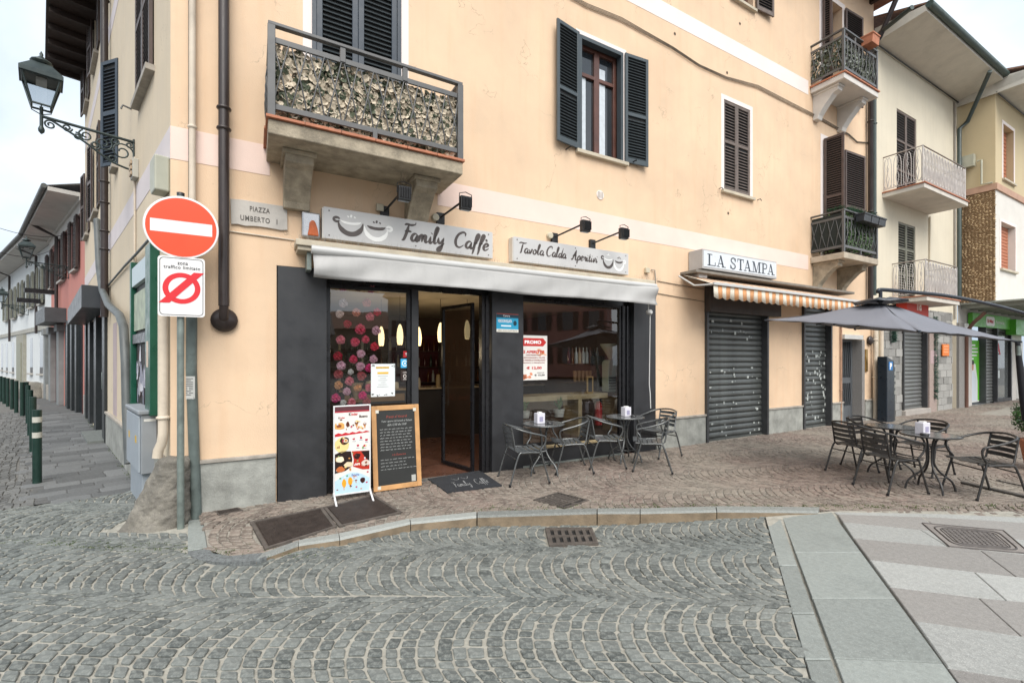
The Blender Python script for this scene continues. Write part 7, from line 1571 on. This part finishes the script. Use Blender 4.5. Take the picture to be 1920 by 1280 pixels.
t = Th('pharmacy_poster', 'tall green and white window poster with a person in a white coat', 'poster', A, (pa_, .05, .2)); m = MB(); m.box(pa_ + .02, a_, .05, .06, .15, 2.35); t.part('sheet', m, plain('#d8dcd8')); m = MB(); m.add([(pa_ + .02, .048, 2.35), (a_, .048, 2.35), (a_, .048, .2), (a_ - .15, .048, .2), (a_ - .15, .048, .9), (a_ - .35, .048, 1.5), (pa_ + .02, .048, 1.6)][::-1], [tuple(range(7))]); t.part('green_ground', m, plain('#5db82c'))
m = MB(); blob(m, pa_ + .25, 1.42, .1, .15, .046, 12, .02); t.part('face', m, plain('#b98468')); m = MB(); blob(m, pa_ + .26, 1.56, .12, .08, .045, 12, .05); t.part('hair', m, plain('#2a1d18')); m = MB(); m.add([(pa_ + .03, .044, .2), (pa_ + .62, .044, .2), (pa_ + .58, .044, 1.0), (pa_ + .4, .044, 1.24), (pa_ + .1, .044, 1.26), (pa_ + .03, .044, 1.15)], [tuple(range(6))]); t.part('coat', m, plain('#c3cbd2'))
m = MB()
for k, w in enumerate((.5, .8, .85, .7, .3)): m.box(pa_ + .12, pa_ + .12 + w * .75, .0455, .047, 2.15 - k * .12, 2.2 - k * .12)
t.part('text_lines', m, whitep, kind='stuff')
roller(yh, a_, b_, .1, 2.85, .03, mm=MT['grey_steel'])
m = MB(); m.ring(b_ + .02, pb2 - .02, .05, 2.85, .12, -.01, .1); yh.part('door_frame', m, dkpanel); m = MB(); m.quad((b_ + .1, .08, .1), (pb2 - .1, .08, .1), (pb2 - .1, .08, 2.8), (b_ + .1, .08, 2.8)); yh.part('door_glass', m, mat('door_pane', (.12, .13, .13), .05, .2, 2))
m = MB()
for z, w, c in ((1.9, .5, 0), (1.3, .35, 0), (.95, .5, 0), (1.15, .3, 0)): m.box(b_ + .5, b_ + .5 + w, .07, .075, z, z + .3)
yh.part('door_notices', m, plain('#b8c0c0'), kind='stuff'); m = MB(); put(m, 'A', b_ + .55, b_ + 1.1, 1.85, 2.3, .068, bold=.06); yh.part('door_mark', m, plain('#b02a3a'))
m = MB(); m.box(AX(1905), AX(1912), -.08, 0, .1, 2.4); yh.part('white_panel', m, whitep)
# --- parking meter
x0, x1 = AX(1658, .55), AX(1681, .55); t = Th('parking_meter', 'dark blue parking meter with a white P against the stone wall', 'parking meter', A, ((x0 + x1) / 2, -.4, 0)); pm_ = mat('meter_navy', (.012, .02, .03), .35, .1, 4)
zt = AZ(1660, 668, .42); w = .42; x0 = AX(1663, .42); x1 = x0 + w
m = MB(); m.prism([(x0, .02), (x1, .02), (x1, zt - .12), (x0, zt)], -.42, -.2, 'y'); t.part('body', m, pm_, bev=.015)
m = MB(); m.box(x0 + .09, x0 + .31, -.426, -.4205, zt - .36, zt - .14); t.part('badge', m, plain('#1c6fb0'), bev=.01); m = MB(); put(m, 'P', x0 + .14, x0 + .26, zt - .34, zt - .17, -.429, bold=.05); t.part('lettering', m, whitep)
m = MB(); m.box(x1 + .001, x1 + .12, -.4, -.22, .02, zt - .28); t.part('side_unit', m, mat('meter_grey', (.05, .055, .055), .4, .15, 4), bev=.01)
for k in range(4): m = MB(); m.box(x1 + .02, x1 + .10, -.415, -.401, zt - .5 - k * .17, zt - .4 - k * .17); t.part('button', m, plain('#8a8a84', .4), bev=.004)
# ================================================================ HOUSES ACROSS THE PIAZZA (seen in the shop glass)
def opp(cx, cy, w, h, col, rf, label, cols=5, rows=3, name='opposite_house'):
    l = math.hypot(cx, cy); fr = Fr((cx, cy), cy / l * 1.0, -cx / l) ; fr = Fr((cx, cy), cy, -cx)
    # make the front face the cafe
    t = Th(name, label, 'house', fr, (0, 0, 0)); p = fr.W(0, -1, 0); sgn = 1 if math.hypot(p.x, p.y) < l else -1
    m = MB(); m.box(-w / 2, w / 2, 0, sgn * 8, 0, h); t.part('wall', m, mat(name + label[:6], col, .85, .06, 1))
    m = MB(); m.prism([(-sgn * .8, h + .01), (sgn * 4, h + 2.6), (sgn * 8.8, h + .01)], -w / 2 - .4, w / 2 + .4, 'x'); t.part('roof', m, MT['roof_tile'] if rf else rfm)
    for i in range(cols):
        for j in range(rows):
            x = -w / 2 + w * (i + .5) / cols; z = 1.2 + j * 3.1
            if z + 1.6 > h: continue
            q = MB(); q.box(x - .45, x + .45, -sgn * .05, sgn * .1, z, z + 1.7); t.part('window', q, winglass)
            for s in (-1, 1): q = MB(); q.box(x + s * .5, x + s * .95, -sgn * .1, 0, z, z + 1.7); t.part('shutter', q, mat('opp_shutter', (.06, .04, .035), .7))
    return t
opp(34, -38, 20, 5.6, (.38, .33, .25), 1, 'low ochre house with a red roof across the piazza, mirrored in the left cafe window', 7, 2)
opp(21, -33, 10, 4.2, (.30, .29, .26), 0, 'small grey house across the piazza, farthest left in the window reflection', 4, 1)
opp(35, -21, 16, 8.5, (.45, .42, .36), 1, 'tall cream house across the piazza with brown shutters', 6)
opp(32, -9, 12, 9.5, (.42, .2, .17), 1, 'pink house across the piazza, mirrored in the right cafe window', 5)
opp(-4, -36, 22, 9, (.5, .45, .36), 1, 'wide beige house behind the viewer', 8)
opp(-30, -22, 20, 9, (.42, .36, .28), 1, 'brown grey house behind the viewer to the left', 7)
# ================================================================ TERRACE FURNITURE
def P2(*a): return tuple(a)
def make_chair(mt, ms, label):
    t = Th('terrace_chair', label, 'chair', WD, (0, 0, 0)); r = .0125
    hoop = [(.205, -.262, .585), (.19, -.27, .63), (.12, -.278, .655), (-.02, -.275, .69), (-.15, -.25, .73), (-.235, -.17, .76), (-.27, 0, .775), (-.235, .17, .76), (-.15, .25, .73), (-.02, .275, .69), (.12, .278, .655), (.19, .27, .63), (.205, .262, .585)]
    m = MB(); m.tube([tuple(p) for p in smooth(hoop, 4)], r * 1.1, 8); t.part('arm_hoop', m, mt)
    for s in (-1, 1):
        m = MB(); m.tube([tuple(p) for p in smooth([(.205, s * .262, .585), (.19, s * .255, .52), (.14, s * .243, .45), (.15, s * .245, .40), (.26, s * .262, .0)], 4)], r, 8); t.part('leg', m, mt)
        m = MB(); m.tube([tuple(p) for p in smooth([(.12, s * .235, .415), (-.10, s * .235, .425), (-.18, s * .24, .38), (-.30, s * .25, .0)], 4)], r, 8); t.part('leg', m, mt)
        m = MB(); m.tube([(.22, s * .225, .43), (.1, s * .225, .415), (-.14, s * .2, .405), (-.20, s * .185, .45), (-.255, s * .18, .76)], r * .9, 7); t.part('side_rail', m, mt)
    m = MB(); m.tube([(.16, -.245, .36), (.16, .245, .36)], r * .7, 6); m.tube([(-.2, -.242, .34), (-.2, .242, .34)], r * .7, 6); t.part('stretcher', m, mt, kind=None)
    for k in range(6):
        x = -.165 + k * .072; m = MB(); z = .425 + .012 * (k / 5 - .4) ** 2 * 6; n = 6; w = .060
        v = [(x + dx_, -.225 + .45 * i / n, z - .012 * math.sin(math.pi * i / n) + dz) for dz in (0, -.006) for dx_ in (0, w) for i in range(n + 1)]; N = n + 1
        f = [(i, i + 1, N + i + 1, N + i)[::-1] for i in range(n)] + [(2 * N + i, 2 * N + i + 1, 3 * N + i + 1, 3 * N + i) for i in range(n)] + [(i, i + 1, 2 * N + i + 1, 2 * N + i) for i in range(n)] + [(N + i, N + i + 1, 3 * N + i + 1, 3 * N + i)[::-1] for i in range(n)]
        m.add(v, f); t.part('seat_slat', m, ms)
    for k in range(4):
        z = .49 + k * .066; x = -.203 - k * .013; m = MB(); n = 6; h = .049; v = [(x - .03 * math.sin(math.pi * i / n) - dx_, -.185 + .37 * i / n, z + dz) for dx_ in (0, .006) for dz in (0, h) for i in range(n + 1)]; N = n + 1
        f = [(i, i + 1, N + i + 1, N + i) for i in range(n)] + [(2 * N + i, 2 * N + i + 1, 3 * N + i + 1, 3 * N + i)[::-1] for i in range(n)] + [(i, i + 1, 2 * N + i + 1, 2 * N + i)[::-1] for i in range(n)] + [(N + i, N + i + 1, 3 * N + i + 1, 3 * N + i) for i in range(n)]
        m.add(v, f); t.part('back_slat', m, ms)
    for x, y in ((.26, .262), (.26, -.262), (-.3, .25), (-.3, -.25)): m = MB(); m.lathe([(.016, 0), (.0165, .03)], x, y, 8, cz=-.003); t.part('foot_cap', m, black)
    return t
def dup(root, loc, rz, label):
    r = root.copy(); COL.objects.link(r); r.location = loc; r.rotation_euler = (0, 0, rz); r['label'] = label
    for ch in list(root.children):
        c = ch.copy(); COL.objects.link(c); c.parent = r
    return r
CH = [(.17, 6.26, .35, 'silver slatted chair nearest the doormat, left of the first cafe table'), (.86, 6.80, math.pi + .1, 'silver slatted chair between the two cafe tables, facing the first table'), (1.44, 7.10, .1, 'silver slatted chair between the two cafe tables, facing the second table'), (2.12, 6.98, math.pi - .25, 'silver slatted chair right of the second cafe table, nearer the viewer'), (2.52, 7.86, math.pi + .5, 'silver slatted chair behind the second table by the dark panel')]
c0_ = make_chair(chairm, chairs_, CH[0][3]); c0_.o['group'] = 'silver terrace chairs by the cafe window'
c0_.o.location = (*CH[0][:2], walk(*CH[0][:2])); c0_.o.rotation_euler[2] = CH[0][2]
for x, y, a, l in CH[1:]: dup(c0_.o, (x, y, walk(x, y)), a, l)
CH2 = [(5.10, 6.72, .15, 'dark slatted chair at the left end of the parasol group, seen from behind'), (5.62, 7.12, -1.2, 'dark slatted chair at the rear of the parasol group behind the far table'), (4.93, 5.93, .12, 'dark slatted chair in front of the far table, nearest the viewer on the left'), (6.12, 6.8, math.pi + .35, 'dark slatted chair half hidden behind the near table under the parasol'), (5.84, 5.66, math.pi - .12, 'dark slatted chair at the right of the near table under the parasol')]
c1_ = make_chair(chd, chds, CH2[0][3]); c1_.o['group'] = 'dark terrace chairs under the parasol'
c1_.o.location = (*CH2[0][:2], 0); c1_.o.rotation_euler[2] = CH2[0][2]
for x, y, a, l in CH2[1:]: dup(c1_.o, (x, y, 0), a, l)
def make_table(mt, label):
    t = Th('bistro_table', label, 'table', WD, (0, 0, 0)); m = MB(); m.lathe([(.29, .70), (.30, .705), (.30, .716), (.285, .72)], 0, 0, 40); t.part('table_top', m, ctop)
    m = MB(); m.tube([(.3 * math.cos(6.2832 * k / 40), .3 * math.sin(6.2832 * k / 40), .71) for k in range(40)], .011, 8, closed=True); t.part('rim', m, mt)
    for k in range(4):
        a = math.radians(45 + 90 * k); c, s = math.cos(a), math.sin(a); m = MB(); m.tube([tuple(p) for p in smooth([(.13 * c, .13 * s, .695), (.07 * c, .07 * s, .64), (.04 * c, .04 * s, .5), (.04 * c, .04 * s, .36), (.10 * c, .10 * s, .24), (.23 * c, .23 * s, .12), (.27 * c, .27 * s, .0)], 4)], .0125, 8); t.part('leg', m, mt)
    m = MB(); m.tube([(.15 * math.cos(6.2832 * k / 20), .15 * math.sin(6.2832 * k / 20), .19) for k in range(20)], .006, 5, closed=True); t.part('ring', m, mt)
    return t
T1 = (.459, 6.63); T2 = (1.84, 7.42); T3 = (5.51, 6.62); T4 = (5.42, 5.90)
ta = make_table(chairm, 'round bistro table nearer the cafe door, with a napkin holder'); ta.o.location = (*T1, walk(*T1)); ta.o['group'] = 'bistro tables'
dup(ta.o, (*T2, walk(*T2)), .3, 'round bistro table by the right dark panel of the cafe')
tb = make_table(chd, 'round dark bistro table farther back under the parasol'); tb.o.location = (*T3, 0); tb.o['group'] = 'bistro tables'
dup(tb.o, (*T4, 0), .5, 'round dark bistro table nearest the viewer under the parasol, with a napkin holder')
def napkin(x, y, z, label, a=0):
    t = Th('napkin_holder', label, 'napkin holder', WD, (x, y, z), rz=a); ww = plain('#d6d4dc', .35); m = MB(); m.box(x - .065, x + .065, y - .05, y + .05, z, z + .15); t.part('box', m, ww, bev=.006)
    m = MB(); m.box(x - .03, x + .03, y - .0525, y - .0505, z + .03, z + .1); t.part('label_print', m, plain('#9a96b0'))
    m = MB(); m.box(x - .025, x + .025, y - .03, y + .03, z + .1505, z + .165); t.part('napkins', m, whitep)
napkin(T1[0] - .06, T1[1] - .02, walk(*T1) + .722, 'white napkin holder on the table nearer the cafe door', .5); napkin(T2[0] + .02, T2[1], walk(*T2) + .722, 'white napkin holder on the table by the right dark panel', .5); napkin(T4[0] - .08, T4[1] + .02, .722, 'white napkin holder on the near table under the parasol', .3)
for i, (tx_, ty_, tz_) in enumerate(((T1[0] + .08, T1[1] - .1, walk(*T1) + .722), (T2[0] + .12, T2[1] - .08, walk(*T2) + .722), (T4[0] - .16, T4[1] - .1, .722))):
    m = MB(); m.lathe([(.045, 0), (.05, .025), (.04, .026), (.036, .008)], tx_, ty_, 14, cz=tz_); solo('ashtray', ['small dark ashtray on the table nearer the cafe door', 'small dark ashtray on the table by the right dark panel', 'small dark ashtray on the near table under the parasol'][i], 'ashtray', WD, (tx_, ty_, tz_), m, plain('#2a2a2c', .3))
# parasol
t = Th('cantilever_parasol', 'square grey cantilever parasol over the dark terrace tables', 'parasol', WD, (8.9, 7.4, 0))
Ac, Dc, Cc = Vector((3.88, 6.97, 2.288)), Vector((6.43, 5.76, 1.909)), Vector((4.55, 5.09, 2.004)); Gc = Ac + Dc - Cc; Gc.z = 2.19; Ap = Vector((5.15, 6.36, 2.49))
cs = [Ac, Cc, Dc, Gc]
def sagp(a, b, k, n): 
    p = a.lerp(b, k / n); mid = (cs[0] + cs[1] + cs[2] + cs[3]) / 4; e = math.sin(math.pi * k / n); return p + (mid - p).normalized() * .07 * e + Vector((0, 0, .02 * e))
for i in range(4):
    a, b = cs[i], cs[(i + 1) % 4]; m = MB(); n = 12; rows = 8; vs = []
    for r in range(rows + 1):
        for k in range(n + 1):
            e = sagp(a, b, k, n); p = Ap.lerp(e, .1 + .9 * r / rows); p.z += -.03 * math.sin(math.pi * r / rows) + .006 * math.sin(k * 2.3 + r); vs.append(p)
    m.add(vs, [(r * (n + 1) + k, r * (n + 1) + k + 1, (r + 1) * (n + 1) + k + 1, (r + 1) * (n + 1) + k) for r in range(rows) for k in range(n)], 0, True); o = t.part('canopy_panel', m, umb); o.modifiers.new('thick', 'SOLIDIFY').thickness = .003
    m = MB(); m.tube([tuple(Ap + Vector((0, 0, -.12))), tuple(Ap.lerp(a, .5) + Vector((0, 0, -.07))), tuple(a + Vector((0, 0, -.01)))], .011, 6); t.part('rib', m, umbd)
    mid = sagp(a, b, 6, 12); m = MB(); m.tube([tuple(Ap + Vector((0, 0, -.12))), tuple(Ap.lerp(mid, .5) + Vector((0, 0, -.06))), tuple(mid + Vector((0, 0, -.01)))], .011, 6); t.part('rib', m, umbd)
    m = MB(); m.tube([tuple(a + Vector((0, 0, -.01))), tuple(a + Vector((0, 0, .012)))], .02, 6); t.part('corner_cap', m, umbd)
m = MB(); vs = []
for r in (0, 1):
    for k in range(16): an = 6.2832 * k / 16; rr_ = (.10 if r == 0 else .30) * (1 + .1 * (k % 2)); vs.append((Ap.x + rr_ * math.cos(an), Ap.y + rr_ * math.sin(an), Ap.z + (.045 if r == 0 else -.01) + .012 * math.sin(k * 2.1)))
m.add(vs, [(k, (k + 1) % 16, 16 + (k + 1) % 16, 16 + k) for k in range(16)] + [tuple(range(16))], 0, True); o = t.part('vent_cap', m, umbd); o.modifiers.new('thick', 'SOLIDIFY').thickness = .004
m = MB(); m.tube([(Ap.x, Ap.y, Ap.z - .2), (Ap.x, Ap.y, Ap.z + .16)], .022, 8); m.lathe([(.05, 0), (.05, .08)], Ap.x, Ap.y, 10, cz=Ap.z - .2); t.part('hub', m, umbd)
m = MB(); m.tube([tuple(p) for p in smooth([(Ap.x - .03, Ap.y, Ap.z + .13), (Ap.x, Ap.y, Ap.z + .17), (5.6, 6.5, 2.655), (6.6, 6.8, 2.62), (7.8, 7.15, 2.48), (8.9, 7.4, 2.25)], 5)], .027, 10); t.part('arm', m, umbd)
m = MB(); m.tube([(8.9, 7.4, 0), (8.9, 7.4, 2.3)], .035, 10); t.part('mast', m, umbd)
m = MB(); m.tube([(6.40, 5.76, 1.90), (6.46, 5.80, 1.70), (6.58, 5.85, 1.2), (6.68, 5.9, .9)], [.025, .03, .045, .05], 8); t.part('tied_cover', m, mat('cover_black', (.015, .015, .02), .7, .2, 5)); m = MB(); m.tube([(6.39, 5.74, 1.86), (6.39, 5.74, 1.74)], .022, 6); t.part('buckle', m, galv)
for a, b in (((1802, 906), (1990, 948)),):
    p, q = G(*a), G(*b); m = MB(); m.tube([(*p, .02), (*q, .02)], .02, 4); t.part('base_bar', m, mat('base_steel', (.12, .11, .10), .5, .2, 6))
p, q = G(1868, 902), G(1930, 915); m = MB(); m.tube([(*p, .015), (*q, .015)], .008, 5); solo('ground_rod', 'thin dark rod lying on the setts right of the near table', 'rod', WD, (*p, .015), m, black)
# shrub at the right edge
cx, cy, cz = 8.08, 6.9, .80; t = Th('potted_shrub', 'round green potted shrub cut by the right edge of the picture', 'plant', WD, (cx, cy, 0)); mb = MB()
for _ in range(3600):
    v = Vector((random.gauss(0, 1), random.gauss(0, 1), random.gauss(0, 1))).normalized(); r = .36 * (R() ** .35) * (1 + .18 * noise.noise(v * 3)); p = Vector((cx, cy, cz)) + Vector((v.x * r, v.y * r, v.z * r * .85)); a = Vector((U(-1, 1), U(-1, 1), U(-1, 1))).normalized(); b = a.cross(v).normalized(); s = U(.018, .034)
    mb.add([p - a * s, p + b * s * .5, p + a * s, p - b * s * .5], [(0, 1, 2, 3)], random.randrange(2))
t.part('foliage', mb, [mat('shrub_dark', (.02, .06, .018), .5, .3, 12), mat('shrub_light', (.05, .13, .03), .5, .3, 12)], kind='stuff')
m = MB(); m.lathe([(.2, 0), (.27, .42), (.29, .46), (.26, .46)], cx, cy, 20); t.part('pot', m, terr); m = MB(); m.tube([(cx, cy, .4), (cx, cy, .8)], .03, 6); t.part('stem', m, woodf)
